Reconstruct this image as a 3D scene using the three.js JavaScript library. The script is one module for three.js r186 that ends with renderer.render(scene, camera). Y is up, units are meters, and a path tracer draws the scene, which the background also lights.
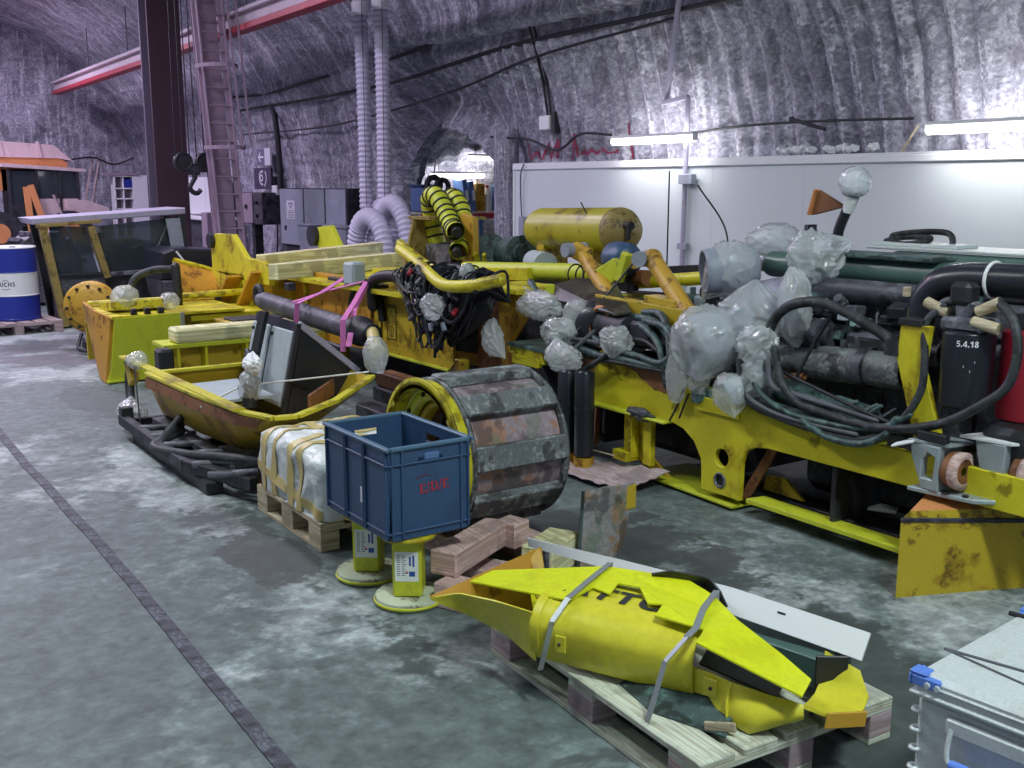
import * as THREE from 'three';
import { mergeGeometries, mergeVertices } from 'three/addons/utils/BufferGeometryUtils.js';
import { ImprovedNoise } from 'three/addons/math/ImprovedNoise.js';
import { RectAreaLightUniformsLib } from 'three/addons/lights/RectAreaLightUniformsLib.js';

// ---------- camera, light, exposure (x runs along the hall, z across it, y up, metres) ----------
const scene = new THREE.Scene();
scene.background = new THREE.Color(0x000000);
const camera = new THREE.PerspectiveCamera(40.17, 4 / 3, 0.05, 120);
camera.position.set(3.865, 1.75, 4.082);
camera.lookAt(3.865 - 8.277, 1.75 - 1.8953, 4.082 - 5.6117);
const renderer = new THREE.WebGLRenderer({ antialias: true });
renderer.toneMapping = THREE.LinearToneMapping;
renderer.toneMappingExposure = 1.25;
renderer.shadowMap.enabled = true;
RectAreaLightUniformsLib.init();
const COOL = [0.86, 1.0, 0.97], VIOLET = [0.85, 0.73, 1.0], WHITE = [1.0, 0.98, 0.97], PALE = [0.95, 0.94, 1.0];
// unseen ceiling lamps added to light the hall: [x, z, colour, radiance, what it hangs over]
const ADDED_LAMPS = [
  [3.6, -2.4, COOL, 65, 'the partition beyond the engine'], [4.9, 2.2, COOL, 130, 'the aluminium box'], [1.2, 5.6, COOL, 115, 'the floor strip beside the cowling'], [-2.4, 5.0, COOL, 105, 'the floor strip beside the wrapped load'], [-2.6, -2.2, COOL, 70, 'the partition beyond the tank'], [-6.2, 4.2, PALE, 95, 'the yellow bucket'],
  [-10, 0.8, VIOLET, 75, 'the driver cab'], [-13, 4.2, VIOLET, 80, 'the floor behind the oil drum'], [-18.5, 1.4, VIOLET, 95, 'the steel column'], [-23, 2.6, VIOLET, 130, 'the open floor before the dump truck'], [-27.5, 0.6, VIOLET, 140, 'the dump truck'],
];
const TUBE_RADIANCE = 14, TUBE_GLOW = 7.0;

// ---------- helpers ----------
let seed = 7;
const rnd = () => { seed = (seed * 1664525 + 1013904223) >>> 0; return seed / 4294967296; };
const rr = (a, b) => a + (b - a) * rnd();
const perlin = new ImprovedNoise();
const nz = (x, y, z) => perlin.noise(x + 31.7, y + 11.3, z + 53.9);
const fbm3 = (x, y, z, o = 4) => { let a = 0, f = 1, g = 0.5; for (let i = 0; i < o; i++) { a += g * nz(x * f, y * f, z * f); f *= 2.03; g *= 0.5; } return a; };
const V = (x, y, z) => new THREE.Vector3(x, y, z);
const clamp = (v, a = 0, b = 1) => Math.min(b, Math.max(a, v));
const sst = (a, b, v) => { const t = clamp((v - a) / (b - a)); return t * t * (3 - 2 * t); };
const mix = (a, b, t) => a + (b - a) * t;

function prep(g) {            // non-indexed with position, normal, uv only
  if (g.index) g = g.toNonIndexed();
  for (const k of Object.keys(g.attributes)) if (!['position', 'normal', 'uv'].includes(k)) g.deleteAttribute(k);
  if (!g.attributes.normal) g.computeVertexNormals();
  if (!g.attributes.uv) g.setAttribute('uv', new THREE.BufferAttribute(new Float32Array(g.attributes.position.count * 2), 2));
  g.morphAttributes = {};
  return g;
}
function metricUV(g, s) {     // box projection in metres
  const p = g.attributes.position, n = g.attributes.normal, u = g.attributes.uv;
  for (let i = 0; i < p.count; i += 3) {
    let ax = 0, ay = 0, az = 0;
    for (let k = 0; k < 3; k++) { ax += n.getX(i + k); ay += n.getY(i + k); az += n.getZ(i + k); }
    ax = Math.abs(ax); ay = Math.abs(ay); az = Math.abs(az);
    for (let k = 0; k < 3; k++) {
      const x = p.getX(i + k), y = p.getY(i + k), z = p.getZ(i + k);
      if (ax >= ay && ax >= az) u.setXY(i + k, z / s, y / s); else if (ay >= az) u.setXY(i + k, x / s, z / s); else u.setXY(i + k, x / s, y / s);
    }
  }
  return g;
}
const EU = (r) => new THREE.Euler(r[0], r[1], r[2], 'YXZ');
function put(g, x, y, z, r) {
  const m = new THREE.Matrix4().compose(V(x, y, z), new THREE.Quaternion().setFromEuler(EU(r || [0, 0, 0])), V(1, 1, 1));
  return g.applyMatrix4(m);
}
function chamferBox(w, h, d, c) {
  const H = [w / 2, h / 2, d / 2]; c = Math.min(c, H[0] * 0.9, H[1] * 0.9, H[2] * 0.9);
  const vert = (a, s) => { const p = [0, 0, 0]; for (let i = 0; i < 3; i++) p[i] = s[i] * (i === a ? H[i] : H[i] - c); return p; };
  const pos = [];
  const tri = (a, b, d2) => {
    const A = V(...a), B = V(...b), C = V(...d2), n = B.clone().sub(A).cross(C.clone().sub(A)), m = A.clone().add(B).add(C);
    if (n.dot(m) < 0) pos.push(...a, ...d2, ...b); else pos.push(...a, ...b, ...d2);
  };
  const S = [-1, 1];
  for (let a = 0; a < 3; a++) for (const s of S) {
    const u = (a + 1) % 3, v = (a + 2) % 3, q = [];
    for (const [x, y] of [[-1, -1], [1, -1], [1, 1], [-1, 1]]) { const t = [0, 0, 0]; t[a] = s; t[u] = x; t[v] = y; q.push(vert(a, t)); }
    tri(q[0], q[1], q[2]); tri(q[0], q[2], q[3]);
  }
  for (let a = 0; a < 3; a++) { // edges along axis a
    const u = (a + 1) % 3, v = (a + 2) % 3;
    for (const x of S) for (const y of S) {
      const t0 = [0, 0, 0], t1 = [0, 0, 0]; t0[a] = -1; t1[a] = 1; t0[u] = t1[u] = x; t0[v] = t1[v] = y;
      const q = [vert(u, t0), vert(u, t1), vert(v, t1), vert(v, t0)];
      tri(q[0], q[1], q[2]); tri(q[0], q[2], q[3]);
    }
  }
  for (const x of S) for (const y of S) for (const z of S) tri(vert(0, [x, y, z]), vert(1, [x, y, z]), vert(2, [x, y, z]));
  const g = new THREE.BufferGeometry(); g.setAttribute('position', new THREE.Float32BufferAttribute(pos, 3)); g.computeVertexNormals();
  return prep(g);
}
const bx = (x, y, z, w, h, d, r, c = 0.004) => put(c ? chamferBox(w, h, d, c) : prep(new THREE.BoxGeometry(w, h, d)), x, y, z, r);
const bb = (x0, x1, y0, y1, z0, z1, c = 0.004) => bx((x0 + x1) / 2, (y0 + y1) / 2, (z0 + z1) / 2, Math.abs(x1 - x0), Math.abs(y1 - y0), Math.abs(z1 - z0), null, c);
function alignY(g, p0, p1) {
  const a = V(...p0), b = V(...p1), d = b.clone().sub(a), q = new THREE.Quaternion().setFromUnitVectors(V(0, 1, 0), d.clone().normalize());
  return g.applyMatrix4(new THREE.Matrix4().compose(a.add(b).multiplyScalar(0.5), q, V(1, 1, 1)));
}
const dist = (a, b) => V(...a).distanceTo(V(...b));
const cy = (p0, p1, r0, r1 = r0, seg = 20, open = false) => alignY(prep(new THREE.CylinderGeometry(r1, r0, dist(p0, p1), seg, 1, open)), p0, p1);
function bar(p0, p1, w, h, c = 0.003) {   // box whose length runs from p0 to p1, h is its upright side
  const a = V(...p0), b = V(...p1), d = b.clone().sub(a), L = d.length(); d.normalize();
  let up = Math.abs(d.y) > 0.95 ? V(1, 0, 0) : V(0, 1, 0); const s = up.clone().cross(d).normalize(); up = d.clone().cross(s);
  const m = new THREE.Matrix4().makeBasis(s, up, d).setPosition(a.add(b).multiplyScalar(0.5));
  return chamferBox(w, h, L, c).applyMatrix4(m);
}
function tb(pts, r, rad = 8, seg, closed = false) {
  const c = new THREE.CatmullRomCurve3(pts.map(p => V(...p)), closed, 'centripetal');
  return prep(new THREE.TubeGeometry(c, seg || Math.max(8, pts.length * 8), r, rad, closed));
}
function caps(pts, r) { const n = pts.length; return [prep(new THREE.SphereGeometry(r, 8, 6)).translate(...pts[0]), prep(new THREE.SphereGeometry(r, 8, 6)).translate(...pts[n - 1])]; }
const hose = (pts, r, rad = 8) => mg([tb(pts, r, rad), ...caps(pts, r)]);
function poly(pts, depth, holes = [], bev = 0.002) {
  const s = new THREE.Shape(pts.map(p => new THREE.Vector2(p[0], p[1])));
  for (const h of holes) {
    if (h.length === 3 && !Array.isArray(h[0])) { const p = new THREE.Path(); p.absarc(h[0], h[1], h[2], 0, Math.PI * 2, true); s.holes.push(p); }
    else s.holes.push(new THREE.Path(h.map(p => new THREE.Vector2(p[0], p[1]))));
  }
  bev = Math.min(bev, depth * 0.3);
  const g = new THREE.ExtrudeGeometry(s, { depth: depth - 2 * bev, bevelEnabled: bev > 0, bevelSize: bev, bevelThickness: bev, bevelOffset: -bev, bevelSegments: 1, curveSegments: 14 });
  return prep(g.translate(0, 0, bev));
}
const pz = (pts, z0, z1, holes, bev) => poly(pts, z1 - z0, holes, bev).translate(0, 0, z0);                    // outline in (x, y), from z0 to z1
const pxx = (pts, x0, x1, holes, bev) => poly(pts.map(p => [-p[0], p[1]]), x1 - x0, (holes || []).map(h => h.length === 3 && !Array.isArray(h[0]) ? [-h[0], h[1], h[2]] : h.map(p => [-p[0], p[1]])), bev).rotateY(Math.PI / 2).translate(x0, 0, 0); // outline in (z, y)
const pyy = (pts, y0, y1, holes, bev) => poly(pts.map(p => [p[0], -p[1]]), y1 - y0, (holes || []).map(h => h.map(p => [p[0], -p[1]])), bev).rotateX(-Math.PI / 2).translate(0, y0, 0);  // outline in (x, z)
const lat = (prof, seg = 28) => prep(new THREE.LatheGeometry(prof.map(p => new THREE.Vector2(Math.max(p[0], 1e-4), p[1])), seg));
const latAt = (prof, p0, p1, seg) => { const L = dist(p0, p1); return alignY(lat(prof.map(p => [p[0], p[1] * L - L / 2]), seg), p0, p1); };   // profile heights 0..1 from p0 to p1
const sph = (x, y, z, a, b = a, c = a, n = 14) => prep(new THREE.SphereGeometry(1, n, Math.ceil(n * 0.7))).scale(a, b, c).translate(x, y, z);
const tor = (x, y, z, R, r, axis = 'z', seg = 28, arc) => { const g = prep(new THREE.TorusGeometry(R, r, 8, seg, arc)); if (axis === 'x') g.rotateY(Math.PI / 2); if (axis === 'y') g.rotateX(Math.PI / 2); return g.translate(x, y, z); };
function mg(list) { return list.length === 1 ? list[0] : mergeGeometries(list, false); }
function grid(fn, nu, nv, smooth = true, flip = false) {   // surface from fn(u, v) -> [x, y, z]; uv kept as given by the optional 4th and 5th entries
  const pos = [], uv = [], idx = [];
  for (let j = 0; j <= nv; j++) for (let i = 0; i <= nu; i++) { const q = fn(i / nu, j / nv); pos.push(q[0], q[1], q[2]); uv.push(q[3] ?? i / nu, q[4] ?? j / nv); }
  for (let j = 0; j < nv; j++) for (let i = 0; i < nu; i++) { const a = j * (nu + 1) + i, b = a + 1, c = a + nu + 1, d = c + 1; if (flip) idx.push(a, c, b, b, c, d); else idx.push(a, b, c, b, d, c); }
  const g = new THREE.BufferGeometry();
  g.setAttribute('position', new THREE.Float32BufferAttribute(pos, 3)); g.setAttribute('uv', new THREE.Float32BufferAttribute(uv, 2)); g.setIndex(idx);
  g.computeVertexNormals();
  if (!smooth) { const h = g.toNonIndexed(); h.computeVertexNormals(); return prep(h); }
  return prep(g);
}
function sheet(fn, nu, nv, t, smooth = true) {   // sheet with thickness t and closed rims
  const P = (u, v) => V(...fn(u, v).slice(0, 3)), e = 1e-3;
  const N = (u, v) => { const a = P(Math.min(1, u + e), v).sub(P(Math.max(0, u - e), v)), b = P(u, Math.min(1, v + e)).sub(P(u, Math.max(0, v - e))); return a.cross(b).normalize().multiplyScalar(t); };
  const top = (u, v) => P(u, v).toArray(), bot = (u, v) => P(u, v).sub(N(u, v)).toArray();
  return mg([grid(top, nu, nv, smooth), grid(bot, nu, nv, smooth, true),
    grid((u, v) => v < 0.5 ? bot(u, 0) : top(u, 0), nu, 1, false), grid((u, v) => v < 0.5 ? top(u, 1) : bot(u, 1), nu, 1, false),
    grid((u, v) => v < 0.5 ? top(0, u) : bot(0, u), nv, 1, false), grid((u, v) => v < 0.5 ? bot(1, u) : top(1, u), nv, 1, false)]);
}
function bag(x, y, z, a, b, c, amp = 0.22, f = 2, tip) {   // thin film pulled over something: folds run towards the tied end
  let g = new THREE.IcosahedronGeometry(1, 14); g = prep(g); g.deleteAttribute('normal'); g.deleteAttribute('uv'); g = mergeVertices(g, 1e-4);
  const p = g.attributes.position, o = rr(0, 40), tv = tip ? V(tip[0] - x, tip[1] - y, tip[2] - z) : V(rr(-0.6, 0.6) * a, rr(0.7, 1.2) * b * (rnd() < 0.5 ? 1 : -1), rr(-0.6, 0.6) * c).multiplyScalar(1.15);
  const ax = tv.clone().normalize(), e1 = V(0.3, 0.5, 0.81).cross(ax).normalize(), e2 = ax.clone().cross(e1), nf = Math.round(rr(7, 11));
  for (let i = 0; i < p.count; i++) {
    const v = V(p.getX(i), p.getY(i), p.getZ(i)), d = v.dot(ax), ph = Math.atan2(v.dot(e2), v.dot(e1));
    const fold = Math.abs(Math.sin(ph * nf / 2 + 1.6 * nz(v.x * 1.5 + o, v.y * 1.5, v.z * 1.5))) , cre = Math.abs(nz(v.x * f + o, v.y * f, v.z * f + 3)) * 2, big = nz(v.x * 1.1 + o, v.y * 1.1 + 5, v.z * 1.1);
    const k = 1 + amp * (0.5 * sst(-0.6, 0.9, d) * (0.4 - fold) + 0.5 * Math.pow(1 - Math.min(1, cre), 6) + 0.7 * big);
    v.set(v.x * a * k, v.y * b * k, v.z * c * k);
    const w = sst(0.55, 1, d); v.lerp(tv, w * 0.9);
    p.setXYZ(i, v.x + x, v.y + y, v.z + z);
  }
  g.computeVertexNormals();
  return prep(g);
}

// ---------- procedural textures ----------
function rawNoise(n, cx, cyy, s) {       // tileable value noise
  const R = new Float32Array(cx * cyy); let q = s * 9301 + 49297; for (let i = 0; i < R.length; i++) { q = (q * 1664525 + 1013904223) >>> 0; R[i] = q / 4294967296; }
  const o = new Float32Array(n * n);
  for (let j = 0; j < n; j++) {
    const y = j / n * cyy, y0 = Math.floor(y), fy = y - y0, wy = fy * fy * (3 - 2 * fy), ya = y0 % cyy, yb = (y0 + 1) % cyy;
    for (let i = 0; i < n; i++) {
      const x = i / n * cx, x0 = Math.floor(x), fx = x - x0, wx = fx * fx * (3 - 2 * fx), xa = x0 % cx, xb = (x0 + 1) % cx;
      const a = R[ya * cx + xa], b = R[ya * cx + xb], c = R[yb * cx + xa], d = R[yb * cx + xb];
      o[j * n + i] = a + (b - a) * wx + (c - a) * wy + (a - b - c + d) * wx * wy;
    }
  }
  return o;
}
function fbmTile(n, cx, cyy, oct, s, gain = 0.5) {
  const o = new Float32Array(n * n); let g = 1, tot = 0;
  for (let k = 0; k < oct; k++) { if (cx > n || cyy > n) break; const r = rawNoise(n, cx, cyy, s + k * 17); for (let i = 0; i < o.length; i++) o[i] += r[i] * g; tot += g; g *= gain; cx *= 2; cyy *= 2; }
  for (let i = 0; i < o.length; i++) o[i] /= tot;
  return o;
}
function texFrom(n, fn, srgb = true) {
  const d = new Uint8Array(n * n * 4);
  for (let i = 0; i < n * n; i++) { const c = fn(i, i % n, (i / n) | 0); d[i * 4] = clamp(c[0]) * 255; d[i * 4 + 1] = clamp(c[1]) * 255; d[i * 4 + 2] = clamp(c[2]) * 255; d[i * 4 + 3] = 255; }
  const t = new THREE.DataTexture(d, n, n, THREE.RGBAFormat); t.wrapS = t.wrapT = THREE.RepeatWrapping; t.magFilter = THREE.LinearFilter; t.minFilter = THREE.LinearMipmapLinearFilter; t.generateMipmaps = true;
  if (srgb) t.colorSpace = THREE.SRGBColorSpace; t.needsUpdate = true; return t;
}
const lerp3 = (a, b, t) => [mix(a[0], b[0], t), mix(a[1], b[1], t), mix(a[2], b[2], t)];
const N1 = fbmTile(512, 4, 4, 7, 1, 0.6), N2 = fbmTile(512, 6, 6, 7, 5, 0.55), N3 = fbmTile(512, 24, 24, 4, 9, 0.6), N4 = fbmTile(512, 3, 96, 3, 13, 0.5), N5 = fbmTile(512, 5, 5, 6, 29, 0.62);
const grain = fbmTile(512, 64, 64, 3, 21, 0.7);
// painted metal: paint with dirt films in brown, chips to grey steel, scratches
const texPaint = texFrom(512, (i) => {
  let c = [1, 1, 1]; c = lerp3(c, [0.93, 0.93, 0.9], grain[i]);
  c = lerp3(c, [0.55, 0.42, 0.3], sst(0.54, 0.7, N1[i] * 0.5 + N2[i] * 0.5) * 0.42 * (0.4 + grain[i]));
  c = lerp3(c, [0.4, 0.36, 0.36], sst(0.6, 0.68, N2[i]) * sst(0.45, 0.62, N3[i]) * 0.55);
  return c;
});
const texClean = texFrom(512, (i) => { let c = lerp3([1, 1, 1], [0.9, 0.9, 0.88], grain[i]); return lerp3(c, [0.78, 0.74, 0.68], sst(0.56, 0.74, N5[i]) * 0.3); });
// dark oily metal with pale rock-salt dust lying in patches
const texDust = texFrom(512, (i) => { let c = lerp3([0.42, 0.42, 0.45], [0.6, 0.6, 0.63], grain[i]); c = lerp3(c, [0.85, 0.86, 0.88], sst(0.5, 0.72, N1[i] * 0.6 + N3[i] * 0.4) * 0.8); return lerp3(c, [0.2, 0.18, 0.18], sst(0.56, 0.7, N2[i]) * 0.6); });
const texRust = texFrom(512, (i) => { let c = lerp3([0.6, 0.56, 0.58], [0.9, 0.86, 0.88], N3[i]); c = lerp3(c, [0.85, 0.6, 0.4], sst(0.56, 0.64, N1[i]) * 0.6); c = lerp3(c, [0.5, 0.62, 0.5], sst(0.57, 0.66, N5[i]) * 0.5); return lerp3(c, [0.3, 0.28, 0.3], sst(0.54, 0.68, N2[i]) * 0.5); });
const texWood = texFrom(512, (i) => { let c = lerp3([1, 0.98, 0.95], [0.84, 0.78, 0.72], sst(0.3, 0.75, N4[i])); return lerp3(c, [0.55, 0.52, 0.5], sst(0.57, 0.72, N1[i]) * 0.4); });
const texBump = texFrom(512, (i) => { const v = 0.55 * N2[i] + 0.3 * N3[i] + 0.15 * grain[i]; return [v, v, v]; }, false);
const bumpWrap = texFrom(512, (i) => { const v = 1 - Math.abs(N1[i] - 0.5) * 4 * 0.6 - Math.abs(N2[i] - 0.5) * 1.6; return [v, v, v]; }, false);

const MATS = new Map();
function mat(color, o = {}) {
  const m = new (o.phys ? THREE.MeshPhysicalMaterial : THREE.MeshStandardMaterial)({ color: new THREE.Color(color), roughness: o.rough ?? 0.55, metalness: o.metal ?? 0, side: THREE.DoubleSide });
  if (o.map) m.map = o.map;
  if (o.bump) { m.bumpMap = o.bumpMap || texBump; m.bumpScale = o.bump; }
  if (o.coat) { m.clearcoat = 1; m.clearcoatRoughness = 0.12; }
  if (o.trans) { m.transmission = o.trans; m.thickness = o.thick || 0; m.ior = 1.35; }
  if (o.emissive) { m.emissive = new THREE.Color(...o.emissive); m.emissiveIntensity = o.glow; }
  MATS.set(m, o.s ?? 1);
  return m;
}
const M = {
  yellow: mat('#d9cd2c', { map: texPaint, rough: 0.42, bump: 0.0015 }),
  yellowOld: mat('#c6a92e', { map: texPaint, rough: 0.5, bump: 0.002, s: 0.7 }),
  lime: mat('#e3ea20', { map: texClean, rough: 0.42, bump: 0.0006 }),
  limeShell: mat('#dfd63a', { map: texClean, rough: 0.34, bump: 0.0006, s: 1.3 }),
  orange: mat('#c8922f', { map: texPaint, rough: 0.5, s: 0.8 }),
  amber: mat('#c99d36', { map: texPaint, rough: 0.5, s: 0.6 }),
  brown: mat('#8a5a3a', { map: texPaint, rough: 0.6, s: 0.5 }),
  steel: mat('#c0c0c8', { map: texDust, rough: 0.5, metal: 0.3, bump: 0.002, s: 0.6 }),
  dark: mat('#8a8b94', { map: texDust, rough: 0.5, bump: 0.002, s: 0.5 }),
  darker: mat('#54555f', { rough: 0.55, map: texDust, s: 0.8 }),
  black: mat('#24242a', { rough: 0.5 }),
  blackGloss: mat('#23252e', { rough: 0.3 }),
  rubber: mat('#666d70', { rough: 0.6, map: texDust, s: 0.4 }),
  rubberTeal: mat('#7fa39b', { rough: 0.5, map: texDust, s: 0.3 }),
  hoseGrey: mat('#5b5d66', { rough: 0.55 }),
  teal: mat('#93b5ac', { map: texDust, rough: 0.4, bump: 0.001, s: 0.5 }),
  tealPipe: mat('#4e6a66', { map: texClean, rough: 0.35, s: 0.5 }),
  rust: mat('#cbbfc4', { map: texRust, rough: 0.7, bump: 0.004, s: 0.5 }),
  drum: mat('#ccd2ce', { map: texDust, rough: 0.6, bump: 0.003, s: 0.4 }),
  alu: mat('#d9e0e4', { map: texClean, rough: 0.42, metal: 0.15, bump: 0.0008, s: 0.5 }),
  aluCast: mat('#a9b4bb', { map: texClean, rough: 0.45, metal: 0.3, bump: 0.002, s: 0.25 }),
  white: mat('#e2e4e8', { rough: 0.55 }),
  whitePanel: mat('#cfd6da', { rough: 0.45 }),
  plainWhite: mat('#e6e6ea', { rough: 0.5 }),
  crate: mat('#3a577f', { map: texClean, rough: 0.42, bump: 0.0006, s: 0.5 }),
  drumBlue: mat('#24349a', { rough: 0.35 }),
  blue: mat('#5f86dc', { rough: 0.4 }),
  blueGrey: mat('#5876a6', { rough: 0.5 }),
  red: mat('#b23a4a', { rough: 0.5, map: texClean }),
  redDark: mat('#a02234', { rough: 0.4, map: texClean }),
  pink: mat('#d878bc', { rough: 0.7 }),
  wood: mat('#cfc7b0', { map: texWood, rough: 0.75, bump: 0.002, s: 0.6 }),
  woodGreen: mat('#eef2c8', { map: texWood, rough: 0.75, bump: 0.001, s: 0.9 }),
  woodPink: mat('#dcc2c4', { map: texWood, rough: 0.8, bump: 0.002, s: 0.5 }),
  woodGrey: mat('#ccd8ce', { map: texWood, rough: 0.8, bump: 0.003, s: 0.5 }),
  woodMauve: mat('#b8aab6', { map: texWood, rough: 0.8, bump: 0.002, s: 0.7 }),
  cabinet: mat('#9aa0b2', { rough: 0.5, map: texClean, s: 1.2 }),
  galv: mat('#a9a4bd', { rough: 0.55, map: texClean, s: 0.8 }),
  duct: mat('#c2bfd2', { rough: 0.6, bump: 0.004, s: 0.4 }),
  columnPaint: mat('#47303e', { rough: 0.6, map: texClean, s: 1.2 }),
  columnEdge: mat('#6d6478', { rough: 0.6, map: texClean, s: 1.2 }),
  ladder: mat('#a18da0', { rough: 0.6, map: texClean, s: 0.6 }),
  crane: mat('#c8bcc8', { rough: 0.55, map: texClean }),
  film: mat('#f3f6f8', { phys: true, trans: 0.68, rough: 0.18, coat: 1, bump: 0.004, bumpMap: bumpWrap, s: 0.3 }),
  wrap: mat('#dfe4e4', { rough: 0.35, bump: 0.006, bumpMap: bumpWrap, s: 0.4 }),
  tape: mat('#cdb878', { rough: 0.4 }),
  glass: mat('#cfd8e0', { phys: true, trans: 1, rough: 0.05 }),
  glassDirty: mat('#8d9aa6', { phys: true, trans: 0.88, rough: 0.06 }),
  foam: mat('#b4bfc8', { rough: 0.7, map: texClean, s: 0.3 }),
  tub: mat('#c2a22c', { map: texPaint, rough: 0.45, bump: 0.0015, s: 1.1 }),
  salmon: mat('#d8905a', { rough: 0.6, map: texClean }),
  ochre: mat('#97834a', { rough: 0.55, map: texPaint, s: 0.4 }),
  dustPink: mat('#d9c2c8', { rough: 0.8, map: texClean }),
  strap: mat('#9aa0a2', { rough: 0.4, metal: 0.4 }),
  hiVis: mat('#cdd334', { rough: 0.5, map: texClean, s: 0.4 }),
};

// ---------- scene bookkeeping ----------
const taken = new Map();
function numbered(n) { const k = taken.get(n) || 0; taken.set(n, k + 1); return k ? `${n}_${String(k).padStart(3, '0')}` : n; }
function thing(name, label, category, pos = [0, 0, 0], turn = 0, group) {
  const o = new THREE.Group(); o.name = numbered(name); o.position.set(...pos); o.rotation.y = turn; o.userData = { label, category };
  if (group) o.userData.group = group; scene.add(o); return o;
}
function struct(name, parent = scene, pos) { const o = new THREE.Group(); o.name = name; o.userData = { kind: 'structure' }; if (pos) o.position.set(...pos); parent.add(o); return o; }
// part(): geometry is given in hall coordinates unless the thing was built at the origin, so the base is taken off
function part(t, name, geos, m, label, keepUV) {
  let g = mg((Array.isArray(geos) ? geos : [geos]).map(q => prep(q)));
  let off = V(0, 0, 0); for (let o = t; o && o !== scene; o = o.parent) off.add(o.position);
  if (!keepUV) metricUV(g, MATS.get(m) || 1);
  const turned = t.rotation.y !== 0 || t.userData.localBuild;
  if (!turned) g.translate(-off.x, -off.y, -off.z);
  const me = new THREE.Mesh(g, m); me.name = name; me.castShadow = me.receiveShadow = true; if (label) me.userData.label = label;
  t.add(me); return me;
}
function sub(t, p, name, geos, m, label, keepUV) {   // piece of a part
  const me = part(t, name, geos, m, label, keepUV); t.remove(me); p.add(me); return me;
}
function copy(o, label, pos, turn) { const c = o.clone(); c.name = numbered(o.name.replace(/_\d{3}$/, '')); c.userData = { ...o.userData, label }; if (pos) c.position.set(...pos); if (turn !== undefined) c.rotation.y = turn; scene.add(c); return c; }
function printTex(w, h, draw) {
  const c = document.createElement('canvas'); c.width = w; c.height = h; const x = c.getContext('2d'); draw(x, w, h);
  const t = new THREE.CanvasTexture(c); t.colorSpace = THREE.SRGBColorSpace; return t;
}
function decal(t, name, tex, w, h, pos, rot, label, rough = 0.5) {   // thin printed plate
  const g = new THREE.PlaneGeometry(w, h); put(g, ...pos, rot);
  const m = new THREE.MeshStandardMaterial({ map: tex, roughness: rough, side: THREE.DoubleSide });
  return part(t, name, g, m, label, true);
}

// ================= THE HALL =================
// floor: one map over the hall; concrete with salt dust, worn patches and oil stains that also hold shade
const FX0 = -8, FX1 = 5, FZ0 = -7, FZ1 = 6;
const texFloor = (() => {
  const n = 2048, A = fbmTile(n, 5, 5, 8, 41, 0.62), B = fbmTile(n, 9, 9, 8, 47, 0.74), C = fbmTile(n, 220, 220, 4, 53, 0.75), S = fbmTile(n, 30, 10, 7, 59, 0.68);
  // spilt oil and dirt with ragged outlines; beside the machine shade is painted in too: [x, z, rx, rz, strength]
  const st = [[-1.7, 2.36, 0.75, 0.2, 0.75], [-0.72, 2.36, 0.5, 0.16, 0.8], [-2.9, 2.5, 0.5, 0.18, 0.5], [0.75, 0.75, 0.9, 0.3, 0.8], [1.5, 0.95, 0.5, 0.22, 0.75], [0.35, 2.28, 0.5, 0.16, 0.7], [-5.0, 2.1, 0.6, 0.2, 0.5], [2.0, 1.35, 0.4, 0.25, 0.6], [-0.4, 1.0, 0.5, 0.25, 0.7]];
  return texFrom(n, (i, px, py) => {
    const x = FX0 + (px + 0.5) / n * (FX1 - FX0), z = FZ0 + (py + 0.5) / n * (FZ1 - FZ0);
    let c = lerp3([0.36, 0.405, 0.405], [0.49, 0.535, 0.535], sst(0.42, 0.58, A[i] * 0.4 + B[i] * 0.5 + C[i] * 0.1));
    c = lerp3(c, [0.74, 0.75, 0.77], sst(0.54, 0.62, B[i]) * 0.45);
    c = lerp3(c, [0.40, 0.44, 0.45], sst(0.52, 0.66, S[i] * 0.5 + A[i] * 0.5) * 0.55);
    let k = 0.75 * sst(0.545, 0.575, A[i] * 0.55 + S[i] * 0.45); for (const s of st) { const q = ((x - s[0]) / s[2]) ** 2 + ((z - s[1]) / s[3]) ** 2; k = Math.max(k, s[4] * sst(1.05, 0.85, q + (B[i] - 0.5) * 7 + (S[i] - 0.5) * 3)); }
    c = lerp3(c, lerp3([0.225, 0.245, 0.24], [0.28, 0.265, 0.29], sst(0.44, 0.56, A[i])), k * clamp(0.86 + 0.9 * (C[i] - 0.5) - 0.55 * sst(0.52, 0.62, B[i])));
    const f = 0.66 + 0.62 * C[i] + 0.12 * sst(0.6, 0.66, S[i]); return [c[0] * f, c[1] * f, c[2] * f];
  });
})();
texFloor.wrapS = texFloor.wrapT = THREE.MirroredRepeatWrapping;
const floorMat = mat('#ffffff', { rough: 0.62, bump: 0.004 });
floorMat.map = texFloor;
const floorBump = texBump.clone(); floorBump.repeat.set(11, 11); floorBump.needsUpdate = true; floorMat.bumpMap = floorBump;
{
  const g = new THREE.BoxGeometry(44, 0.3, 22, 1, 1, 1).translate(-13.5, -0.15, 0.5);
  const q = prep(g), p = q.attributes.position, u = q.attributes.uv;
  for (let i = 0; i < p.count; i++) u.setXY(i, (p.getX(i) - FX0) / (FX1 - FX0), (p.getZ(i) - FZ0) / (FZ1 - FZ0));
  const f = new THREE.Mesh(q, floorMat); f.name = 'floor'; f.userData.kind = 'structure'; f.receiveShadow = f.castShadow = true; scene.add(f);
}
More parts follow.
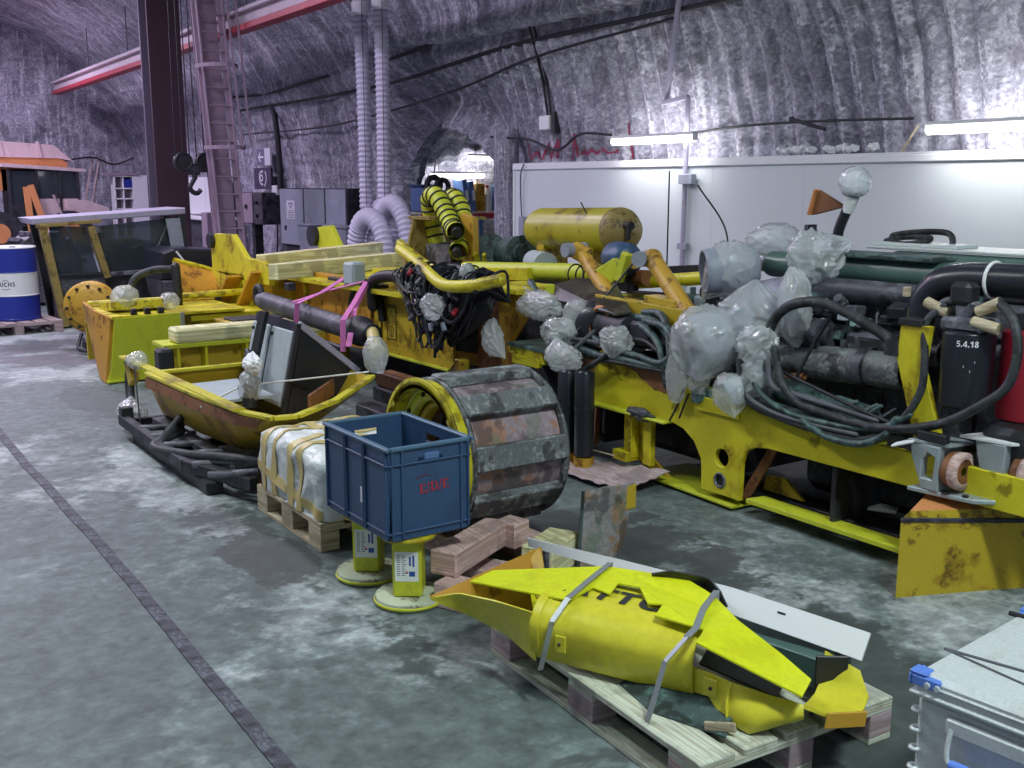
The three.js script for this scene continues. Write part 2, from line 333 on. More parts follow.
// rock
const NR = 1024, RA = fbmTile(NR, 5, 5, 8, 61, 0.6), RB = fbmTile(NR, 9, 9, 7, 67, 0.6), RS = fbmTile(NR, 40, 4, 5, 71, 0.62), RG = fbmTile(NR, 90, 90, 3, 73, 0.7);
const rockTone = (i) => 0.30 * RA[i] + 0.28 * RB[i] + 0.18 * RS[i] + 0.24 * RG[i];
const texRock = texFrom(NR, (i) => {
  let c = lerp3([0.55, 0.545, 0.595], [0.84, 0.835, 0.88], sst(0.32, 0.68, rockTone(i)));
  c = lerp3(c, [0.95, 0.94, 0.97], sst(0.52, 0.68, RS[i] * 0.75 + RG[i] * 0.25) * 0.75);
  c = lerp3(c, [0.3, 0.29, 0.33], sst(0.6, 0.72, RB[i]) * 0.4);
  const f = 0.85 + 0.3 * RG[i]; return [c[0] * f, c[1] * f, c[2] * f];
});
const texRockB = texFrom(NR, (i) => { const v = 0.2 * RS[i] + 0.45 * RB[i] + 0.35 * RG[i]; return [v, v, v]; }, false);
const rockMat = mat('#d8d9de', { rough: 0.9, map: texRock, bump: 0.035, bumpMap: texRockB });
const PROF = [[0, -0.15], [0, 0.8], [0, 1.6], [0.04, 2.2], [0.18, 2.9], [0.42, 3.5], [0.72, 4.05], [1.25, 4.8], [2.1, 5.6], [3.3, 6.35], [4.9, 6.9], [7, 7.12]];
const WZ = -5.6, HALF = 7;
const profCurve = new THREE.CatmullRomCurve3(PROF.map(p => V(p[0], p[1], 0)), false, 'centripetal');
const profLen = profCurve.getLength();
const ARCH = { x: -12.55, a: 2.05, b: 2.72, e: 2.4 };
const archF = (x, h) => (Math.abs((x - ARCH.x) / ARCH.a) ** ARCH.e + Math.max(0, h / ARCH.b) ** ARCH.e) ** (1 / ARCH.e);
function rockPoint(X, s, side) {       // s in metres along the section from the floor up; side +1 right-hand wall, -1 the other one
  const t = clamp(s / profLen), q = profCurve.getPointAt(t), tg = profCurve.getTangentAt(t);
  const n = [tg.y, -tg.x];                // into the hall
  let d = 0.30 * fbm3(X * 0.35, s * 0.4, side * 9, 3) + 0.10 * fbm3(X * 1.3, s * 0.8, side * 5, 4);
  if (side > 0) {
    const ribs = sst(-16, -11.5, X) * (0.55 + 0.6 * (nz(X * 0.9, s * 0.5, 3) + 0.5));
    const ph = X * 20.5 + 1.6 * nz(X * 0.7, s * 0.35, 8) + 0.5 * s;
    d += ribs * 0.12 * (Math.abs(Math.sin(ph / 2)) - 0.6) * sst(0, 0.5, s);
    d += 0.05 * (1 - ribs) * nz(X * 2.0, s * 6.5, 2);
    const led = (a, w) => Math.exp(-(((q.y - a) / w) ** 2));
    d -= 0.22 * led(3.92 + 0.12 * nz(X * 0.3, 2, 2), 0.09) * sst(-16, -12, X); d += 0.16 * led(4.12, 0.16) * sst(-16, -12, X);
    const f = archF(X, q.y); d -= 0.7 * Math.exp(-(((f - 1) / 0.34) ** 2)) * sst(1, 1.15, f) * 0.6 + 0.5 * Math.exp(-(((f - 1.05) / 0.25) ** 2)) * (X < ARCH.x ? 1 : 0.25);
  }
  const w = q.x + d * n[0], h = q.y + d * n[1] * (s > 0.4 ? 1 : 0);
  return [X, h, side > 0 ? WZ + w : WZ + 2 * HALF - w];
}
function rockGrid(xs, s0, s1, ns, side, flip) {
  const nx = xs.length - 1, pos = [], uv = [], idx = [], ins = [];
  for (let j = 0; j <= ns; j++) for (let i = 0; i <= nx; i++) { const s = mix(s0, s1, j / ns), p = rockPoint(xs[i], s, side); pos.push(...p); uv.push(xs[i] / 3.1, s / 3.1); ins.push(side > 0 ? archF(p[0], p[1]) : 9); }
  const id = (i, j) => j * (nx + 1) + i;
  const skip = (i, j) => ins[id(i, j)] < 1 && ins[id(i + 1, j)] < 1 && ins[id(i, j + 1)] < 1 && ins[id(i + 1, j + 1)] < 1;
  for (let j = 0; j < ns; j++) for (let i = 0; i < nx; i++) {
    if (skip(i, j)) continue;
    const a = id(i, j), b = id(i + 1, j), c = id(i, j + 1), d = id(i + 1, j + 1);
    if (flip) idx.push(a, c, b, b, c, d); else idx.push(a, b, c, b, d, c);
  }
  for (let k = 0; k < ins.length; k++) if (ins[k] < 1 && ins[k] > 0.01) { const f = ins[k]; pos[k * 3] = ARCH.x + (pos[k * 3] - ARCH.x) / f; pos[k * 3 + 1] = pos[k * 3 + 1] / f; }
  const g = new THREE.BufferGeometry(); g.setAttribute('position', new THREE.Float32BufferAttribute(pos, 3)); g.setAttribute('uv', new THREE.Float32BufferAttribute(uv, 2)); g.setIndex(idx); g.computeVertexNormals();
  return g;
}
function rockMesh(name, g) { const m = new THREE.Mesh(g, rockMat); m.name = name; m.userData.kind = 'structure'; m.castShadow = m.receiveShadow = true; scene.add(m); return m; }
{
  const xs = []; for (let x = -34; x < -15; x += 0.16) xs.push(x); for (let x = -15; x < 1.5; x += 0.045) xs.push(x); for (let x = 1.5; x <= 8; x += 0.3) xs.push(x);
  rockMesh('wall_right', rockGrid(xs, 0, 5.0, 92, 1, false));
  const xc = []; for (let x = -34; x <= 8; x += 0.16) xc.push(x);
  const a = rockGrid(xc, 4.98, profLen, 44, 1, false), b = rockGrid(xc, 4.98, profLen, 30, -1, true);
  rockMesh('ceiling', mergeGeometries([a, b]));
  const xl = []; for (let x = -34; x <= 8; x += 0.4) xl.push(x);
  rockMesh('wall_left', rockGrid(xl, 0, 5.0, 24, -1, true));
  const end = (x0, sgn) => { const q = grid((u, v) => { const z = mix(-6.5, 9.5, u), y = mix(-0.1, 7.8, v); const b = 0.5 * fbm3(z * 0.4, y * 0.4, x0, 3) + 0.22 * fbm3(z * 1.4, y * 1.4, x0 + 3, 4) + 0.6 * sst(4.5, 7.5, y); return [x0 + sgn * b, y, z, z / 3.1, y / 3.1]; }, 110, 70); return q; };
  rockMesh('wall_far', end(-32.6, 1)); rockMesh('wall_near', end(7, -1));
  // side chamber behind the arch
  const NA = 46, ND = 26;
  const ring = (t, dep) => { const an = Math.PI * t, k = 1.04 + 0.10 * sst(0, 2.5, dep), c = Math.cos(an), s = Math.sin(an), e = 2 / ARCH.e;
    const x = ARCH.x + k * ARCH.a * Math.sign(c) * Math.abs(c) ** e * 1, y = k * ARCH.b * Math.abs(s) ** e;
    const n = 0.14 * fbm3(x * 0.9, y * 0.9, dep * 0.9, 4) + 0.05 * Math.sin(dep * 13 + y * 6 + 2 * nz(x, y, dep)) * 0.8 ;
    return [x - c * n, Math.max(-0.1, y - s * n), WZ - 0.18 - dep, (t * 8) / 3.1, dep / 3.1]; };
  const al = grid((u, v) => ring(u, v * 4.4), NA * 2, ND * 3), cap = grid((u, v) => { const q = ring(u, 4.3); return [mix(q[0], ARCH.x, v), mix(q[1], 0.5, v), q[2] + 0.2 * fbm3(u * 9, v * 5, 1), u * 2, v * 0.7]; }, 40, 12);
  rockMesh('wall_alcove', mergeGeometries([al, cap]));
}
// dark strip let into the concrete
{
  const o = struct('trim_1', scene, [0, 0, 0]);
  const f = (u, v) => { const x = mix(-13, 5, u), z = 3.0 + 0.012 * Math.sin(x * 1.3) + 0.01 * nz(x * 2, 0, 0) + (v - 0.5) * 0.055; return [x, 0.006 + 0.001 * nz(x * 9, v * 3, 1), z]; };
  part(o, 'strip', sheet((u, v) => f(u, 1 - v), 180, 2, 0.01), mat('#8a8c98', { rough: 0.7, map: texDust, s: 0.3, bump: 0.002 }));
}
// pale partition of sheet panels in front of the rock
{
  const o = struct('wall_partition', scene, [-9.62, 0, -5.12]);
  const W = 1.4; let k = 0;
  for (let x = -9.62; x < 2.6; x += W, k++) part(o, 'panel', bb(x + 0.0005, x + W - 0.0005, 0, 1.97, -5.2, -5.12, 0.0015), M.whitePanel);
  part(o, 'top_rail', [bb(-9.66, 2.7, 1.97, 2.05, -5.22, -5.09, 0.012)], M.white);
  part(o, 'roof_sheet', [bb(-9.66, 2.7, 2.05, 2.07, -5.55, -5.1, 0.004)], M.white);
  part(o, 'end_panel', bb(-9.66, -9.62, 0, 1.97, -5.5, -5.1, 0.006), M.white);
}
{ const t = thing('wall_socket', 'small grey socket with drooping cable on the partition end', 'socket', [-9.35, 1.05, -5.1]); part(t, 'box', bb(-9.42, -9.3, 1.0, 1.28, -5.12, -5.04, 0.008), M.cabinet); part(t, 'cable', tb([[-9.3, 2.06, -5.06], [-9.36, 1.95, -5.05], [-9.4, 1.6, -5.07], [-9.37, 1.28, -5.07]], 0.012, 6), M.hoseGrey); part(t, 'lead', tb([[-9.36, 1.0, -5.06], [-9.42, 0.8, -5.0], [-9.4, 0.3, -5.0]], 0.016, 6), M.black); }
{ const t = thing('pale_batten', 'short pale batten leaning on the rock above the partition', 'batten', [-2.85, 2.07, -5.3]); part(t, 'board', bar([-2.9, 2.08, -5.25], [-2.78, 2.34, -5.33], 0.06, 0.02), M.wood); }
{ const t = thing('salt_rubble', 'low heap of white salt crumbs on the partition roof', 'rubble', [-3.9, 2.07, -5.35]); const l = []; for (let k = 0; k < 40; k++) l.push(bx(-3.9 + rr(-0.6, 0.6), 2.12 + rr(0, 0.03), -5.32 + rr(-0.1, 0.1), rr(0.03, 0.1), rr(0.02, 0.06), rr(0.03, 0.08), [rr(-1, 1), rr(-1, 1), rr(-1, 1)], 0.008)); part(t, 'crumbs', l, M.white).userData.kind = 'stuff'; t.userData.kind = 'stuff'; }
{ const t = thing('rock_bolt', 'dark steel bolt bar slanting on the rock between the tube lamps', 'bolt bar', [-4, 2.45, -5.3]); part(t, 'bar', cy([-4.2, 2.46, -5.05], [-3.75, 2.33, -5.1], 0.02, 0.02, 8), M.darker); part(t, 'plate', bx(-4.2, 2.46, -5.08, 0.05, 0.05, 0.03), M.black); }
// timber post beside the side chamber
{
  const t = thing('timber_post', 'rough grey timber post at the corner of the white partition', 'post', [-10.2, 0, -5.35]);
  part(t, 'shaft', sheet((u, v) => { const a = u * Math.PI * 2, r = 0.17 + 0.02 * fbm3(Math.cos(a) * 2, v * 3, Math.sin(a) * 2, 3); return [-10.2 + r * Math.cos(a) * 1.15, -0.02 + v * 2.62, -5.35 + r * Math.sin(a)]; }, 20, 30, 0.02), rockMat);
}

// ================= LAMPS =================
function areaLight(x, y, z, w, d, col, L, tgt) { const l = new THREE.RectAreaLight(new THREE.Color().setRGB(...col), L, w, d); l.position.set(x, y, z); l.lookAt(...tgt); scene.add(l); return l; }
const tubeMat = (col, g) => mat('#ffffff', { rough: 0.4, emissive: col, glow: g });
function tubeLamp(name, label, x, y, z, len, col, L, glow, drop, group, turn = 0, tilt = 0.5) {
  const t = thing(name, label, 'lamp', [x, y, z], 0, group);
  const a = len / 2;
  part(t, 'housing', [bb(x - a, x + a, y + 0.035, y + 0.075, z - 0.05, z + 0.05, 0.01), bb(x - a - 0.02, x - a, y - 0.03, y + 0.07, z - 0.045, z + 0.045, 0.008), bb(x + a, x + a + 0.02, y - 0.03, y + 0.07, z - 0.045, z + 0.045, 0.008)], M.white);
  part(t, 'diffuser', cy([x - a, y, z], [x + a, y, z], 0.045, 0.045, 16), tubeMat(col, glow), 'glowing tube cover');
  if (drop) for (const s of [-1, 1]) part(t, 'hanger', cy([x + s * a * 0.7, y + 0.07, z], [x + s * a * 0.7, y + drop, z - (drop > 1 ? 0 : 0.05)], 0.006, 0.006, 6), M.hoseGrey);
  areaLight(x, y - 0.06, z + 0.02, len, 0.09, col, L, [x, y - 1, z + tilt]); areaLight(x, y + 0.02, z - 0.07, len, 0.09, col, L * 0.9, [x, y + 0.4, z - 1]);
  return t;
}
tubeLamp('tube_lamp', 'glowing tube lamp above the middle of the white partition, beside the steel conduit', -6.27, 2.3, -4.9, 1.5, WHITE, TUBE_RADIANCE * 2.2, TUBE_GLOW, 0.0, 'tube lamps over the partition');
tubeLamp('tube_lamp', 'glowing tube lamp above the white partition at the picture edge', -1.62, 2.26, -4.9, 1.5, WHITE, TUBE_RADIANCE * 2.2, TUBE_GLOW, 0.0, 'tube lamps over the partition');
function chamberLamp(label, x, y, z, len) {   // runs across the hall axis
  const t = thing('tube_lamp', label, 'lamp', [x, y, z], 0, 'tube lamps in the side chamber'), a = len / 2;
  part(t, 'housing', bb(x - 0.05, x + 0.05, y + 0.035, y + 0.075, z - a, z + a, 0.01), M.white);
  part(t, 'diffuser', cy([x, y, z - a], [x, y, z + a], 0.045, 0.045, 16), tubeMat(WHITE, TUBE_GLOW * 0.55), 'glowing tube cover');
  for (const s of [-1, 1]) part(t, 'hanger', cy([x, y + 0.07, z + s * a * 0.7], [x, 2.62, z + s * a * 0.7], 0.006, 0.006, 6), M.hoseGrey);
  for (const [dx, dy, k] of [[0, -1, 1], [-1, 0, 1], [1, -0.2, 0.6]]) { const l = areaLight(x + dx * 0.06, y + dy * 0.06, z, 0.09, len, WHITE, TUBE_RADIANCE * 0.7 * k, [x + dx, y + dy, z]); if (Math.abs(dx) > 0.5) { l.width = len; l.height = 0.09; } }
}
chamberLamp('higher of two glowing tube lamps hanging in the side chamber', -14.0, 2.27, -7.5, 1.0);
chamberLamp('lower of two glowing tube lamps over the red shelf in side chamber', -14.0, 1.93, -6.75, 1.2);
ADDED_LAMPS.forEach(([x, z, col, L, over]) => {  // none of these is in view; put in for their light
  const y = 6.55, t = thing('added_ceiling_lamp', `added unseen ceiling lamp hanging high over ${over}`, 'lamp', [x, y, z], 0, 'added ceiling lamps over the hall');
  part(t, 'housing', bb(x - 0.8, x + 0.8, y, y + 0.1, z - 0.3, z + 0.3, 0.02), M.white);
  part(t, 'diffuser', bb(x - 0.77, x + 0.77, y - 0.03, y, z - 0.27, z + 0.27, 0.01), tubeMat(col, 3));
  for (const s of [-1, 1]) part(t, 'hanger', cy([x + s * 0.6, y + 0.1, z], [x + s * 0.6, y + 0.9, z], 0.008, 0.008, 6), M.hoseGrey);
  areaLight(x, y - 0.05, z, 1.54, 0.54, col, L, [x, 0, z + 0.001]);
});

// ================= BACKGROUND =================
const xz = (pts) => pts;
{ // steel column
  const t = thing('steel_column', 'tall dark maroon steel column rising behind the black driver cab', 'column', [-17.7, 0, -2.2]);
  part(t, 'flange', [bb(-17.46, -17.40, 0, 6.7, -2.55, -1.92, 0.006)], M.columnPaint);
  part(t, 'flange', [bb(-18.0, -17.94, 0, 6.7, -2.55, -1.92, 0.006)], M.columnEdge);
  part(t, 'web', [bb(-17.96, -17.44, 0, 6.7, -2.26, -2.2, 0.004)], M.columnEdge);
  part(t, 'base_plate', [bb(-18.1, -17.3, 0, 0.04, -2.65, -1.8, 0.006)], M.columnPaint);
}
{ // ladder with cage hoops
  const t = thing('cage_ladder', 'mauve steel ladder with safety hoops climbing past the crane beam', 'ladder', [-15.6, 0, -3.0]);
  const zl = (y) => mix(-2.55, -2.22, y / 6), zr = (y) => mix(-3.0, -2.7, y / 6);
  for (const f of [zl, zr]) part(t, 'rail', [pxx([[f(0) - 0.06, 0], [f(0) + 0.06, 0], [f(6.5) + 0.06, 6.5], [f(6.5) - 0.06, 6.5]], -15.68, -15.62), pxx([[f(0) - 0.012, 0], [f(0) + 0.012, 0], [f(6.5) + 0.012, 6.5], [f(6.5) - 0.012, 6.5]], -15.62, -15.5)], M.ladder);
  for (let y = 0.3; y < 6.4; y += 0.32) part(t, 'rung', cy([-15.58, y, zl(y)], [-15.58, y, zr(y)], 0.019, 0.019, 8), M.ladder);
  part(t, 'back_panel', pxx([[zr(0), 0], [zl(0), 0], [zl(6.5), 6.5], [zr(6.5), 6.5]], -15.95, -15.92), M.ladder);
  for (const y of [2.42, 3.85]) {
    const c = [], zc = (zl(y) + zr(y)) / 2;
    for (let a = 0; a <= 12; a++) { const q = Math.PI * a / 12; c.push([-15.55 + 0.62 * Math.sin(q), y, zc + 0.36 * Math.cos(q)]); }
    part(t, 'hoop', [...c.slice(1).map((p, i) => bar(c[i], p, 0.012, 0.07, 0.002))], M.ladder);
  }
  for (const [dx, dz] of [[0.6, -0.05], [0.5, -0.25]]) part(t, 'cage_strap', [bar([-15.55 + dx, 2.42, -2.75 + dz], [-15.55 + dx, 3.85, -2.65 + dz], 0.04, 0.012), bar([-15.55 + dx, 3.85, -2.65 + dz], [-15.6 + dx, 6.4, -2.5 + dz], 0.04, 0.012)], M.ladder);
}
{ // crane runway
  const t = thing('crane_beam', 'long pale crane rail beam with red lower edge under the rock roof', 'beam', [-31.4, 4.65, -3.0]);
  part(t, 'upper_flange', [bb(-31.4, -5, 4.76, 4.83, -3.14, -2.86, 0.01)], M.crane);
  part(t, 'web', [bb(-31.4, -5, 4.54, 4.76, -3.03, -2.97, 0.004)], M.crane);
  part(t, 'lower_flange', [bb(-31.4, -5, 4.45, 4.56, -3.12, -2.88, 0.01)], M.red, 'red painted lower edge');
  part(t, 'rail', [bb(-31.4, -5, 4.83, 4.9, -3.03, -2.97, 0.01)], M.steel);
  for (let x = -27; x < -7; x += 4) part(t, 'hanger', cy([x, 4.85, -3.0], [x, 6.2, -3.0], 0.015, 0.015, 6), M.hoseGrey);
}
{ // hook block
  const x = -15.9, z = -2.2, t = thing('crane_hook', 'black twin-sheave crane hook block hanging beside the column', 'hook', [x, 1.6, z]);
  for (const s of [-1, 1]) part(t, 'sheave', [cy([x + 0.03, 2.17, z + s * 0.2], [x - 0.09, 2.17, z + s * 0.2], 0.17, 0.17, 22), tor(x + 0.03, 2.17, z + s * 0.2, 0.15, 0.025, 'x')], M.black);
  part(t, 'crosshead', [bx(x - 0.03, 2.06, z, 0.14, 0.16, 0.42), bx(x - 0.03, 1.98, z, 0.12, 0.1, 0.2)], M.darker);
  part(t, 'shank', cy([x, 2.0, z], [x, 1.86, z], 0.05), M.black);
  part(t, 'hook', tb([[x, 1.88, z], [x, 1.8, z + 0.05], [x, 1.7, z + 0.1], [x, 1.62, z + 0.05], [x, 1.6, z - 0.03], [x, 1.66, z - 0.1]], 0.045, 8, 30), M.black);
  for (const dz of [-0.34, -0.2, -0.05, 0.08, 0.2, 0.34]) part(t, 'rope', cy([x, 2.2, z + dz], [x - 0.1, 6.3, z + dz * 0.8], 0.012, 0.012, 6), M.darker);
}
{ // ventilation ducts
  const corr = (pts, r, seg) => { const c = new THREE.CatmullRomCurve3(pts.map(p => V(...p)), false, 'centripetal'), L = c.getLength(), n = Math.round(L / 0.085), fr = c.computeFrenetFrames(n * 2);
    return grid((u, v) => { const i = Math.round(v * n * 2), p = c.getPointAt(v), a = u * Math.PI * 2, rad = r * (i % 2 ? 1.09 : 0.9), N = fr.normals[i], B = fr.binormals[i]; return [p.x + rad * (N.x * Math.cos(a) + B.x * Math.sin(a)), p.y + rad * (N.y * Math.cos(a) + B.y * Math.sin(a)), p.z + rad * (N.z * Math.cos(a) + B.z * Math.sin(a))]; }, 24, n * 2, false); };
  const spec = [[-12.54, -12.54, 'pale ribbed exhaust duct hanging furthest from the white partition'], [-11.82, -11.88, 'pale ribbed exhaust duct hanging between its twin and the side chamber']];
  for (const [xt, xb, lab] of spec) {
    const t = thing('ventilation_duct', lab, 'duct', [xb, 1.3, -4.05], 0, 'exhaust ducts');
    part(t, 'tube', corr([[xt, 5.0, -4.0], [xt, 4.0, -4.03], [(xt + xb) / 2, 2.8, -4.05], [xb, 1.35, -4.05]], 0.115), M.duct);
    part(t, 'collar', [cy([xt, 4.5, -4.02], [xt, 4.7, -4.01], 0.135, 0.135, 16), tor(xt, 4.5, -4.02, 0.135, 0.018, 'y')], M.white);
    part(t, 'chain', cy([xt + 0.16, 4.9, -3.97], [xb + 0.16, 1.4, -3.97], 0.008, 0.008, 6), M.hoseGrey);
  }
  const loops = [[[[-13.85, 0.0, -4.5], [-13.85, 0.8, -4.5], [-13.6, 1.3, -4.55], [-13.3, 1.38, -4.6], [-13.05, 1.25, -4.6], [-12.95, 0.8, -4.6], [-12.95, 0, -4.6]], 'outermost loop of ribbed exhaust duct, next to the control cabinet'], [[[-13.15, 0, -4.35], [-13.12, 0.9, -4.35], [-12.9, 1.36, -4.4], [-12.6, 1.46, -4.4], [-12.3, 1.3, -4.4], [-12.1, 0.9, -4.4], [-12.05, 0, -4.4]], 'tallest loop of ribbed exhaust duct below the hanging ducts'], [[[-13.3, 0, -4.05], [-13.3, 0.7, -4.05], [-13.1, 1.12, -4.05], [-12.75, 1.24, -4.05], [-12.4, 1.1, -4.05], [-12.2, 0.7, -4.05], [-12.18, 0, -4.05]], 'lowest front loop of ribbed exhaust duct standing on the floor']];
  for (const [p] of loops) for (const q of p) { q[0] += 1.0; q[2] += 0.35; }
  for (const [p, lab] of loops) { const t = thing('duct_loop', lab, 'duct', [p[0][0], 0, p[0][2]], 0, 'coiled exhaust ducts'); part(t, 'tube', corr(p, 0.14), M.duct); }
}
{ // switch cabinets
  const t = thing('control_cabinet', 'wide grey control cabinet with three doors against the rock wall', 'cabinet', [-17, 0.44, -5.2]);
  part(t, 'body', bb(-18.8, -15.35, 0.44, 1.68, -5.45, -5.02, 0.01), M.darker);
  const doors = [[-18.76, -17.5], [-17.42, -16.4], [-16.32, -15.39]];
  doors.forEach(([a, b], i) => { const d = part(t, 'door', bb(a, b, 0.46, 1.66, -5.02, -4.99, 0.008), M.cabinet);
    sub(t, d, 'handle', [bx(i === 0 ? a + 0.3 : a + 0.2, 0.82, -4.98, 0.07, 0.1, 0.03)], M.black); });
  part(t, 'plinth', bb(-18.7, -15.45, 0, 0.44, -5.4, -5.08, 0.01), M.darker);
  decal(t, 'warning_print', printTex(64, 90, (x) => { x.fillStyle = '#c9cad6'; x.fillRect(0, 0, 64, 90); x.strokeStyle = '#3a3a44'; x.lineWidth = 4; x.beginPath(); x.moveTo(18, 14); x.lineTo(46, 14); x.lineTo(32, 38); x.closePath(); x.stroke(); x.fillStyle = '#5a5a66'; for (let i = 0; i < 5; i++) x.fillRect(8, 50 + i * 8, 48, 3); }), 0.46, 0.4, [-18.15, 1.22, -4.985], [0, 0, 0], 'white warning sheet');
  decal(t, 'nameplate', printTex(96, 24, (x) => { x.fillStyle = '#9aa0b2'; x.fillRect(0, 0, 96, 24); x.fillStyle = '#22222c'; x.font = 'bold 20px sans-serif'; x.fillText('■ ■ ■', 8, 18); }), 0.42, 0.08, [-15.9, 1.42, -4.985], [0, 0, 0]);
  const c2 = thing('grey_box', 'low grey metal box standing in front of the control cabinet', 'box', [-15.7, 0, -4.75]);
  part(c2, 'body', bb(-16.8, -14.6, 0, 0.93, -4.95, -4.6, 0.01), M.cabinet); part(c2, 'lid', bb(-16.84, -14.56, 0.93, 0.97, -4.98, -4.57, 0.01), M.cabinet);
}
{ // wall signs and small boxes near the ladder
  const s1 = thing('arrow_sign', 'white arrow sign on the rock beside the ladder hoops', 'sign', [-20.4, 2.2, -5.3]);
  part(s1, 'plate', bb(-20.85, -20.0, 2.2, 2.6, -5.34, -5.3, 0.004), M.white);
  decal(s1, 'arrow', printTex(128, 64, (x) => { x.fillStyle = '#6f6a88'; x.fillRect(0, 0, 72, 64); x.fillStyle = '#dddbe8'; x.fillRect(72, 0, 56, 64); x.strokeStyle = '#f4f2fa'; x.lineWidth = 7; x.beginPath(); x.moveTo(62, 32); x.lineTo(14, 32); x.moveTo(32, 14); x.lineTo(14, 32); x.lineTo(32, 50); x.stroke(); }), 0.84, 0.39, [-20.42, 2.4, -5.295], [0, 0, 0]);
  const s2 = thing('hose_sign', 'dark sign with white hose symbol below the arrow sign', 'sign', [-20.55, 1.65, -5.3]);
  part(s2, 'plate', bb(-21.1, -20.0, 1.65, 2.15, -5.34, -5.3, 0.004), M.darker);
  decal(s2, 'symbol', printTex(128, 64, (x) => { x.fillStyle = '#453a55'; x.fillRect(0, 0, 128, 64); x.strokeStyle = '#d8d4e4'; x.lineWidth = 6; x.beginPath(); x.arc(60, 30, 20, 1.2, 5.2); x.stroke(); x.beginPath(); x.arc(56, 30, 9, 0, 6.28); x.stroke(); x.beginPath(); x.moveTo(84, 10); x.quadraticCurveTo(104, 34, 76, 56); x.stroke(); }), 1.08, 0.49, [-20.55, 1.9, -5.295], [0, 0, 0]);
  const b1 = thing('switch_box', 'pink enamel switch box with black side panel behind the ladder', 'switch box', [-20.3, 0.8, -4.9]);
  part(b1, 'body', bb(-20.75, -19.5, 0.85, 1.58, -5.3, -4.85, 0.01), M.dark); part(b1, 'door', bb(-20.75, -20.05, 0.87, 1.56, -4.85, -4.82, 0.008), M.ladder, 'pale pink door');
  part(b1, 'knob', [cy([-20.4, 1.25, -4.82], [-20.4, 1.25, -4.78], 0.05), cy([-19.8, 1.35, -4.85], [-19.8, 1.35, -4.8], 0.04), cy([-19.8, 1.05, -4.85], [-19.8, 1.05, -4.8], 0.04)], M.darker);
  part(b1, 'stand', bb(-20.6, -20.4, 0, 0.85, -5.2, -5.0), M.darker);
  const b2 = thing('socket_box', 'small white socket box on the rock beside the hose sign', 'socket box', [-19.6, 1.55, -5.25]);
  part(b2, 'body', bb(-19.75, -19.45, 1.52, 1.74, -5.35, -5.2, 0.01), M.white); part(b2, 'cable', tb([[-19.6, 1.52, -5.24], [-19.65, 1.2, -5.2], [-19.5, 0.8, -5.2], [-19.6, 0, -5.2]], 0.02), M.black);
  part(b2, 'plug', cy([-19.7, 1.3, -5.2], [-19.7, 1.1, -5.1], 0.07), M.salmon);
  const p = thing('black_cable', 'thick black cable running down the rock above the control cabinet', 'cable', [-19.2, 1.6, -5.2]);
  part(p, 'sleeve', [tb([[-19.6, 4.4, -5.05], [-19.3, 3.4, -5.15], [-19.2, 2.2, -5.2], [-19.2, 1.65, -5.2]], 0.07)], M.black);
}
// cables on the rock
const wallCable = (label, pts, r) => { const t = thing('wall_cable', label, 'cable', pts[0]); part(t, 'cable', tb(pts, r, 6), M.black); };
wallCable('black cable sagging along the rock, the topmost of those crossing the hanging ducts', [[-23, 3.9, -5.1], [-19.4, 3.75, -5.0], [-16.6, 3.85, -5.0], [-13.58, 3.95, -5.05], [-11, 4.08, -4.95], [-8.48, 4.2, -4.8], [-4, 4.3, -4.7]], 0.03);
wallCable('long black cable running along the dark ledge in the rock over the partition', [[-21.4, 3.5, -5.1], [-13.6, 3.55, -5.1], [-9.5, 3.78, -5.0], [-6.7, 3.8, -4.95], [-3.9, 3.82, -4.95], [1, 3.8, -4.95]], 0.032);
wallCable('thin black cable crossing the rock just below the dark ledge', [[-21.4, 2.95, -5.2], [-16, 2.95, -5.2], [-11.5, 3.3, -5.25], [-9, 3.55, -5.0], [-6, 3.72, -4.95]], 0.02);
wallCable('black cable looping from the timber post to the tube lamp over the partition', [[-10.5, 2.5, -5.25], [-9.44, 2.42, -5.25], [-8.7, 2.25, -5.25], [-8.2, 2.45, -5.25], [-7.5, 2.42, -5.25]], 0.02);
wallCable('thin black cable strung between the two tube lamps over the partition', [[-5.95, 2.38, -5.25], [-5, 2.43, -5.25], [-3.94, 2.43, -5.25], [-2.8, 2.4, -5.25]], 0.016);
wallCable('black cable drooping over the rock behind the dump truck cab', [[-31.6, 2.65, -1.8], [-31.5, 2.5, -3.0], [-31.6, 2.6, -4.0], [-31.6, 2.4, -4.6], [-31.4, 2.6, -5.2]], 0.03);
{ const t = thing('junction_box', 'pale junction box on the rock above the end of the partition', 'junction box', [-9.0, 2.6, -5.25]);
  part(t, 'body', bb(-9.15, -8.9, 2.55, 2.75, -5.4, -5.22, 0.01), M.white); part(t, 'bracket', bb(-8.88, -8.8, 2.5, 2.8, -5.4, -5.25), M.darker); part(t, 'riser', [tb([[-9.0, 2.74, -5.28], [-9.05, 3.3, -5.2], [-9.0, 4.1, -4.9]], 0.018), tb([[-8.92, 2.74, -5.28], [-8.95, 3.3, -5.2], [-8.9, 4.1, -4.9]], 0.018)], M.black); }
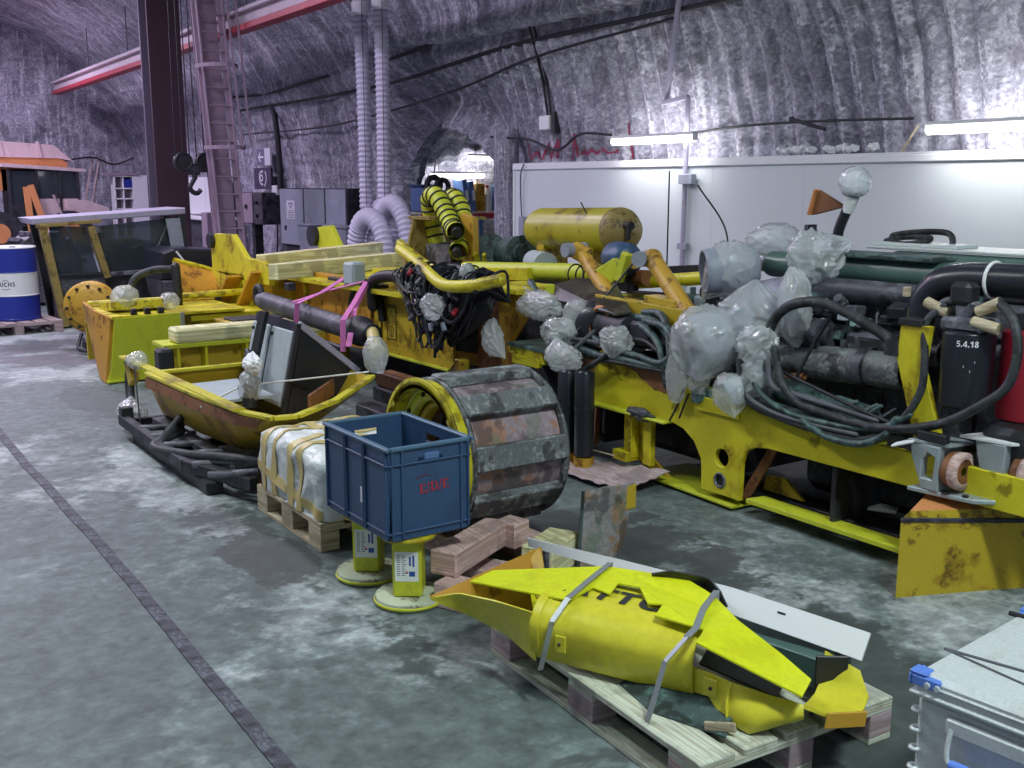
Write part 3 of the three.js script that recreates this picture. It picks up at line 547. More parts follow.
{ const t = thing('steel_conduit', 'grey steel conduit pipe rising past the tube lamp on the partition', 'pipe', [-5.85, 0.6, -5.05]);
  part(t, 'upper_pipe', cy([-5.8, 3.9, -4.85], [-6.3, 2.78, -5.15], 0.035, 0.035, 10), M.galv); part(t, 'offset', [bar([-6.32, 2.76, -5.1], [-5.84, 2.8, -5.08], 0.05, 0.05)], M.galv);
  part(t, 'lower_pipe', [cy([-5.84, 2.8, -5.08], [-5.84, 0.5, -5.06], 0.032, 0.032, 10)], M.galv); part(t, 'clamp', bx(-5.78, 1.82, -5.05, 0.24, 0.12, 0.08), M.cabinet); part(t, 'clamp', bx(-5.84, 1.0, -5.07, 0.16, 0.08, 0.06), M.cabinet); }
{ const t = thing('red_writing', 'red sprayed handwriting on the rock above the partition end', 'writing', [-8.7, 2.1, -5.2]);
  const tex = printTex(512, 128, (x, w, h) => { x.clearRect(0, 0, w, h); x.strokeStyle = 'rgba(150,40,75,0.8)'; x.lineWidth = 7; x.lineCap = 'round'; x.lineJoin = 'round';
    const S = (p) => { x.beginPath(); x.moveTo(p[0][0], p[0][1]); for (const q of p.slice(1)) x.lineTo(...q); x.stroke(); };
    S([[14, 40], [12, 118]]); S([[20, 110], [40, 85], [48, 108], [62, 84], [66, 108]]); S([[90, 115], [112, 50], [118, 112]]); S([[130, 60], [126, 112]]); S([[140, 62], [150, 112], [172, 45], [168, 112]]); S([[196, 20], [192, 115]]);
    S([[238, 115], [262, 40], [268, 100], [284, 30], [280, 108]]); S([[292, 100], [302, 84], [312, 104], [322, 86], [332, 104], [344, 86], [352, 100], [366, 84], [378, 100], [392, 84], [404, 100], [420, 96], [436, 80], [448, 100], [430, 96], [452, 92]]); S([[486, 6], [484, 118]]); });
  const g = new THREE.PlaneGeometry(2.5, 0.5, 60, 8); const p = g.attributes.position; // lies on the rock surface
  for (let i = 0; i < p.count; i++) { const X = -8.55 + p.getX(i), y = 2.33 + p.getY(i); let z = -5.2; for (let s = 1.6; s < 3.4; s += 0.05) { const q = rockPoint(X, s, 1); if (q[1] >= y) { z = q[2]; break; } } p.setXYZ(i, X, y, z + 0.03); }
  g.computeVertexNormals(); const m = new THREE.MeshStandardMaterial({ map: tex, transparent: true, roughness: 0.9, side: THREE.DoubleSide }); part(t, 'paint', g, m, null, true); }

// ---------- side chamber: shelf and goods ----------
{
  const t = thing('red_shelf', 'long red pallet shelf beam unit inside the side chamber', 'shelf', [-14.1, 0, -6.7]);
  part(t, 'deck', bb(-14.45, -13.7, 1.2, 1.24, -8.4, -5.75), M.woodGrey); part(t, 'beam', bb(-13.72, -13.66, 1.1, 1.21, -8.4, -5.75, 0.008), M.red, 'red front beam'); part(t, 'lower_deck', bb(-14.45, -13.7, 0.5, 0.54, -8.4, -5.75), M.woodGrey);
  for (const z of [-5.8, -7.1, -8.35]) part(t, 'upright', bb(-13.78, -13.7, 0, 1.2, z - 0.04, z + 0.04), M.blueGrey);
  const item = (name, label, cat, geos, m, more) => { const g = thing(name, label, cat, [-13.95, 1.24, -6.6]); part(g, 'body', geos, m); if (more) more(g); return g; };
  item('blue_bin', 'large blue plastic bin beside the hanging duct on the red shelf', 'bin', [bb(-14.2, -13.75, 1.24, 1.72, -6.15, -5.8, 0.03)], M.blueGrey, g => part(g, 'lid', bb(-14.23, -13.72, 1.72, 1.76, -6.18, -5.77, 0.01), M.crate));
  item('grey_case', 'grey case with bright front between bin and striped hose on shelf', 'case', [bb(-14.2, -13.8, 1.24, 1.62, -6.5, -6.22, 0.03)], M.cabinet, g => part(g, 'handle', tor(-13.8, 1.5, -6.36, 0.06, 0.012, 'x'), M.black));
  for (const [z, y, lab] of [[-6.8, 1.85, 'blue folder leaning furthest from the lamps end of shelf'], [-6.95, 1.82, 'blue folder standing beside the yellow carton on the red shelf']]) item('blue_folder', lab, 'folder', [bx(-13.95, 1.24 + (y - 1.24) / 2, z, 0.36, y - 1.24, 0.1, [0.12, 0, 0])], M.blueGrey, g => part(g, 'label', bx(-13.765, 1.55, z - 0.02, 0.01, 0.2, 0.06, [0.12, 0, 0], 0.001), M.white));
  item('yellow_carton', 'yellow spray carton standing beside blue folders on shelf', 'carton', [bb(-14.1, -13.8, 1.24, 1.78, -7.25, -7.06, 0.01)], M.amber, g => part(g, 'cap', cy([-13.95, 1.78, -7.15], [-13.95, 1.86, -7.15], 0.05), M.white));
  item('white_canister', 'pale bottle standing between yellow carton and dark canister', 'bottle', [cy([-13.9, 1.24, -7.36], [-13.9, 1.58, -7.36], 0.075), cy([-13.9, 1.58, -7.36], [-13.9, 1.7, -7.36], 0.06, 0.03)], M.white, g => part(g, 'cap', cy([-13.9, 1.7, -7.36], [-13.9, 1.75, -7.36], 0.035), M.red));
  item('dark_canister', 'tall dark blue canister with white cap on red shelf', 'canister', [cy([-13.9, 1.24, -7.58], [-13.9, 1.72, -7.58], 0.1), cy([-13.9, 1.72, -7.58], [-13.9, 1.82, -7.58], 0.1, 0.03)], M.crate, g => part(g, 'cap', cy([-13.9, 1.82, -7.58], [-13.9, 1.88, -7.58], 0.035), M.white));
  item('orange_carton', 'orange carton at the timber post end of red shelf', 'carton', [bb(-14.1, -13.8, 1.24, 1.68, -7.95, -7.76, 0.01)], M.orange, g => part(g, 'label', bb(-13.8, -13.79, 1.36, 1.55, -7.92, -7.8, 0.001), M.white));
  item('tin_can', 'small grey tin under the tube lamps beside orange carton', 'tin', [cy([-13.85, 1.24, -8.12], [-13.85, 1.48, -8.12], 0.09), tor(-13.85, 1.48, -8.12, 0.088, 0.008, 'y')], M.blueGrey);
  for (const [z, w, m, lab] of [[-6.3, 0.4, M.white, 'white paper sack lying below the red shelf by the duct'], [-7.0, 0.5, M.wrap, 'pale wrapped parcel lying in the middle below the red shelf'], [-7.8, 0.45, M.white, 'white carton stored below the red shelf by the post']]) { const g = thing('stored_parcel', lab, 'parcel', [-14, 0.54, z]); part(g, 'body', bag(-14, 0.74, z, 0.24, 0.22, w / 2, 0.15, 2), m); }
  const ch = thing('cable_drum', 'brown cable coil hanging in front of the side chamber shelf', 'cable coil', [-13.5, 1.8, -5.6]);
  part(ch, 'coil', [tor(-13.55, 1.75, -5.95, 0.14, 0.06, 'x'), tor(-13.52, 1.72, -6.12, 0.13, 0.05, 'x')], M.darker); part(ch, 'hook', cy([-13.55, 1.85, -5.95], [-13.55, 2.2, -6.0], 0.012, 0.012, 6), M.hoseGrey);
}
// ---------- far end: dumper, shelf, bench ----------
{
  const t = thing('dump_truck', 'orange dust-covered dump truck with black cab at the far rock wall', 'truck', [-26, 0, -0.6]);
  part(t, 'dump_body', pxx([[2.0, 1.6], [-1.95, 1.6], [-2.15, 2.3], [-1.95, 2.45], [2.0, 2.5]], -28.4, -26.3), M.salmon, 'orange side of the load body');
  part(t, 'dump_cover', [pxx([[2.0, 2.48], [-1.9, 2.44], [-2.25, 2.38], [-1.8, 2.78], [2.0, 3.0]], -28.3, -26.25)], M.dustPink, 'dusty pale body top');
  for (const z of [-1.5, -0.6]) part(t, 'body_rib', pxx([[z, 2.46], [z + 0.07, 2.46], [z + 0.13, 2.86], [z + 0.06, 2.86]], -26.25, -26.2), M.dustPink);
  part(t, 'cab_roof', pxx([[-0.4, 2.2], [-2.4, 2.08], [-2.4, 2.16], [-0.4, 2.29]], -26.4, -25.5), M.dustPink);
  const posts = [-0.55, -1.2, -1.75, -2.2];
  for (const z of posts) part(t, 'cab_post', bar([-25.6, 0.9, z], [-25.6, 2.15, z], 0.07, 0.08), M.darker);
  part(t, 'cab_back', bb(-26.4, -26.3, 0.9, 2.15, -2.3, -0.5), M.black);
  part(t, 'cab_door', bb(-25.66, -25.6, 0.7, 1.25, -1.2, -0.5), M.darker); part(t, 'cab_front', bb(-25.68, -25.58, 0.7, 1.4, -2.25, -1.2), M.dustPink);
  for (let i = 0; i < 3; i++) part(t, 'window_pane', bb(-25.62, -25.61, i ? 1.4 : 1.25, 2.1, posts[i + 1] + 0.04, posts[i] - 0.04, 0.001), M.glassDirty);
  part(t, 'seat', [bb(-26.2, -25.8, 0.9, 1.3, -1.9, -1.4, 0.05), bb(-26.25, -26.1, 1.3, 1.8, -1.9, -1.4, 0.05)], M.darker);
  part(t, 'chassis', bb(-28.2, -25.7, 0.5, 0.9, -2.4, 1.8, 0.02), M.darker);
  for (const z of [-0.2, -1.9]) { const w = part(t, 'wheel', [cy([-25.7, 0.55, z], [-25.3, 0.55, z], 0.55, 0.55, 26)], M.darker); sub(t, w, 'hub', cy([-25.3, 0.55, z], [-25.27, 0.55, z], 0.25), M.salmon); }
  part(t, 'hood', [pxx([[-1.9, 0.9], [-2.9, 0.9], [-2.9, 1.15], [-2.4, 1.35], [-1.9, 1.4]], -26.3, -25.4)], M.dustPink);
  const pk = (lab, a, b, m, w = 0.16) => { const o = thing('wooden_plank', lab, 'plank', a); part(o, 'board', bar(a, b, w, 0.05), m); };
  pk('salmon plank leaning steeply against the dump truck cab', [-25.2, 0.05, -1.42], [-25.45, 1.75, -1.02], M.salmon); pk('short salmon plank standing upright beside truck cab window', [-25.2, 0.05, -0.95], [-25.45, 1.7, -0.92], M.salmon); pk('thin pale plank leaning across the truck hood', [-25.1, 0.0, -2.0], [-25.4, 1.5, -1.55], M.woodMauve, 0.08);
  pk('pale batten leaning on the far rock wall, nearer the truck', [-31.3, 0, -3.3], [-31.75, 2.55, -4.0], M.woodMauve, 0.07); pk('pale batten leaning on the far rock wall, nearer the white shelf', [-31.2, 0, -3.5], [-31.7, 2.52, -4.2], M.woodMauve, 0.07);
  const s = thing('white_shelf', 'white open shelf unit with a blue bin against far rock wall', 'shelf', [-31.2, 0, -4.9]);
  part(s, 'side_panel', [bb(-31.4, -30.95, 0, 2.03, -4.46, -4.41)], M.white); part(s, 'side_panel', [bb(-31.4, -30.95, 0, 2.05, -5.45, -4.98)], M.white); part(s, 'back_panel', bb(-31.4, -31.37, 0, 2.03, -5.0, -4.41), M.ladder);
  for (const y of [2.0, 1.62, 1.3, 0.98, 0.5, 0.1]) part(s, 'shelf_board', bb(-31.4, -30.95, y, y + 0.04, -5.0, -4.42), M.white); part(s, 'divider', bb(-31.4, -30.96, 0.1, 2.0, -4.72, -4.69), M.white);
  const bn = thing('blue_box', 'small blue box on the top shelf of the white unit', 'box', [-31.1, 1.66, -4.85]); part(bn, 'body', bb(-31.2, -30.95, 1.66, 1.92, -4.97, -4.74, 0.01), M.drumBlue);
  const wp = thing('dusty_board', 'pale board lying on top of white shelf unit', 'board', [-31.2, 2.05, -4.7]); part(wp, 'board', [bb(-31.3, -30.9, 2.05, 2.12, -5.2, -4.1)], M.ladder);
  const wb = thing('workbench', 'dark workbench with white cupboard on top behind the crane hook', 'workbench', [-24, 0, -5.1]);
  part(wb, 'cupboard', bb(-25.5, -22.8, 0.98, 1.95, -5.35, -4.95, 0.01), M.white, 'white cupboard'); for (const x of [-24.6, -23.7]) part(wb, 'cupboard_door', bb(x + 0.02, x + 0.88, 1.0, 1.93, -4.95, -4.93), M.white);
  part(wb, 'worktop', bb(-25.8, -22.5, 0.86, 0.94, -5.4, -4.6, 0.01), M.white); part(wb, 'body', bb(-25.7, -22.6, 0, 0.86, -5.35, -4.75, 0.01), M.dark);
  const fe = thing('pink_locker', 'narrow pink metal locker standing behind the driver cab', 'locker', [-19.5, 0, -3.6]); part(fe, 'body', bb(-19.7, -19.3, 0, 1.15, -3.9, -3.5, 0.01), M.ladder); part(fe, 'emblem', [bx(-19.295, 0.85, -3.7, 0.01, 0.16, 0.04, null, 0.001), bx(-19.295, 0.85, -3.7, 0.01, 0.04, 0.16, null, 0.001)], M.red);
  const ty = thing('machine_tyre', 'large lugged tyre between the oil drum and driver cab', 'tyre', [-13, 0.55, 1.2]);
  part(ty, 'tread', [cy([-13.2, 0.55, 1.12], [-12.8, 0.55, 1.02], 0.52, 0.52, 30)], M.dark); for (let a = 0; a < 18; a++) { const q = a / 18 * 6.283; part(ty, 'lug', bx(-12.95, 0.55 + 0.52 * Math.cos(q), 1.08 + 0.52 * Math.sin(q), 0.34, 0.07, 0.08, [-q, 0.3, 0]), M.dark); } part(ty, 'rim', cy([-12.8, 0.55, 1.05], [-12.77, 0.55, 1.04], 0.26), M.steel);
}

// ================= THINGS ON THE FLOOR =================
function sheetPoly(pts, t) {   // thin folded sheet from a 3-D outline, thickness t downwards
  const c = pts.map(p => new THREE.Vector2(p[0], p[2])), f = THREE.ShapeUtils.triangulateShape(c, []), pos = [], n = pts.length, lo = pts.map(p => [p[0], p[1] - t, p[2]]);
  const push = (a, b, d) => pos.push(...a, ...b, ...d);
  for (const q of f) { push(pts[q[0]], pts[q[2]], pts[q[1]]); push(lo[q[0]], lo[q[1]], lo[q[2]]); }
  for (let i = 0; i < n; i++) { const j = (i + 1) % n; push(pts[i], lo[i], pts[j]); push(pts[j], lo[i], lo[j]); }
  const g = new THREE.BufferGeometry(); g.setAttribute('position', new THREE.Float32BufferAttribute(pos, 3)); g.computeVertexNormals(); return prep(g);
}
const lineAt = (pts, t) => { const n = pts.length - 1, k = Math.min(n - 1, Math.floor(t * n)), f = t * n - k; return pts[k].map((v, i) => mix(v, pts[k + 1][i], f)); };
const loft2 = (a, b, t, nu = 24, nv = 6, bulge) => sheet((u, v) => { const p = lineAt(a, u), q = lineAt(b, u), w = bulge ? bulge(u, v) : [0, 0, 0]; return [mix(p[0], q[0], v) + w[0], mix(p[1], q[1], v) + w[1], mix(p[2], q[2], v) + w[2]]; }, nu, nv, t);
function band(pts, w, t = 0.002) { return pts.slice(1).map((p, i) => bar(pts[i], p, w, t, 0.0005)); }

function makePallet(label, L, W, m, blockM, turn, pos, group = 'transport pallets') {
  const t = thing('wooden_pallet', label, 'pallet', pos, turn, group); t.userData.localBuild = true;
  for (const z of [-1, 0, 1]) part(t, 'bottom_board', bx(0, 0.011, z * (W / 2 - 0.05), L, 0.022, 0.1, null, 0.003), m);
  for (const x of [-1, 0, 1]) for (const z of [-1, 0, 1]) part(t, 'block', bx(x * (L / 2 - 0.0725), 0.061, z * (W / 2 - 0.05), 0.145, 0.078, 0.1, null, 0.003), blockM);
  for (const x of [-1, 0, 1]) part(t, 'cross_board', bx(x * (L / 2 - 0.0725), 0.111, 0, 0.145, 0.022, W, null, 0.003), m);
  const n = Math.max(3, Math.round(W / 0.165)), bw = (W - (n - 1) * 0.035) / n;
  for (let k = 0; k < n; k++) part(t, 'top_board', bx(0, 0.133, -W / 2 + bw / 2 + k * (bw + 0.035), L, 0.022, bw, null, 0.003), m);
  delete t.userData.localBuild; return t;
}
makePallet('weathered pallet under the yellow engine cowling', 1.2, 0.8, M.woodGrey, M.woodMauve, -0.06, [1.35, 0, 1.69]);
makePallet('small pallet under the white film-wrapped load', 0.84, 0.62, M.wood, M.wood, 0, [-1.08, 0, 1.82]);
makePallet('pale pallet under the blue and white oil drum', 1.2, 1.0, M.woodMauve, M.woodMauve, 0.1, [-10.23, 0, 2.04]);

{ // oil drum
  const x = -10.1, z = 1.94, y0 = 0.146, t = thing('oil_drum', 'blue steel oil drum with white label band on a pallet', 'drum', [x, y0, z]);
  const P = (a, b) => { const pr = [[a ? 0.286 : 0.0, 0]]; return pr; };
  const seg = (a, b) => { const p = []; for (let k = 0; k <= 6; k++) p.push([0.288, mix(a, b, k / 6)]); return lat(p, 40).translate(x, y0, z); };
  part(t, 'lower_shell', [seg(0.01, 0.30), lat([[0, 0], [0.29, 0], [0.296, 0.012], [0.288, 0.025]], 40).translate(x, y0, z)], M.drumBlue);
  part(t, 'middle_shell', [seg(0.30, 0.58)], M.plainWhite, 'white label band'); part(t, 'upper_shell', [seg(0.58, 0.87)], M.drumBlue);
  part(t, 'hoop', [tor(x, y0 + 0.30, z, 0.288, 0.008, 'y', 40)], M.plainWhite); part(t, 'hoop', [tor(x, y0 + 0.58, z, 0.288, 0.008, 'y', 40)], M.drumBlue);
  part(t, 'lid', [lat([[0.0, 0.862], [0.275, 0.862], [0.278, 0.878], [0.292, 0.878], [0.292, 0.86]], 40).translate(x, y0, z)], M.plainWhite); part(t, 'bung', cy([x + 0.18, y0 + 0.86, z], [x + 0.18, y0 + 0.885, z], 0.035), M.steel);
  const a0 = 0.55, tx = printTex(512, 160, (c, w, h) => { c.clearRect(0, 0, w, h); c.fillStyle = '#2c3350'; c.font = 'bold 60px sans-serif'; c.textAlign = 'center'; c.fillText('FUCHS', 256, 98); c.lineWidth = 5; c.strokeStyle = '#2c3350'; c.beginPath(); c.moveTo(226, 46); c.lineTo(256, 30); c.lineTo(286, 46); c.stroke(); c.beginPath(); c.moveTo(216, 118); c.quadraticCurveTo(256, 140, 296, 118); c.stroke(); });
  const g = grid((u, v) => { const a = 0.43 + (u - 0.5) * 2.0; return [x + 0.2895 * Math.cos(a), y0 + 0.34 + 0.19 * v, z + 0.2895 * Math.sin(a), 1 - u, v]; }, 24, 1);
  part(t, 'lettering', g, new THREE.MeshStandardMaterial({ map: tx, transparent: true, roughness: 0.4, side: THREE.DoubleSide }), 'dark brand print', true);
}
{ // driver cab taken off a machine
  const t = thing('driver_cab', 'dismounted black driver cab with yellow corner posts and slanted glass', 'cab', [-10.4, 0, 0.7]);
  const X0 = -10.0, P = (z, y) => [X0, y, z];
  part(t, 'roof', [pxx([[1.68, 1.28], [-0.16, 1.38], [-0.16, 1.46], [1.72, 1.35]], -10.75, -9.94, [], 0.01)], M.galv, 'dusty grey roof');
  part(t, 'roof_rail', bar([-9.93, 1.26, 1.66], [-9.93, 1.31, 0.9], 0.03, 0.04), M.ochre);
  part(t, 'corner_post', bar(P(1.58, 1.3), P(1.4, 0.02), 0.09, 0.12), M.ochre, 'scuffed yellow corner post');
  part(t, 'middle_post', bar(P(1.02, 1.25), P(0.86, 0.6), 0.08, 0.12), M.ochre, 'scuffed yellow middle post');
  part(t, 'rear_post', bar(P(-0.1, 1.36), P(-0.14, 0.5), 0.09, 0.1), M.black); part(t, 'far_post', bar([-10.68, 1.3, 1.55], [-10.68, 0, 1.4], 0.1, 0.1), M.black); part(t, 'far_post', bar([-10.68, 1.35, -0.12], [-10.68, 0, -0.12], 0.1, 0.1), M.black);
  part(t, 'door_panel', pxx([[1.46, 0.62], [0.9, 0.6], [0.78, 0.02], [1.38, 0.02]], -10.04, -9.99), M.dark); part(t, 'lower_panel', pxx([[0.9, 0.6], [0.2, 0.62], [0.2, 0.05], [0.78, 0.02]], -10.06, -10.01), M.darker);
  part(t, 'belt_rail', bar(P(1.48, 0.64), P(0.9, 0.63), 0.05, 0.05), M.blackGloss); part(t, 'belt_rail', bar(P(0.9, 0.64), P(-0.14, 0.68), 0.06, 0.05), M.steel);
  part(t, 'data_plate', bx(-9.985, 0.42, 1.16, 0.01, 0.15, 0.28, null, 0.001), M.ochre, 'dirty yellow plate');
  part(t, 'glass_pane', pxx([[1.5, 1.26], [1.08, 1.24], [0.95, 0.66], [1.44, 0.66]], -10.02, -10.012, [], 0), M.glassDirty); part(t, 'glass_pane', pxx([[0.98, 1.24], [-0.08, 1.34], [-0.12, 0.7], [0.84, 0.66]], -10.02, -10.012, [], 0), M.glassDirty);
  part(t, 'rear_wall', bb(-10.72, -10.66, 0, 0.62, -0.15, 1.4), M.darker); part(t, 'floor_pan', bb(-10.7, -10.0, 0.0, 0.06, -0.15, 1.4), M.black); part(t, 'side_wall', pz([[-10.7, 0.02], [-10.0, 0.02], [-10, 0.6], [-10.7, 0.6]], 1.36, 1.41), M.dark);
  part(t, 'operator_seat', [bb(-10.6, -10.15, 0.3, 0.45, 0.2, 0.75, 0.04), bx(-10.58, 0.75, 0.47, 0.1, 0.6, 0.5, [0, 0, 0.1], 0.05)], M.blackGloss); part(t, 'wiper', [bar([-9.98, 1.28, 0.06], [-9.97, 0.8, 0.3], 0.014, 0.02)], M.steel);
  part(t, 'mirror_glass', pxx([[0.1, 1.32], [-0.08, 1.33], [-0.14, 0.75], [0.02, 0.73]], -9.96, -9.94), M.cabinet); part(t, 'hinge', [bx(-9.97, 1.2, 0.95, 0.05, 0.08, 0.12), bx(-9.97, 0.3, 1.34, 0.05, 0.2, 0.06)], M.steel);
  const h = thing('black_hood', 'black ribbed engine hood piece lying beside the driver cab', 'hood', [-9, 0, 0.1]);
  part(h, 'cover', [pxx([[0.5, 0.62], [-0.45, 0.62], [-0.45, 0.95], [0.3, 1.0], [0.45, 0.95]], -9.7, -8.95, [], 0.02)], M.blackGloss); part(h, 'front_face', [pxx([[0.45, 0.3], [-0.45, 0.3], [-0.45, 0.62], [0.5, 0.62]], -9.6, -8.9, [], 0.02)], M.dark); part(h, 'support', bb(-9.5, -9.1, 0, 0.3, -0.4, 0.4), M.black);
  part(h, 'stay_rod', cy([-8.7, 0.98, 0.36], [-8.6, 0.45, 0.0], 0.012, 0.012, 8), M.plainWhite, 'pale stay rod');
}
{ // wheel hub flange
  const a = [-8.23, 0.44, 1.44], b = [-8.05, 0.44, 1.53], t = thing('hub_flange', 'round dirty yellow hub flange with bolt holes beside driver cab', 'hub', [-8.15, 0.14, 1.48]);
  part(t, 'disc', latAt([[0, 0], [0.27, 0], [0.285, 0.15], [0.285, 0.6], [0.25, 0.7], [0.22, 0.72], [0.2, 0.9], [0.12, 0.9], [0.1, 1], [0, 1]], a, b, 36), M.amber);
  const ax = V(...b).sub(V(...a)).normalize(), u = V(0, 1, 0), w = ax.clone().cross(u);
  for (let k = 0; k < 12; k++) { const q = k / 12 * 6.283, c = V(...b).addScaledVector(u, 0.235 * Math.cos(q)).addScaledVector(w, 0.235 * Math.sin(q)).addScaledVector(ax, -0.055); part(t, 'bolt', cy(c.toArray(), c.clone().addScaledVector(ax, 0.035).toArray(), 0.016, 0.016, 6), M.darker); }
  part(t, 'axle_stub', cy([-8.3, 0.4, 1.3], [-8.1, 0.36, 1.2], 0.16), M.darker); part(t, 'foot', [bx(-8.1, 0.08, 1.42, 0.3, 0.16, 0.24)], M.dark);
  const c = thing('brake_caliper', 'small dusty brake part lying below the yellow hub flange', 'machine part', [-7.7, 0, 1.6]); part(c, 'casting', [bag(-7.75, 0.12, 1.55, 0.14, 0.13, 0.12, 0.3, 2)], M.steel); part(c, 'pipe', tb([[-7.85, 0.2, 1.66], [-7.75, 0.06, 1.72], [-7.6, 0.04, 1.66]], 0.02), M.black);
}
{ // yellow bucket with hose
  const t = thing('yellow_bucket', 'bright yellow steel box bucket with flared foot on the concrete', 'bucket', [-5.9, 0, 1.5]);
  part(t, 'end_plate', [pxx([[1.8, 0.58], [1.2, 0.60], [1.16, 0.04], [1.9, 0.0], [1.86, 0.12]], -5.83, -5.79), bar([-5.8, 0.02, 1.9], [-5.8, 0.03, 1.16], 0.07, 0.02)], M.hiVis, 'end plate with light painted in as lime');  // lime colours this end as the lit side of the yellow bucket
  part(t, 'side_plate', loft2([[-6.62, 0.66, 1.86], [-6.2, 0.62, 1.86], [-5.82, 0.58, 1.8]], [[-6.2, 0.1, 1.86], [-6.02, 0.02, 1.88], [-5.82, 0.0, 1.88]], 0.03, 12, 4), M.orange, 'side plate with shade painted in as orange');  // orange paints the shade on this side of the yellow bucket
  part(t, 'top_plate', [pyy([[-6.65, 1.88], [-5.8, 1.82], [-5.8, 0.6], [-6.7, 0.6]], 0.575, 0.6), bx(-6.3, 0.64, 1.5, 0.5, 0.08, 0.5, [0, 0, 0.1])], M.yellow); part(t, 'back_plate', pxx([[1.86, 0.62], [0.6, 0.62], [0.6, 0.1], [1.86, 0.1]], -6.7, -6.66), M.yellowOld);
  for (const z of [1.62, 1.5, 1.38]) part(t, 'lug', [bx(-5.84, 0.62, z, 0.06, 0.07, 0.05)], M.darker);
  part(t, 'rear_deck', [bb(-6.6, -5.85, 0.5, 0.56, 0.2, 1.1), bb(-6.4, -5.9, 0.28, 0.5, 0.25, 1.0)], M.yellow);
  part(t, 'push_rod', cy([-7.0, 0.6, 1.75], [-6.4, 0.66, 1.2], 0.03, 0.03, 10), M.yellow); part(t, 'push_rod', cy([-6.6, 0.66, 1.0], [-6.5, 0.7, -0.2], 0.035, 0.035, 10), M.yellow);
  part(t, 'strap', [bx(-5.79, 0.4, 1.2, 0.012, 0.4, 0.04)], M.strap);
  part(t, 'hose', hose([[-6.5, 0.62, 1.5], [-6.52, 0.86, 1.42], [-6.5, 0.94, 1.25], [-6.45, 0.95, 1.08]], 0.035), M.rubber, 'black hose bow'); part(t, 'hose', hose([[-6.42, 0.97, 1.05], [-6.4, 0.8, 1.05], [-6.4, 0.6, 1.05]], 0.045), M.black);
  const f = (lab, a) => { const o = thing('plastic_bag', lab, 'plastic bag', a.slice(0, 3)); part(o, 'film', bag(...a), M.film); return o; };
  f('small clear plastic bag tied around the rod on the yellow bucket', [-6.15, 0.72, 1.62, 0.12, 0.13, 0.12]); f('tiny clear plastic bag beside hose on the yellow bucket', [-6.1, 0.68, 1.22, 0.09, 0.08, 0.09]);
  const s = thing('curved_shield', 'curved yellow steel shield with torn edge in front of the black hood', 'shield', [-7.6, 0, 0.3]);
  part(s, 'sheet', loft2([[-7.5, 0.95, 0.75], [-7.5, 0.86, 0.45], [-7.55, 0.74, 0.1], [-7.6, 0.62, -0.35]], [[-7.2, 0.45, 0.75], [-7.2, 0.45, 0.4], [-7.2, 0.45, 0.1], [-7.2, 0.45, -0.35]], 0.02, 20, 6, (u, v) => [0.1 * Math.sin(v * 3.1), 0.02 * nz(u * 12, 0, 0) * (1 - v), 0]), M.orange); part(s, 'rim', tb([[-7.5, 0.96, 0.75], [-7.5, 0.87, 0.45], [-7.55, 0.75, 0.1], [-7.6, 0.63, -0.35]], 0.03), M.yellow);
  part(s, 'frame', [bb(-7.6, -7.1, 0, 0.45, -0.35, 0.75), bb(-7.0, -6.75, 0, 0.62, 0.5, 0.9)], M.darker);
}
{ // rail beam with timber
  const t = thing('channel_beam', 'green and yellow welded channel beam between bucket and tub', 'beam', [-4.8, 0, 1.1]);
  part(t, 'web', bb(-4.84, -4.8, 0.14, 0.46, 0.35, 1.66), M.yellowOld); part(t, 'top_flange', bb(-5.0, -4.66, 0.44, 0.475, 0.35, 1.7), M.hiVis); part(t, 'bottom_flange', bb(-5.0, -4.6, 0.14, 0.175, 0.35, 1.7), M.hiVis);
  for (const z of [1.58, 1.35, 1.0, 0.65]) part(t, 'stiffener', bb(-4.8, -4.67, 0.175, 0.44, z - 0.012, z + 0.012), M.yellow); part(t, 'end_lamp', [bx(-4.6, 0.34, 1.72, 0.16, 0.24, 0.12, null, 0.02)], M.black); part(t, 'underlay', bb(-4.95, -4.65, 0, 0.14, 0.4, 1.5), M.darker);
  const w = thing('timber_baulk', 'pale greenish timber baulk lying on the channel beam', 'timber', [-4.75, 0.476, 1.1]); part(w, 'baulk', bb(-4.88, -4.66, 0.476, 0.6, 0.3, 1.6, 0.018), M.woodGreen);
  const g = thing('black_box_section', 'dark steel trough lying behind the yellow bucket', 'trough', [-5.6, 0, 0.3]); part(g, 'trough', [bb(-5.6, -5.2, 0.1, 0.5, -0.2, 0.9), bb(-5.66, -5.14, 0.5, 0.54, -0.25, 0.95)], M.yellowOld); part(g, 'lining', bb(-5.55, -5.25, 0.54, 0.56, -0.2, 0.9), M.darker);
}
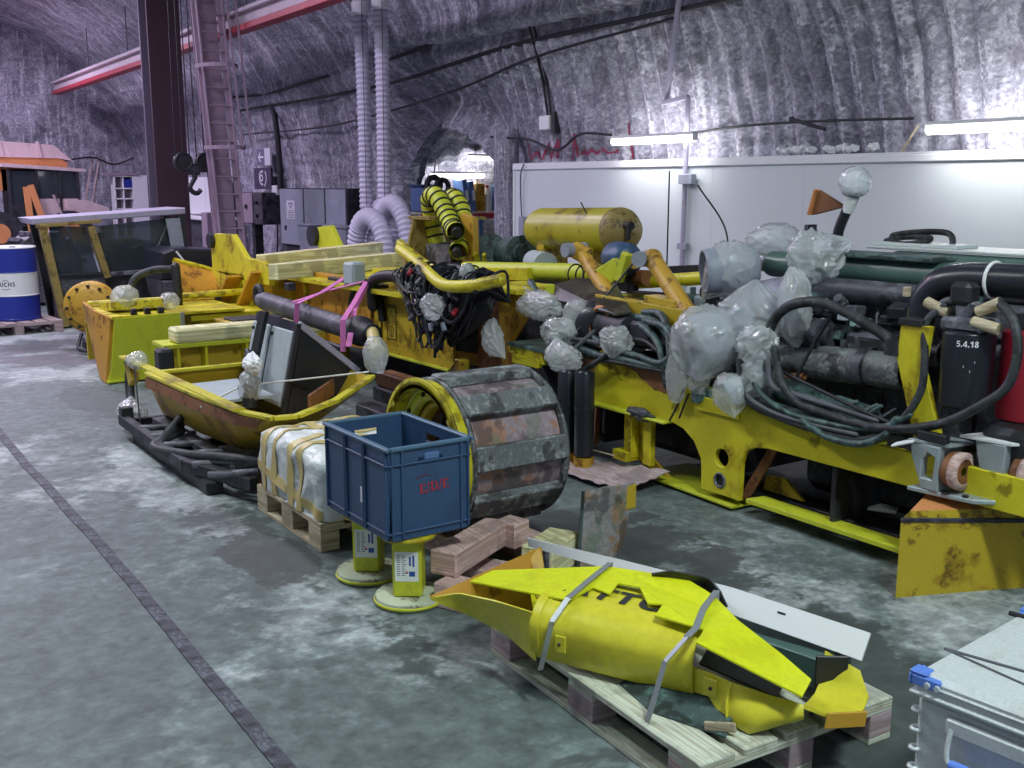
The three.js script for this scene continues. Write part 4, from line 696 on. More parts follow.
{ // tub on skid
  const t = thing('yellow_tub', 'dull yellow boat-shaped machine cover with brown dirt band', 'machine cover', [-2.4, 0, 1.7]);
  const rim = [[-3.3, 0.5, 1.15], [-3.3, 0.5, 2.2], [-2.4, 0.5, 2.16], [-1.72, 0.5, 2.1], [-1.49, 0.5, 2.02], [-1.45, 0.505, 1.9], [-1.65, 0.52, 1.58], [-1.98, 0.55, 1.22], [-2.1, 0.55, 1.12], [-3.3, 0.52, 1.12]];
  const bot = [[-3.4, 0.2, 1.3], [-3.4, 0.2, 2.08], [-2.7, 0.19, 2.04], [-2.2, 0.18, 1.96], [-2.1, 0.19, 1.88], [-2.1, 0.2, 1.8], [-2.28, 0.22, 1.55], [-2.5, 0.25, 1.32], [-2.55, 0.26, 1.3], [-3.4, 0.22, 1.3]];
  const bl = (u, v) => { const k = Math.sin(v * Math.PI), a = sst(0.08, 0.2, u) * (1 - sst(0.85, 0.95, u)); return [0.05 * k * a * sst(0.3, 0.6, u), 0, 0.05 * k * a * (1 - sst(0.4, 0.7, u))]; };
  part(t, 'hull', loft2(rim, bot, 0.012, 80, 12, bl), M.tub); part(t, 'bottom', pyy(bot.map(p => [p[0], p[2]]), 0.19, 0.21), M.tub);
  part(t, 'rim', [...rim.slice(1, -1).map((p, i) => bar(rim[i], p, 0.05, 0.022))], M.yellow, 'folded yellow rim'); part(t, 'rim_flange', bar([-4.05, 0.51, 2.17], [-1.75, 0.512, 2.12], 0.07, 0.02), M.yellow);
  part(t, 'dirt_band', [loft2([[-3.28, 0.48, 2.215], [-2.4, 0.48, 2.18], [-1.74, 0.485, 2.125], [-1.56, 0.485, 2.07]], [[-3.28, 0.41, 2.225], [-2.4, 0.415, 2.19], [-1.78, 0.42, 2.13], [-1.62, 0.425, 2.07]], 0.004, 12, 2)], M.brown, 'brown scuffed band below the rim');
  part(t, 'inner_board', bar([-2.3, 0.47, 1.3], [-1.75, 0.5, 1.7], 0.02, 0.1), M.brown); part(t, 'lug', [bx(-3.95, 0.42, 2.14, 0.12, 0.2, 0.06, [0, 0, 0.5])], M.yellowOld);
  const ro = thing('hanging_line', 'thin line with bagged end hanging from tub flange', 'line', [-3.7, 0.1, 2.2]); part(ro, 'line', cy([-3.55, 0.52, 2.22], [-3.5, 0.1, 2.22], 0.005, 0.005, 6), M.hoseGrey); part(ro, 'hose_end', hose([[-3.95, 0.48, 2.1], [-4.1, 0.38, 2.12], [-4.0, 0.2, 2.15], [-3.8, 0.14, 2.2]], 0.035), M.rubber);
  const b1 = thing('plastic_bag', 'clear plastic bag over hose end below the tub flange', 'plastic bag', [-3.8, 0.1, 2.18]); part(b1, 'film', bag(-3.82, 0.14, 2.2, 0.16, 0.08, 0.1), M.film);
  const b2 = thing('plastic_bag', 'clear plastic bag knotted on the tub flange corner', 'plastic bag', [-3.6, 0.5, 2.18]); part(b2, 'film', bag(-3.62, 0.54, 2.18, 0.1, 0.06, 0.07), M.film);
  const c = thing('operator_console', 'black wedge-shaped operator console with grey panel inside the tub', 'console', [-2.8, 0.3, 1.4]);
  part(c, 'housing', pxx([[1.46, 0.88], [1.6, 0.26], [1.34, 0.24], [1.08, 0.38], [1.06, 0.52]], -3.2, -2.42, [], 0.02), M.blackGloss); part(c, 'edge_trim', [bar([-2.42, 0.88, 1.47], [-2.42, 0.53, 1.06], 0.03, 0.04)], M.galv, 'painted pale highlight on the edge'); part(c, 'edge_trim', [bar([-2.42, 0.88, 1.47], [-2.42, 0.3, 1.6], 0.03, 0.04)], M.black);  // pale strip paints the highlight along the slanted top edge
  part(c, 'panel', pxx([[1.47, 0.78], [1.55, 0.42], [1.16, 0.4], [1.12, 0.52]], -2.42, -2.41), M.blackGloss);
  for (const [x0, x1] of [[-3.16, -2.86], [-2.82, -2.46]]) { const p = part(c, 'front_panel', bx((x0 + x1) / 2, 0.58, 1.54, x1 - x0, 0.5, 0.02, [-0.222, 0, 0], 0.01), M.foam, 'light grey lining panel'); for (const [sx, sy] of [[0.04, 0.82], [0.04, 0.38]]) sub(c, p, 'screw', cy([x0 + sx, sy - 0.04, 1.54 - (sy - 0.62) * 0.226], [x0 + sx, sy - 0.04, 1.565 - (sy - 0.62) * 0.226], 0.012, 0.012, 8), M.black); }
  part(c, 'front_bar', bar([-2.85, 0.92, 1.53], [-2.78, 0.4, 1.7], 0.06, 0.04), M.black); part(c, 'clamp', [bx(-2.8, 0.62, 1.65, 0.16, 0.05, 0.05), cy([-2.88, 0.66, 1.65], [-2.72, 0.6, 1.67], 0.02)], M.black);
  part(c, 'sill', pyy([[-3.2, 1.62], [-2.5, 1.62], [-2.5, 2.0], [-3.18, 2.02]], 0.4, 0.42), M.foam); part(c, 'tension_line', [cy([-2.5, 0.5, 1.75], [-2.1, 0.58, 1.14], 0.006, 0.006, 6), cy([-2.6, 0.48, 1.8], [-2.25, 0.45, 2.18], 0.007, 0.007, 6)], M.plainWhite);
  const gl = thing('work_glove', 'white work glove and bagged plug tied to the console', 'glove', [-2.5, 0.5, 1.8]); part(gl, 'glove', bag(-2.5, 0.63, 1.76, 0.1, 0.06, 0.05, 0.4), M.plainWhite); part(gl, 'wrapping', bag(-2.5, 0.5, 1.78, 0.08, 0.1, 0.07, 0.3), M.film); part(gl, 'plug', cy([-2.5, 0.55, 1.76], [-2.48, 0.36, 1.8], 0.045), M.black);
  const b3 = thing('plastic_bag', 'clear plastic bag on the cable end between console and hanging cylinder', 'plastic bag', [-2.2, 0.5, 1.04]); part(b3, 'film', bag(-2.2, 0.66, 1.04, 0.08, 0.13, 0.08), M.film);
  const s = thing('skid_frame', 'black salt-crusted steel skid frame under the yellow tub', 'skid frame', [-2.6, 0, 1.8]);
  const rl = (a, b, w = 0.05, h = 0.05, m = M.darker) => part(s, 'rail', bar(a, b, w, h), m);
  rl([-3.65, 0.13, 2.3], [-2.2, 0.12, 2.3], 0.06, 0.07); rl([-2.2, 0.12, 2.3], [-1.62, 0.11, 2.1], 0.06, 0.07); rl([-3.6, 0.11, 1.3], [-1.8, 0.11, 1.3]); rl([-3.6, 0.11, 2.28], [-3.6, 0.11, 1.3]); rl([-2.7, 0.11, 2.28], [-2.7, 0.11, 1.3]); rl([-1.9, 0.11, 2.18], [-1.9, 0.11, 1.3]); rl([-3.4, 0.15, 2.12], [-1.85, 0.15, 2.1], 0.09, 0.04, M.dark);
  part(s, 'runner', bb(-3.5, -1.9, 0, 0.08, 2.18, 2.28, 0.01), M.black); part(s, 'runner', bb(-3.5, -1.9, 0, 0.08, 1.3, 1.4, 0.01), M.black); part(s, 'post', bb(-1.8, -1.66, 0, 0.18, 1.92, 2.02), M.brown);
  for (let k = 0; k < 6; k++) { const x = -3.2 + k * 0.28; part(s, 'cross_bar', cy([x, 0.15, 2.3], [x + 0.12, 0.16, 2.05], 0.022, 0.022, 8), M.steel); }
  for (let k = 0; k < 3; k++) part(s, 'hose', hose([[-2.75, 0.28 - k * 0.04, 2.16], [-2.72, 0.14, 2.3 + k * 0.02], [-2.3, 0.12 + k * 0.02, 2.27], [-1.95, 0.14 + k * 0.03, 2.15], [-1.7, 0.2, 2.0]], 0.03), M.rubber);
  part(s, 'end_block', [bx(-3.62, 0.18, 2.28, 0.08, 0.08, 0.08)], M.black);
}
{ // film-wrapped load
  const t = thing('wrapped_load', 'white film-wrapped load taped with beige bands on small pallet', 'wrapped load', [-1.08, 0.146, 1.82]);
  const X0 = -1.5, X1 = -0.66, Z0 = 1.52, Z1 = 2.12, Y1 = 0.45;
  const g = sheet((u, v) => [0, 0, 0], 1, 1, 0.001);
  const body = bb(X0, X1, 0.146, Y1, Z0, Z1, 0.05); 
  let d = new THREE.BoxGeometry(X1 - X0, Y1 - 0.146, Z1 - Z0, 40, 20, 30); d = mergeVertices((() => { const q = d.clone(); q.deleteAttribute('normal'); q.deleteAttribute('uv'); return q; })()); const p = d.attributes.position, hx = (X1 - X0) / 2, hy = (Y1 - 0.146) / 2, hz = (Z1 - Z0) / 2;
  const wrapPt = (x, y, z, e = 0) => { const R = 0.07, ix = clamp(x, -hx + R, hx - R), iy = clamp(y, -hy, hy - R), iz = clamp(z, -hz + R, hz - R), v = V(x - ix, y - iy, z - iz); if (v.length() > 1e-6) v.setLength(R); const n = 0.012 * (1 - Math.abs(nz(x * 6, y * 6, z * 6)) * 3) + 0.005 * nz(x * 22, y * 22, z * 22); const q = V(ix + v.x, iy + v.y, iz + v.z), nn = v.length() > 1e-6 ? v.clone().normalize() : V(0, 1, 0); q.addScaledVector(nn, n + e); q.y += 0.03 * (1 - (x / hx) ** 2) * (y > 0 ? 1 : 0); return [q.x - 1.08, Math.max(0.147, q.y + (0.146 + Y1) / 2), q.z + 1.82]; };
  for (let i = 0; i < p.count; i++) p.setXYZ(i, ...wrapPt(p.getX(i), p.getY(i), p.getZ(i))); d.computeVertexNormals();
  part(t, 'film', d, M.wrap);
  const tapeX = (x) => sheet((u, v) => { const s = u * (2 * hz + 2 * hy) - hy; const P = s < hz * 2 - 0 && s > 0 ? [0, hy, hz - s] : s <= 0 ? [0, hy + s * 2, hz] : [0, hy - (s - 2 * hz) * 2, -hz]; return wrapPt(x + (v - 0.5) * 0.055, P[1], P[2], 0.004); }, 40, 2, 0.003);
  for (const x of [-0.3, -0.16, 0.06, 0.17]) part(t, 'tape', tapeX(x), M.tape);
  part(t, 'tape', sheet((u, v) => wrapPt(mix(-hx, hx, u), -hy * 0.15 - 0.1 * u + (v - 0.5) * 0.05, hz, 0.005), 40, 2, 0.003), M.tape); part(t, 'tape', sheet((u, v) => wrapPt(mix(-hx, hx, u), hy, 0.05 + (v - 0.5) * 0.05, 0.005), 40, 2, 0.003), M.tape);
}
// stands under the crate
function floorStand(label, x, z, turn) {
  const t = thing('steel_stand', label, 'stand', [x, 0, z], turn, 'yellow crate stands'); t.userData.localBuild = true;
  part(t, 'base_disc', [lat([[0, 0], [0.142, 0], [0.148, 0.008], [0.148, 0.03], [0.142, 0.038], [0, 0.038]], 40)], mat('#c4ccb4', { map: texPaint, rough: 0.7, bump: 0.003, s: 0.25 }), 'worn disc foot');
  part(t, 'disc_edge', tor(0, 0.016, 0, 0.146, 0.008, 'y', 40), M.hiVis, 'yellow painted edge'); part(t, 'column', [bx(0, 0.165, 0, 0.125, 0.26, 0.125, null, 0.012)], M.hiVis);
  part(t, 'top_disc', [lat([[0, 0.29], [0.115, 0.29], [0.12, 0.296], [0.12, 0.306], [0.115, 0.31], [0, 0.31]], 32)], M.yellow); part(t, 'weld', [tor(0, 0.285, 0, 0.07, 0.01, 'y', 24)], M.yellow);
  decal(t, 'sticker', printTex(96, 128, (c) => { c.fillStyle = '#e9ebe6'; c.fillRect(0, 0, 96, 128); c.fillStyle = '#5a6270'; for (let i = 0; i < 12; i++) { c.fillRect(8, 12 + i * 8, 14, 3); c.fillRect(28, 12 + i * 8, 10 + (i * 7) % 12, 3); } c.fillStyle = '#2c4fa0'; c.fillRect(58, 84, 24, 22); c.fillRect(58, 20, 8, 40); c.fillRect(72, 14, 8, 50); c.fillStyle = '#b03a40'; c.fillRect(44, 84, 9, 9); }), 0.1, 0.13, [0, 0.175, 0.0635], [0, 0, 0], 'white printed sticker');
  delete t.userData.localBuild; return t;
}
floorStand('yellow disc-foot stand under the crate corner next to the timber blocks', 0.1, 2.06, 0.92); floorStand('yellow disc-foot stand under the crate corner next to the wrapped load', -0.26, 2.07, 0.92);
{ // blue crate
  const x0 = -0.4, x1 = 0.2, z0 = 1.81, z1 = 2.2, y0 = 0.312, y1 = 0.705, t = thing('plastic_crate', 'dark blue ribbed plastic crate with red lettering on yellow stands', 'crate', [-0.1, y0, 2.0]);
  const w = 0.012, tp = 0.018; // taper
  const grip = (c) => [[c - 0.06, y1 - 0.085], [c + 0.06, y1 - 0.085], [c + 0.06, y1 - 0.05], [c - 0.06, y1 - 0.05]];
  part(t, 'side_wall', pxx([[z0 + tp, y0], [z1 - tp, y0], [z1, y1], [z0, y1]], x1 - w, x1, [grip((z0 + z1) / 2)]), M.crate); part(t, 'side_wall', pxx([[z0 + tp, y0], [z1 - tp, y0], [z1, y1], [z0, y1]], x0, x0 + w, [grip((z0 + z1) / 2)]), M.crate);
  part(t, 'side_wall', pz([[x0 + tp, y0], [x1 - tp, y0], [x1, y1], [x0, y1]], z1 - w, z1), M.crate); part(t, 'side_wall', pz([[x0 + tp, y0], [x1 - tp, y0], [x1, y1], [x0, y1]], z0, z0 + w, [grip(-0.1)]), M.crate);
  part(t, 'bottom', bb(x0 + 0.02, x1 - 0.02, y0, y0 + 0.015, z0 + 0.02, z1 - 0.02), M.crate);
  part(t, 'rim', [bb(x0 - 0.012, x1 + 0.012, y1 - 0.012, y1 + 0.004, z1 - 0.014, z1 + 0.012), bb(x0 - 0.012, x1 + 0.012, y1 - 0.012, y1 + 0.004, z0 - 0.012, z0 + 0.014), bb(x0 - 0.012, x0 + 0.014, y1 - 0.012, y1 + 0.004, z0, z1), bb(x1 - 0.014, x1 + 0.012, y1 - 0.012, y1 + 0.004, z0, z1)], mat('#4f6f8a', { rough: 0.4 }), 'scuffed lighter rim');
  part(t, 'collar', [bb(x0 - 0.006, x1 + 0.006, y1 - 0.075, y1 - 0.066, z1, z1 + 0.01), bb(x1, x1 + 0.01, y1 - 0.075, y1 - 0.066, z0, z1), bb(x0, x1, y0 + 0.03, y0 + 0.04, z1 - 0.005, z1 + 0.008), bb(x1 - 0.005, x1 + 0.008, y0 + 0.03, y0 + 0.04, z0, z1)], M.crate);
  for (const x of [-0.385, -0.2, -0.185, -0.02, -0.005, 0.185]) part(t, 'rib', bb(x - 0.005, x + 0.005, y0 + 0.01, y1 - 0.01, z1 - 0.003, z1 + 0.011, 0.003), M.crate);
  for (const z of [1.825, 1.86, 2.14, 2.185]) part(t, 'rib', bb(x1 - 0.003, x1 + 0.011, y0 + 0.01, y1 - 0.01, z - 0.005, z + 0.005, 0.003), M.crate);
  const lt = printTex(256, 160, (c, W, Hh) => { c.clearRect(0, 0, W, Hh); c.fillStyle = '#b8333e'; c.save(); c.translate(128, 90); c.rotate(-0.06); c.textAlign = 'center'; c.font = 'bold 70px serif'; c.fillText('E/D/E', 0, 30); c.restore(); c.strokeStyle = '#7d2f48'; c.lineWidth = 5; c.beginPath(); c.moveTo(20, 42); c.lineTo(60, 24); c.lineTo(100, 30); c.stroke(); });
  const dm = decal(t, 'lettering', lt, 0.2, 0.125, [x1 + 0.003, 0.535, 1.99], [0, Math.PI / 2, 0], 'red letters'); dm.material.transparent = true;
  part(t, 'sticker', bx(0.06 - 0.1, 0.46, z1 + 0.003, 0.025, 0.07, 0.003, null, 0.0005), M.plainWhite); part(t, 'label_holder', bx(x1 + 0.004, y1 - 0.05, 2.0, 0.008, 0.03, 0.07), M.blueGrey);
  const g = thing('crate_contents', 'grey dust heap and pale scraps inside the blue crate', 'scrap', [-0.1, y0 + 0.015, 2.0]); part(g, 'heap', bag(-0.1, y0 + 0.06, 2.0, 0.25, 0.05, 0.15, 0.2), M.steel); part(g, 'scrap', [bx(-0.2, 0.42, 1.95, 0.12, 0.03, 0.08, [0.3, 0.4, 0.2])], M.woodGreen);
}
{ // slatted drum wheel
  const X = -0.38, Yc = 0.485, R = 0.375, za = 1.12, zb = 1.66, t = thing('drum_wheel', 'heavy steel slatted drum wheel with yellow inner ring on timber', 'drum wheel', [X, Yc - R, 1.4]);
  const ring = (r0, r1, z0, z1, seg = 48) => { const p = [[r0, 0], [r1, 0], [r1, 1], [r0, 1], [r0, 0]]; return latAt(p, [X, Yc, z0], [X, Yc, z1], seg); };
  part(t, 'rim', ring(R - 0.055, R - 0.004, zb - 0.022, zb), M.drum, 'steel rim'); part(t, 'rim', ring(R - 0.05, R - 0.004, za, za + 0.022), M.drum); part(t, 'barrel', ring(R - 0.06, R - 0.04, za + 0.022, zb - 0.022), M.rust, 'paint streaked barrel');
  for (let k = 0; k < 9; k++) { const a = k / 9 * 6.283 + 0.12, r = R - 0.018; part(t, 'slat', bx(X + r * Math.cos(a), Yc + r * Math.sin(a), (za + zb) / 2, 0.05, 0.115, zb - za - 0.03, [0, 0, a], 0.006), M.drum); }
  part(t, 'yellow_ring', [ring(R - 0.115, R - 0.058, zb - 0.045, zb - 0.005), tor(X, Yc, zb - 0.01, R - 0.06, 0.012, 'z', 48)], M.hiVis, 'lime yellow flange ring'); part(t, 'outer_flange', [ring(R - 0.05, R - 0.018, zb, zb + 0.07), ring(R - 0.05, R, zb + 0.055, zb + 0.07)], M.yellow, 'pale yellow outer flange'); part(t, 'inner_ring', ring(R - 0.155, R - 0.12, zb - 0.1, zb - 0.05), M.yellowOld); part(t, 'hub_disc', [ring(0.06, R - 0.12, zb - 0.22, zb - 0.19)], M.darker); part(t, 'hub', [cy([X, Yc, zb - 0.2], [X, Yc, zb - 0.1], 0.13, 0.11, 28)], M.hiVis);
  for (let k = 0; k < 10; k++) { const a = k / 10 * 6.283; part(t, 'bolt', cy([X + 0.29 * Math.cos(a), Yc + 0.29 * Math.sin(a), zb - 0.008], [X + 0.29 * Math.cos(a), Yc + 0.29 * Math.sin(a), zb + 0.006], 0.012, 0.012, 6), M.darker); }
}
{ // timber blocks under the drum
  const B = (lab, c, s, r, m = M.woodPink) => { const t = thing('timber_block', lab, 'timber block', [c[0], 0, c[2]], 0, 'timber blocks under the drum'); part(t, 'block', bx(...c, ...s, r, 0.006), m); };
  B('long pinkish timber block sloping beneath the drum toward the yellow stand', [0.06, 0.165, 1.72], [0.13, 0.11, 0.5], [0.0, 0.5, 0]); B('short pinkish timber block lying on the floor in front of the drum', [0.26, 0.055, 1.92], [0.15, 0.11, 0.13], [0, 0.4, 0]); B('flat pinkish timber board on the floor between the blocks', [0.1, 0.03, 1.6], [0.5, 0.055, 0.16], [0, 0.5, 0]);
  B('greenish end timber block nearest the mottled steel plate', [0.14, 0.075, 1.34], [0.16, 0.15, 0.3], [0, 0.5, 0], M.woodGreen); B('low timber block hidden beneath the middle of the drum', [-0.3, 0.055, 1.35], [0.6, 0.11, 0.14], [0, 0.1, 0]); B('upright short timber block wedged against the drum', [0.0, 0.165, 1.46], [0.12, 0.12, 0.11], [0, 0.3, 0]); B('low timber block beneath the drum behind the crate stands', [-0.3, 0.055, 1.62], [0.5, 0.11, 0.12], [0, 0.0, 0]);
}
{ // mottled steel plate on edge
  const t = thing('steel_plate', 'upright mottled steel plate with bent edge behind the cowling', 'plate', [0.2, 0, 1.05]);
  part(t, 'plate', loft2([[0.2, 0.37, 1.2], [0.2, 0.375, 1.1], [0.2, 0.37, 1.0], [0.21, 0.36, 0.9]], [[0.2, 0.0, 1.22], [0.2, 0.0, 1.14], [0.2, 0.0, 1.05], [0.2, 0.0, 0.99]], 0.01, 20, 10, (u, v) => [0.02 * Math.sin(u * 3.14), 0, -0.01 * Math.sin(u * 6.28)]), mat('#c3c8c2', { map: texRust, rough: 0.6, s: 0.45, bump: 0.003 }));
  part(t, 'edge_strip', cy([0.205, 0, 1.23], [0.205, 0.37, 1.205], 0.008, 0.008, 8), M.teal); part(t, 'bracket', [bx(0.215, 0.3, 0.93, 0.02, 0.12, 0.06, null)], M.yellowOld);
}
{ // yellow cowling on the pallet
  const t = thing('engine_cowling', 'bright yellow sheet-metal engine cowling strapped to a pallet', 'cowling', [1.4, 0.145, 1.9]);
  const plate = [[0.795, 0.34, 2.185], [0.77, 0.349, 2.069], [1.048, 0.386, 1.759], [1.167, 0.392, 1.699], [1.345, 0.4, 1.63], [1.475, 0.39, 1.639], [1.652, 0.381, 1.707], [1.834, 0.333, 1.702], [1.953, 0.301, 1.707], [2.022, 0.311, 1.829], [1.724, 0.398, 1.961], [1.664, 0.394, 1.869], [1.497, 0.394, 1.922], [1.446, 0.396, 1.842], [1.407, 0.393, 1.873], [1.283, 0.392, 1.8], [1.205, 0.388, 1.833], [1.264, 0.387, 1.917], [1.177, 0.384, 1.921], [1.215, 0.38, 2.054]];
  part(t, 'top_plate', sheetPoly(plate, 0.006), M.lime, 'lime yellow notched top plate');
  const f = [0.46, 0.888], sec = [[-0.3, 0.365], [-0.16, 0.372], [-0.07, 0.366], [-0.02, 0.34], [0.01, 0.3], [0.012, 0.26], [0.0, 0.2], [-0.02, 0.165]];
  const sc = new THREE.CatmullRomCurve3(sec.map(p => V(p[0], p[1], 0)));
  part(t, 'shell', sheet((u, v) => { const b = lineAt([[1.15, 0, 2.145], [1.4, 0, 2.03], [1.66, 0, 1.905]], u), q = sc.getPoint(1 - v); return [b[0] + f[0] * q.x, q.y, b[2] + f[1] * q.x]; }, 16, 28, 0.006), M.limeShell, 'rounded yellow side shell');
  part(t, 'lettering', grid((u, v) => { const b = lineAt([[1.13, 0, 2.155], [1.6, 0, 1.935]], u), q = mix(-0.105, -0.245, v); return [b[0] + f[0] * q, 0.376, b[2] + f[1] * q, u, v]; }, 6, 2), new THREE.MeshStandardMaterial({ map: printTex(512, 150, (c, W, Hh) => { c.clearRect(0, 0, W, Hh); c.fillStyle = '#33363a'; c.font = 'bold 150px sans-serif'; c.fillText('ATTC', 60, 128); }), transparent: true, roughness: 0.4, side: THREE.DoubleSide }), 'dark grey letters', true);
  part(t, 'joint_band', sheet((u, v) => { const q = sc.getPoint(mix(0.25, 1, 1 - v)); const b = lineAt([[1.135, 0, 2.15], [1.165, 0, 2.138]], u); return [b[0] + f[0] * (q.x + 0.006), q.y + 0.003, b[2] + f[1] * (q.x + 0.006)]; }, 2, 20, 0.008), M.limeShell);
  part(t, 'prow_front', loft2([[0.703, 0.272, 2.3], [0.8, 0.31, 2.235], [0.98, 0.33, 2.19], [1.14, 0.335, 2.15]], [[0.715, 0.266, 2.3], [0.79, 0.22, 2.2], [0.93, 0.175, 2.12], [1.15, 0.16, 2.14]], 0.006, 14, 6), M.limeShell, 'pointed yellow prow side');
  part(t, 'prow_back', loft2([[0.703, 0.275, 2.3], [0.68, 0.31, 2.05], [0.655, 0.345, 1.77]], [[0.72, 0.265, 2.29], [0.75, 0.19, 2.05], [0.74, 0.17, 1.8]], 0.008, 8, 4), M.orange, 'orange inner prow sheet'); part(t, 'prow_rib', bar([0.66, 0.34, 1.8], [0.8, 0.2, 1.86], 0.05, 0.01), M.amber);
  part(t, 'prow_floor', sheetPoly([[0.71, 0.266, 2.29], [0.93, 0.2, 2.1], [1.13, 0.19, 2.05], [1.0, 0.18, 1.75], [0.75, 0.2, 1.85]], 0.006), M.lime); part(t, 'bulkhead', loft2([[1.12, 0.36, 2.09], [0.98, 0.37, 1.78]], [[1.14, 0.16, 2.1], [1.0, 0.16, 1.78]], 0.006, 4, 2), M.black); part(t, 'prow_ridge', loft2([[0.795, 0.335, 2.185], [0.9, 0.35, 2.0]], [[0.81, 0.21, 2.17], [0.92, 0.2, 1.99]], 0.006, 3, 2), M.amber);
  part(t, 'tail_skirt', loft2([[1.635, 0.275, 1.905], [1.73, 0.275, 1.885], [1.8, 0.268, 1.865], [1.9, 0.262, 1.83], [1.985, 0.25, 1.775]], [[1.63, 0.185, 1.89], [1.72, 0.2, 1.89], [1.79, 0.16, 1.9], [1.88, 0.15, 1.885], [1.97, 0.2, 1.76]], 0.006, 20, 6, (u, v) => { const k = 0.02 * Math.sin(v * 3.14) * sst(0.4, 0.7, u); return [k, 0, k]; }), M.limeShell, 'curved yellow tail skirt'); part(t, 'tail_fold', tb([[1.79, 0.27, 1.87], [1.8, 0.21, 1.9], [1.81, 0.16, 1.905]], 0.006, 6), M.limeShell);
  part(t, 'spoon', sheet((u, v) => { const a = lineAt([[1.95, 0.252, 1.8], [1.94, 0.205, 1.72], [1.9, 0.2, 1.62], [1.88, 0.24, 1.56], [1.86, 0.31, 1.53]], 1 - v), b = lineAt([[2.03, 0.225, 1.74], [2.06, 0.2, 1.66], [2.05, 0.2, 1.58], [2.03, 0.225, 1.53], [1.97, 0.275, 1.5]], 1 - v); return [mix(a[0], b[0], u), mix(a[1], b[1], u), mix(a[2], b[2], u)]; }, 8, 16, 0.008), M.limeShell, 'yellow spoon-shaped lip'); part(t, 'spoon_edge', bar([2.04, 0.215, 1.74], [2.075, 0.195, 1.6], 0.008, 0.05), M.amber);
  part(t, 'shade_sheet', sheetPoly([[1.64, 0.27, 1.86], [1.9, 0.25, 1.8], [1.8, 0.24, 1.6], [1.5, 0.26, 1.65]], 0.006), M.black, 'black sheet for the shade in the open gap'); part(t, 'tab', bx(1.25, 0.25, 2.115, 0.04, 0.06, 0.006, [0, 0.478, 0]), M.limeShell); part(t, 'tab', bx(1.73, 0.235, 1.9, 0.05, 0.06, 0.006, [0, 0.3, 0]), M.limeShell);  // black sheet paints the shade of the open space under the top plate
  for (const p of [[1.25, 0.25, 2.12], [1.735, 0.235, 1.905], [1.985, 0.212, 1.735]]) part(t, 'rivet', sph(...p, 0.006), M.black);
  part(t, 'hump', loft2([[1.23, 0.405, 1.7], [1.3, 0.43, 1.66], [1.42, 0.425, 1.6], [1.47, 0.395, 1.6]], [[1.22, 0.33, 1.66], [1.3, 0.33, 1.62], [1.42, 0.33, 1.57], [1.48, 0.33, 1.57]], 0.006, 10, 3), M.rubber); 
  const g = thing('green_channel', 'dark green folded channel lying beneath the cowling tail', 'channel', [1.7, 0.145, 1.6]); part(g, 'channel', [bar([1.45, 0.22, 1.55], [1.9, 0.24, 1.5], 0.12, 0.1)], M.tealPipe); part(g, 'end_plate', bar([1.88, 0.26, 1.6], [1.94, 0.26, 1.52], 0.01, 0.12), M.black); part(g, 'foot', bx(1.6, 0.16, 1.53, 0.2, 0.03, 0.08), M.tealPipe);
  const b = thing('black_tray', 'black tray pushed under the front of the cowling', 'tray', [1.6, 0.145, 2.0]); part(b, 'tray', sheetPoly([[1.42, 0.15, 2.0], [1.62, 0.15, 2.04], [1.86, 0.15, 1.96], [1.8, 0.2, 1.85], [1.45, 0.2, 1.88]], 0.005), M.rubberTeal); part(b, 'lip', bar([1.79, 0.16, 1.98], [1.87, 0.175, 1.93], 0.01, 0.03), M.wood);
  const w = thing('white_strip', 'long pale notched metal strip lying behind the cowling', 'metal strip', [1.2, 0.2, 1.55]);
  part(w, 'strip', loft2([[0.36, 0.27, 1.62], [0.9, 0.33, 1.575], [1.46, 0.385, 1.53], [1.95, 0.375, 1.43]], [[0.37, 0.235, 1.62], [0.9, 0.285, 1.595], [1.46, 0.315, 1.585], [1.96, 0.3, 1.48]], 0.008, 24, 2), M.white); part(w, 'slot', bx(1.66, 0.345, 1.503, 0.03, 0.045, 0.006, [0.6, 0.19, 0], 0.001), M.black); part(w, 'leg', [bb(0.42, 0.46, 0.0, 0.25, 1.58, 1.61), bb(1.86, 1.9, 0.145, 0.3, 1.46, 1.49)], M.steel);
  const st = (lab, pts) => { const o = thing('packing_strap', lab, 'strap', pts[0], 0, 'grey packing straps'); part(o, 'band', band(pts, 0.022, 0.003), M.strap); return o; };
  st('grey packing strap around the cowling near its pointed prow', [[1.0, 0.15, 1.7], [1.05, 0.395, 1.74], [1.15, 0.394, 1.93], [1.22, 0.392, 2.06], [1.235, 0.33, 2.14], [1.225, 0.26, 2.15], [1.2, 0.15, 2.16]]); st('grey packing strap around the cowling next to the dark letters', [[1.44, 0.15, 1.58], [1.47, 0.4, 1.62], [1.56, 0.404, 1.77], [1.66, 0.405, 1.9], [1.69, 0.404, 1.965], [1.665, 0.33, 2.03], [1.66, 0.15, 2.09]]);
}
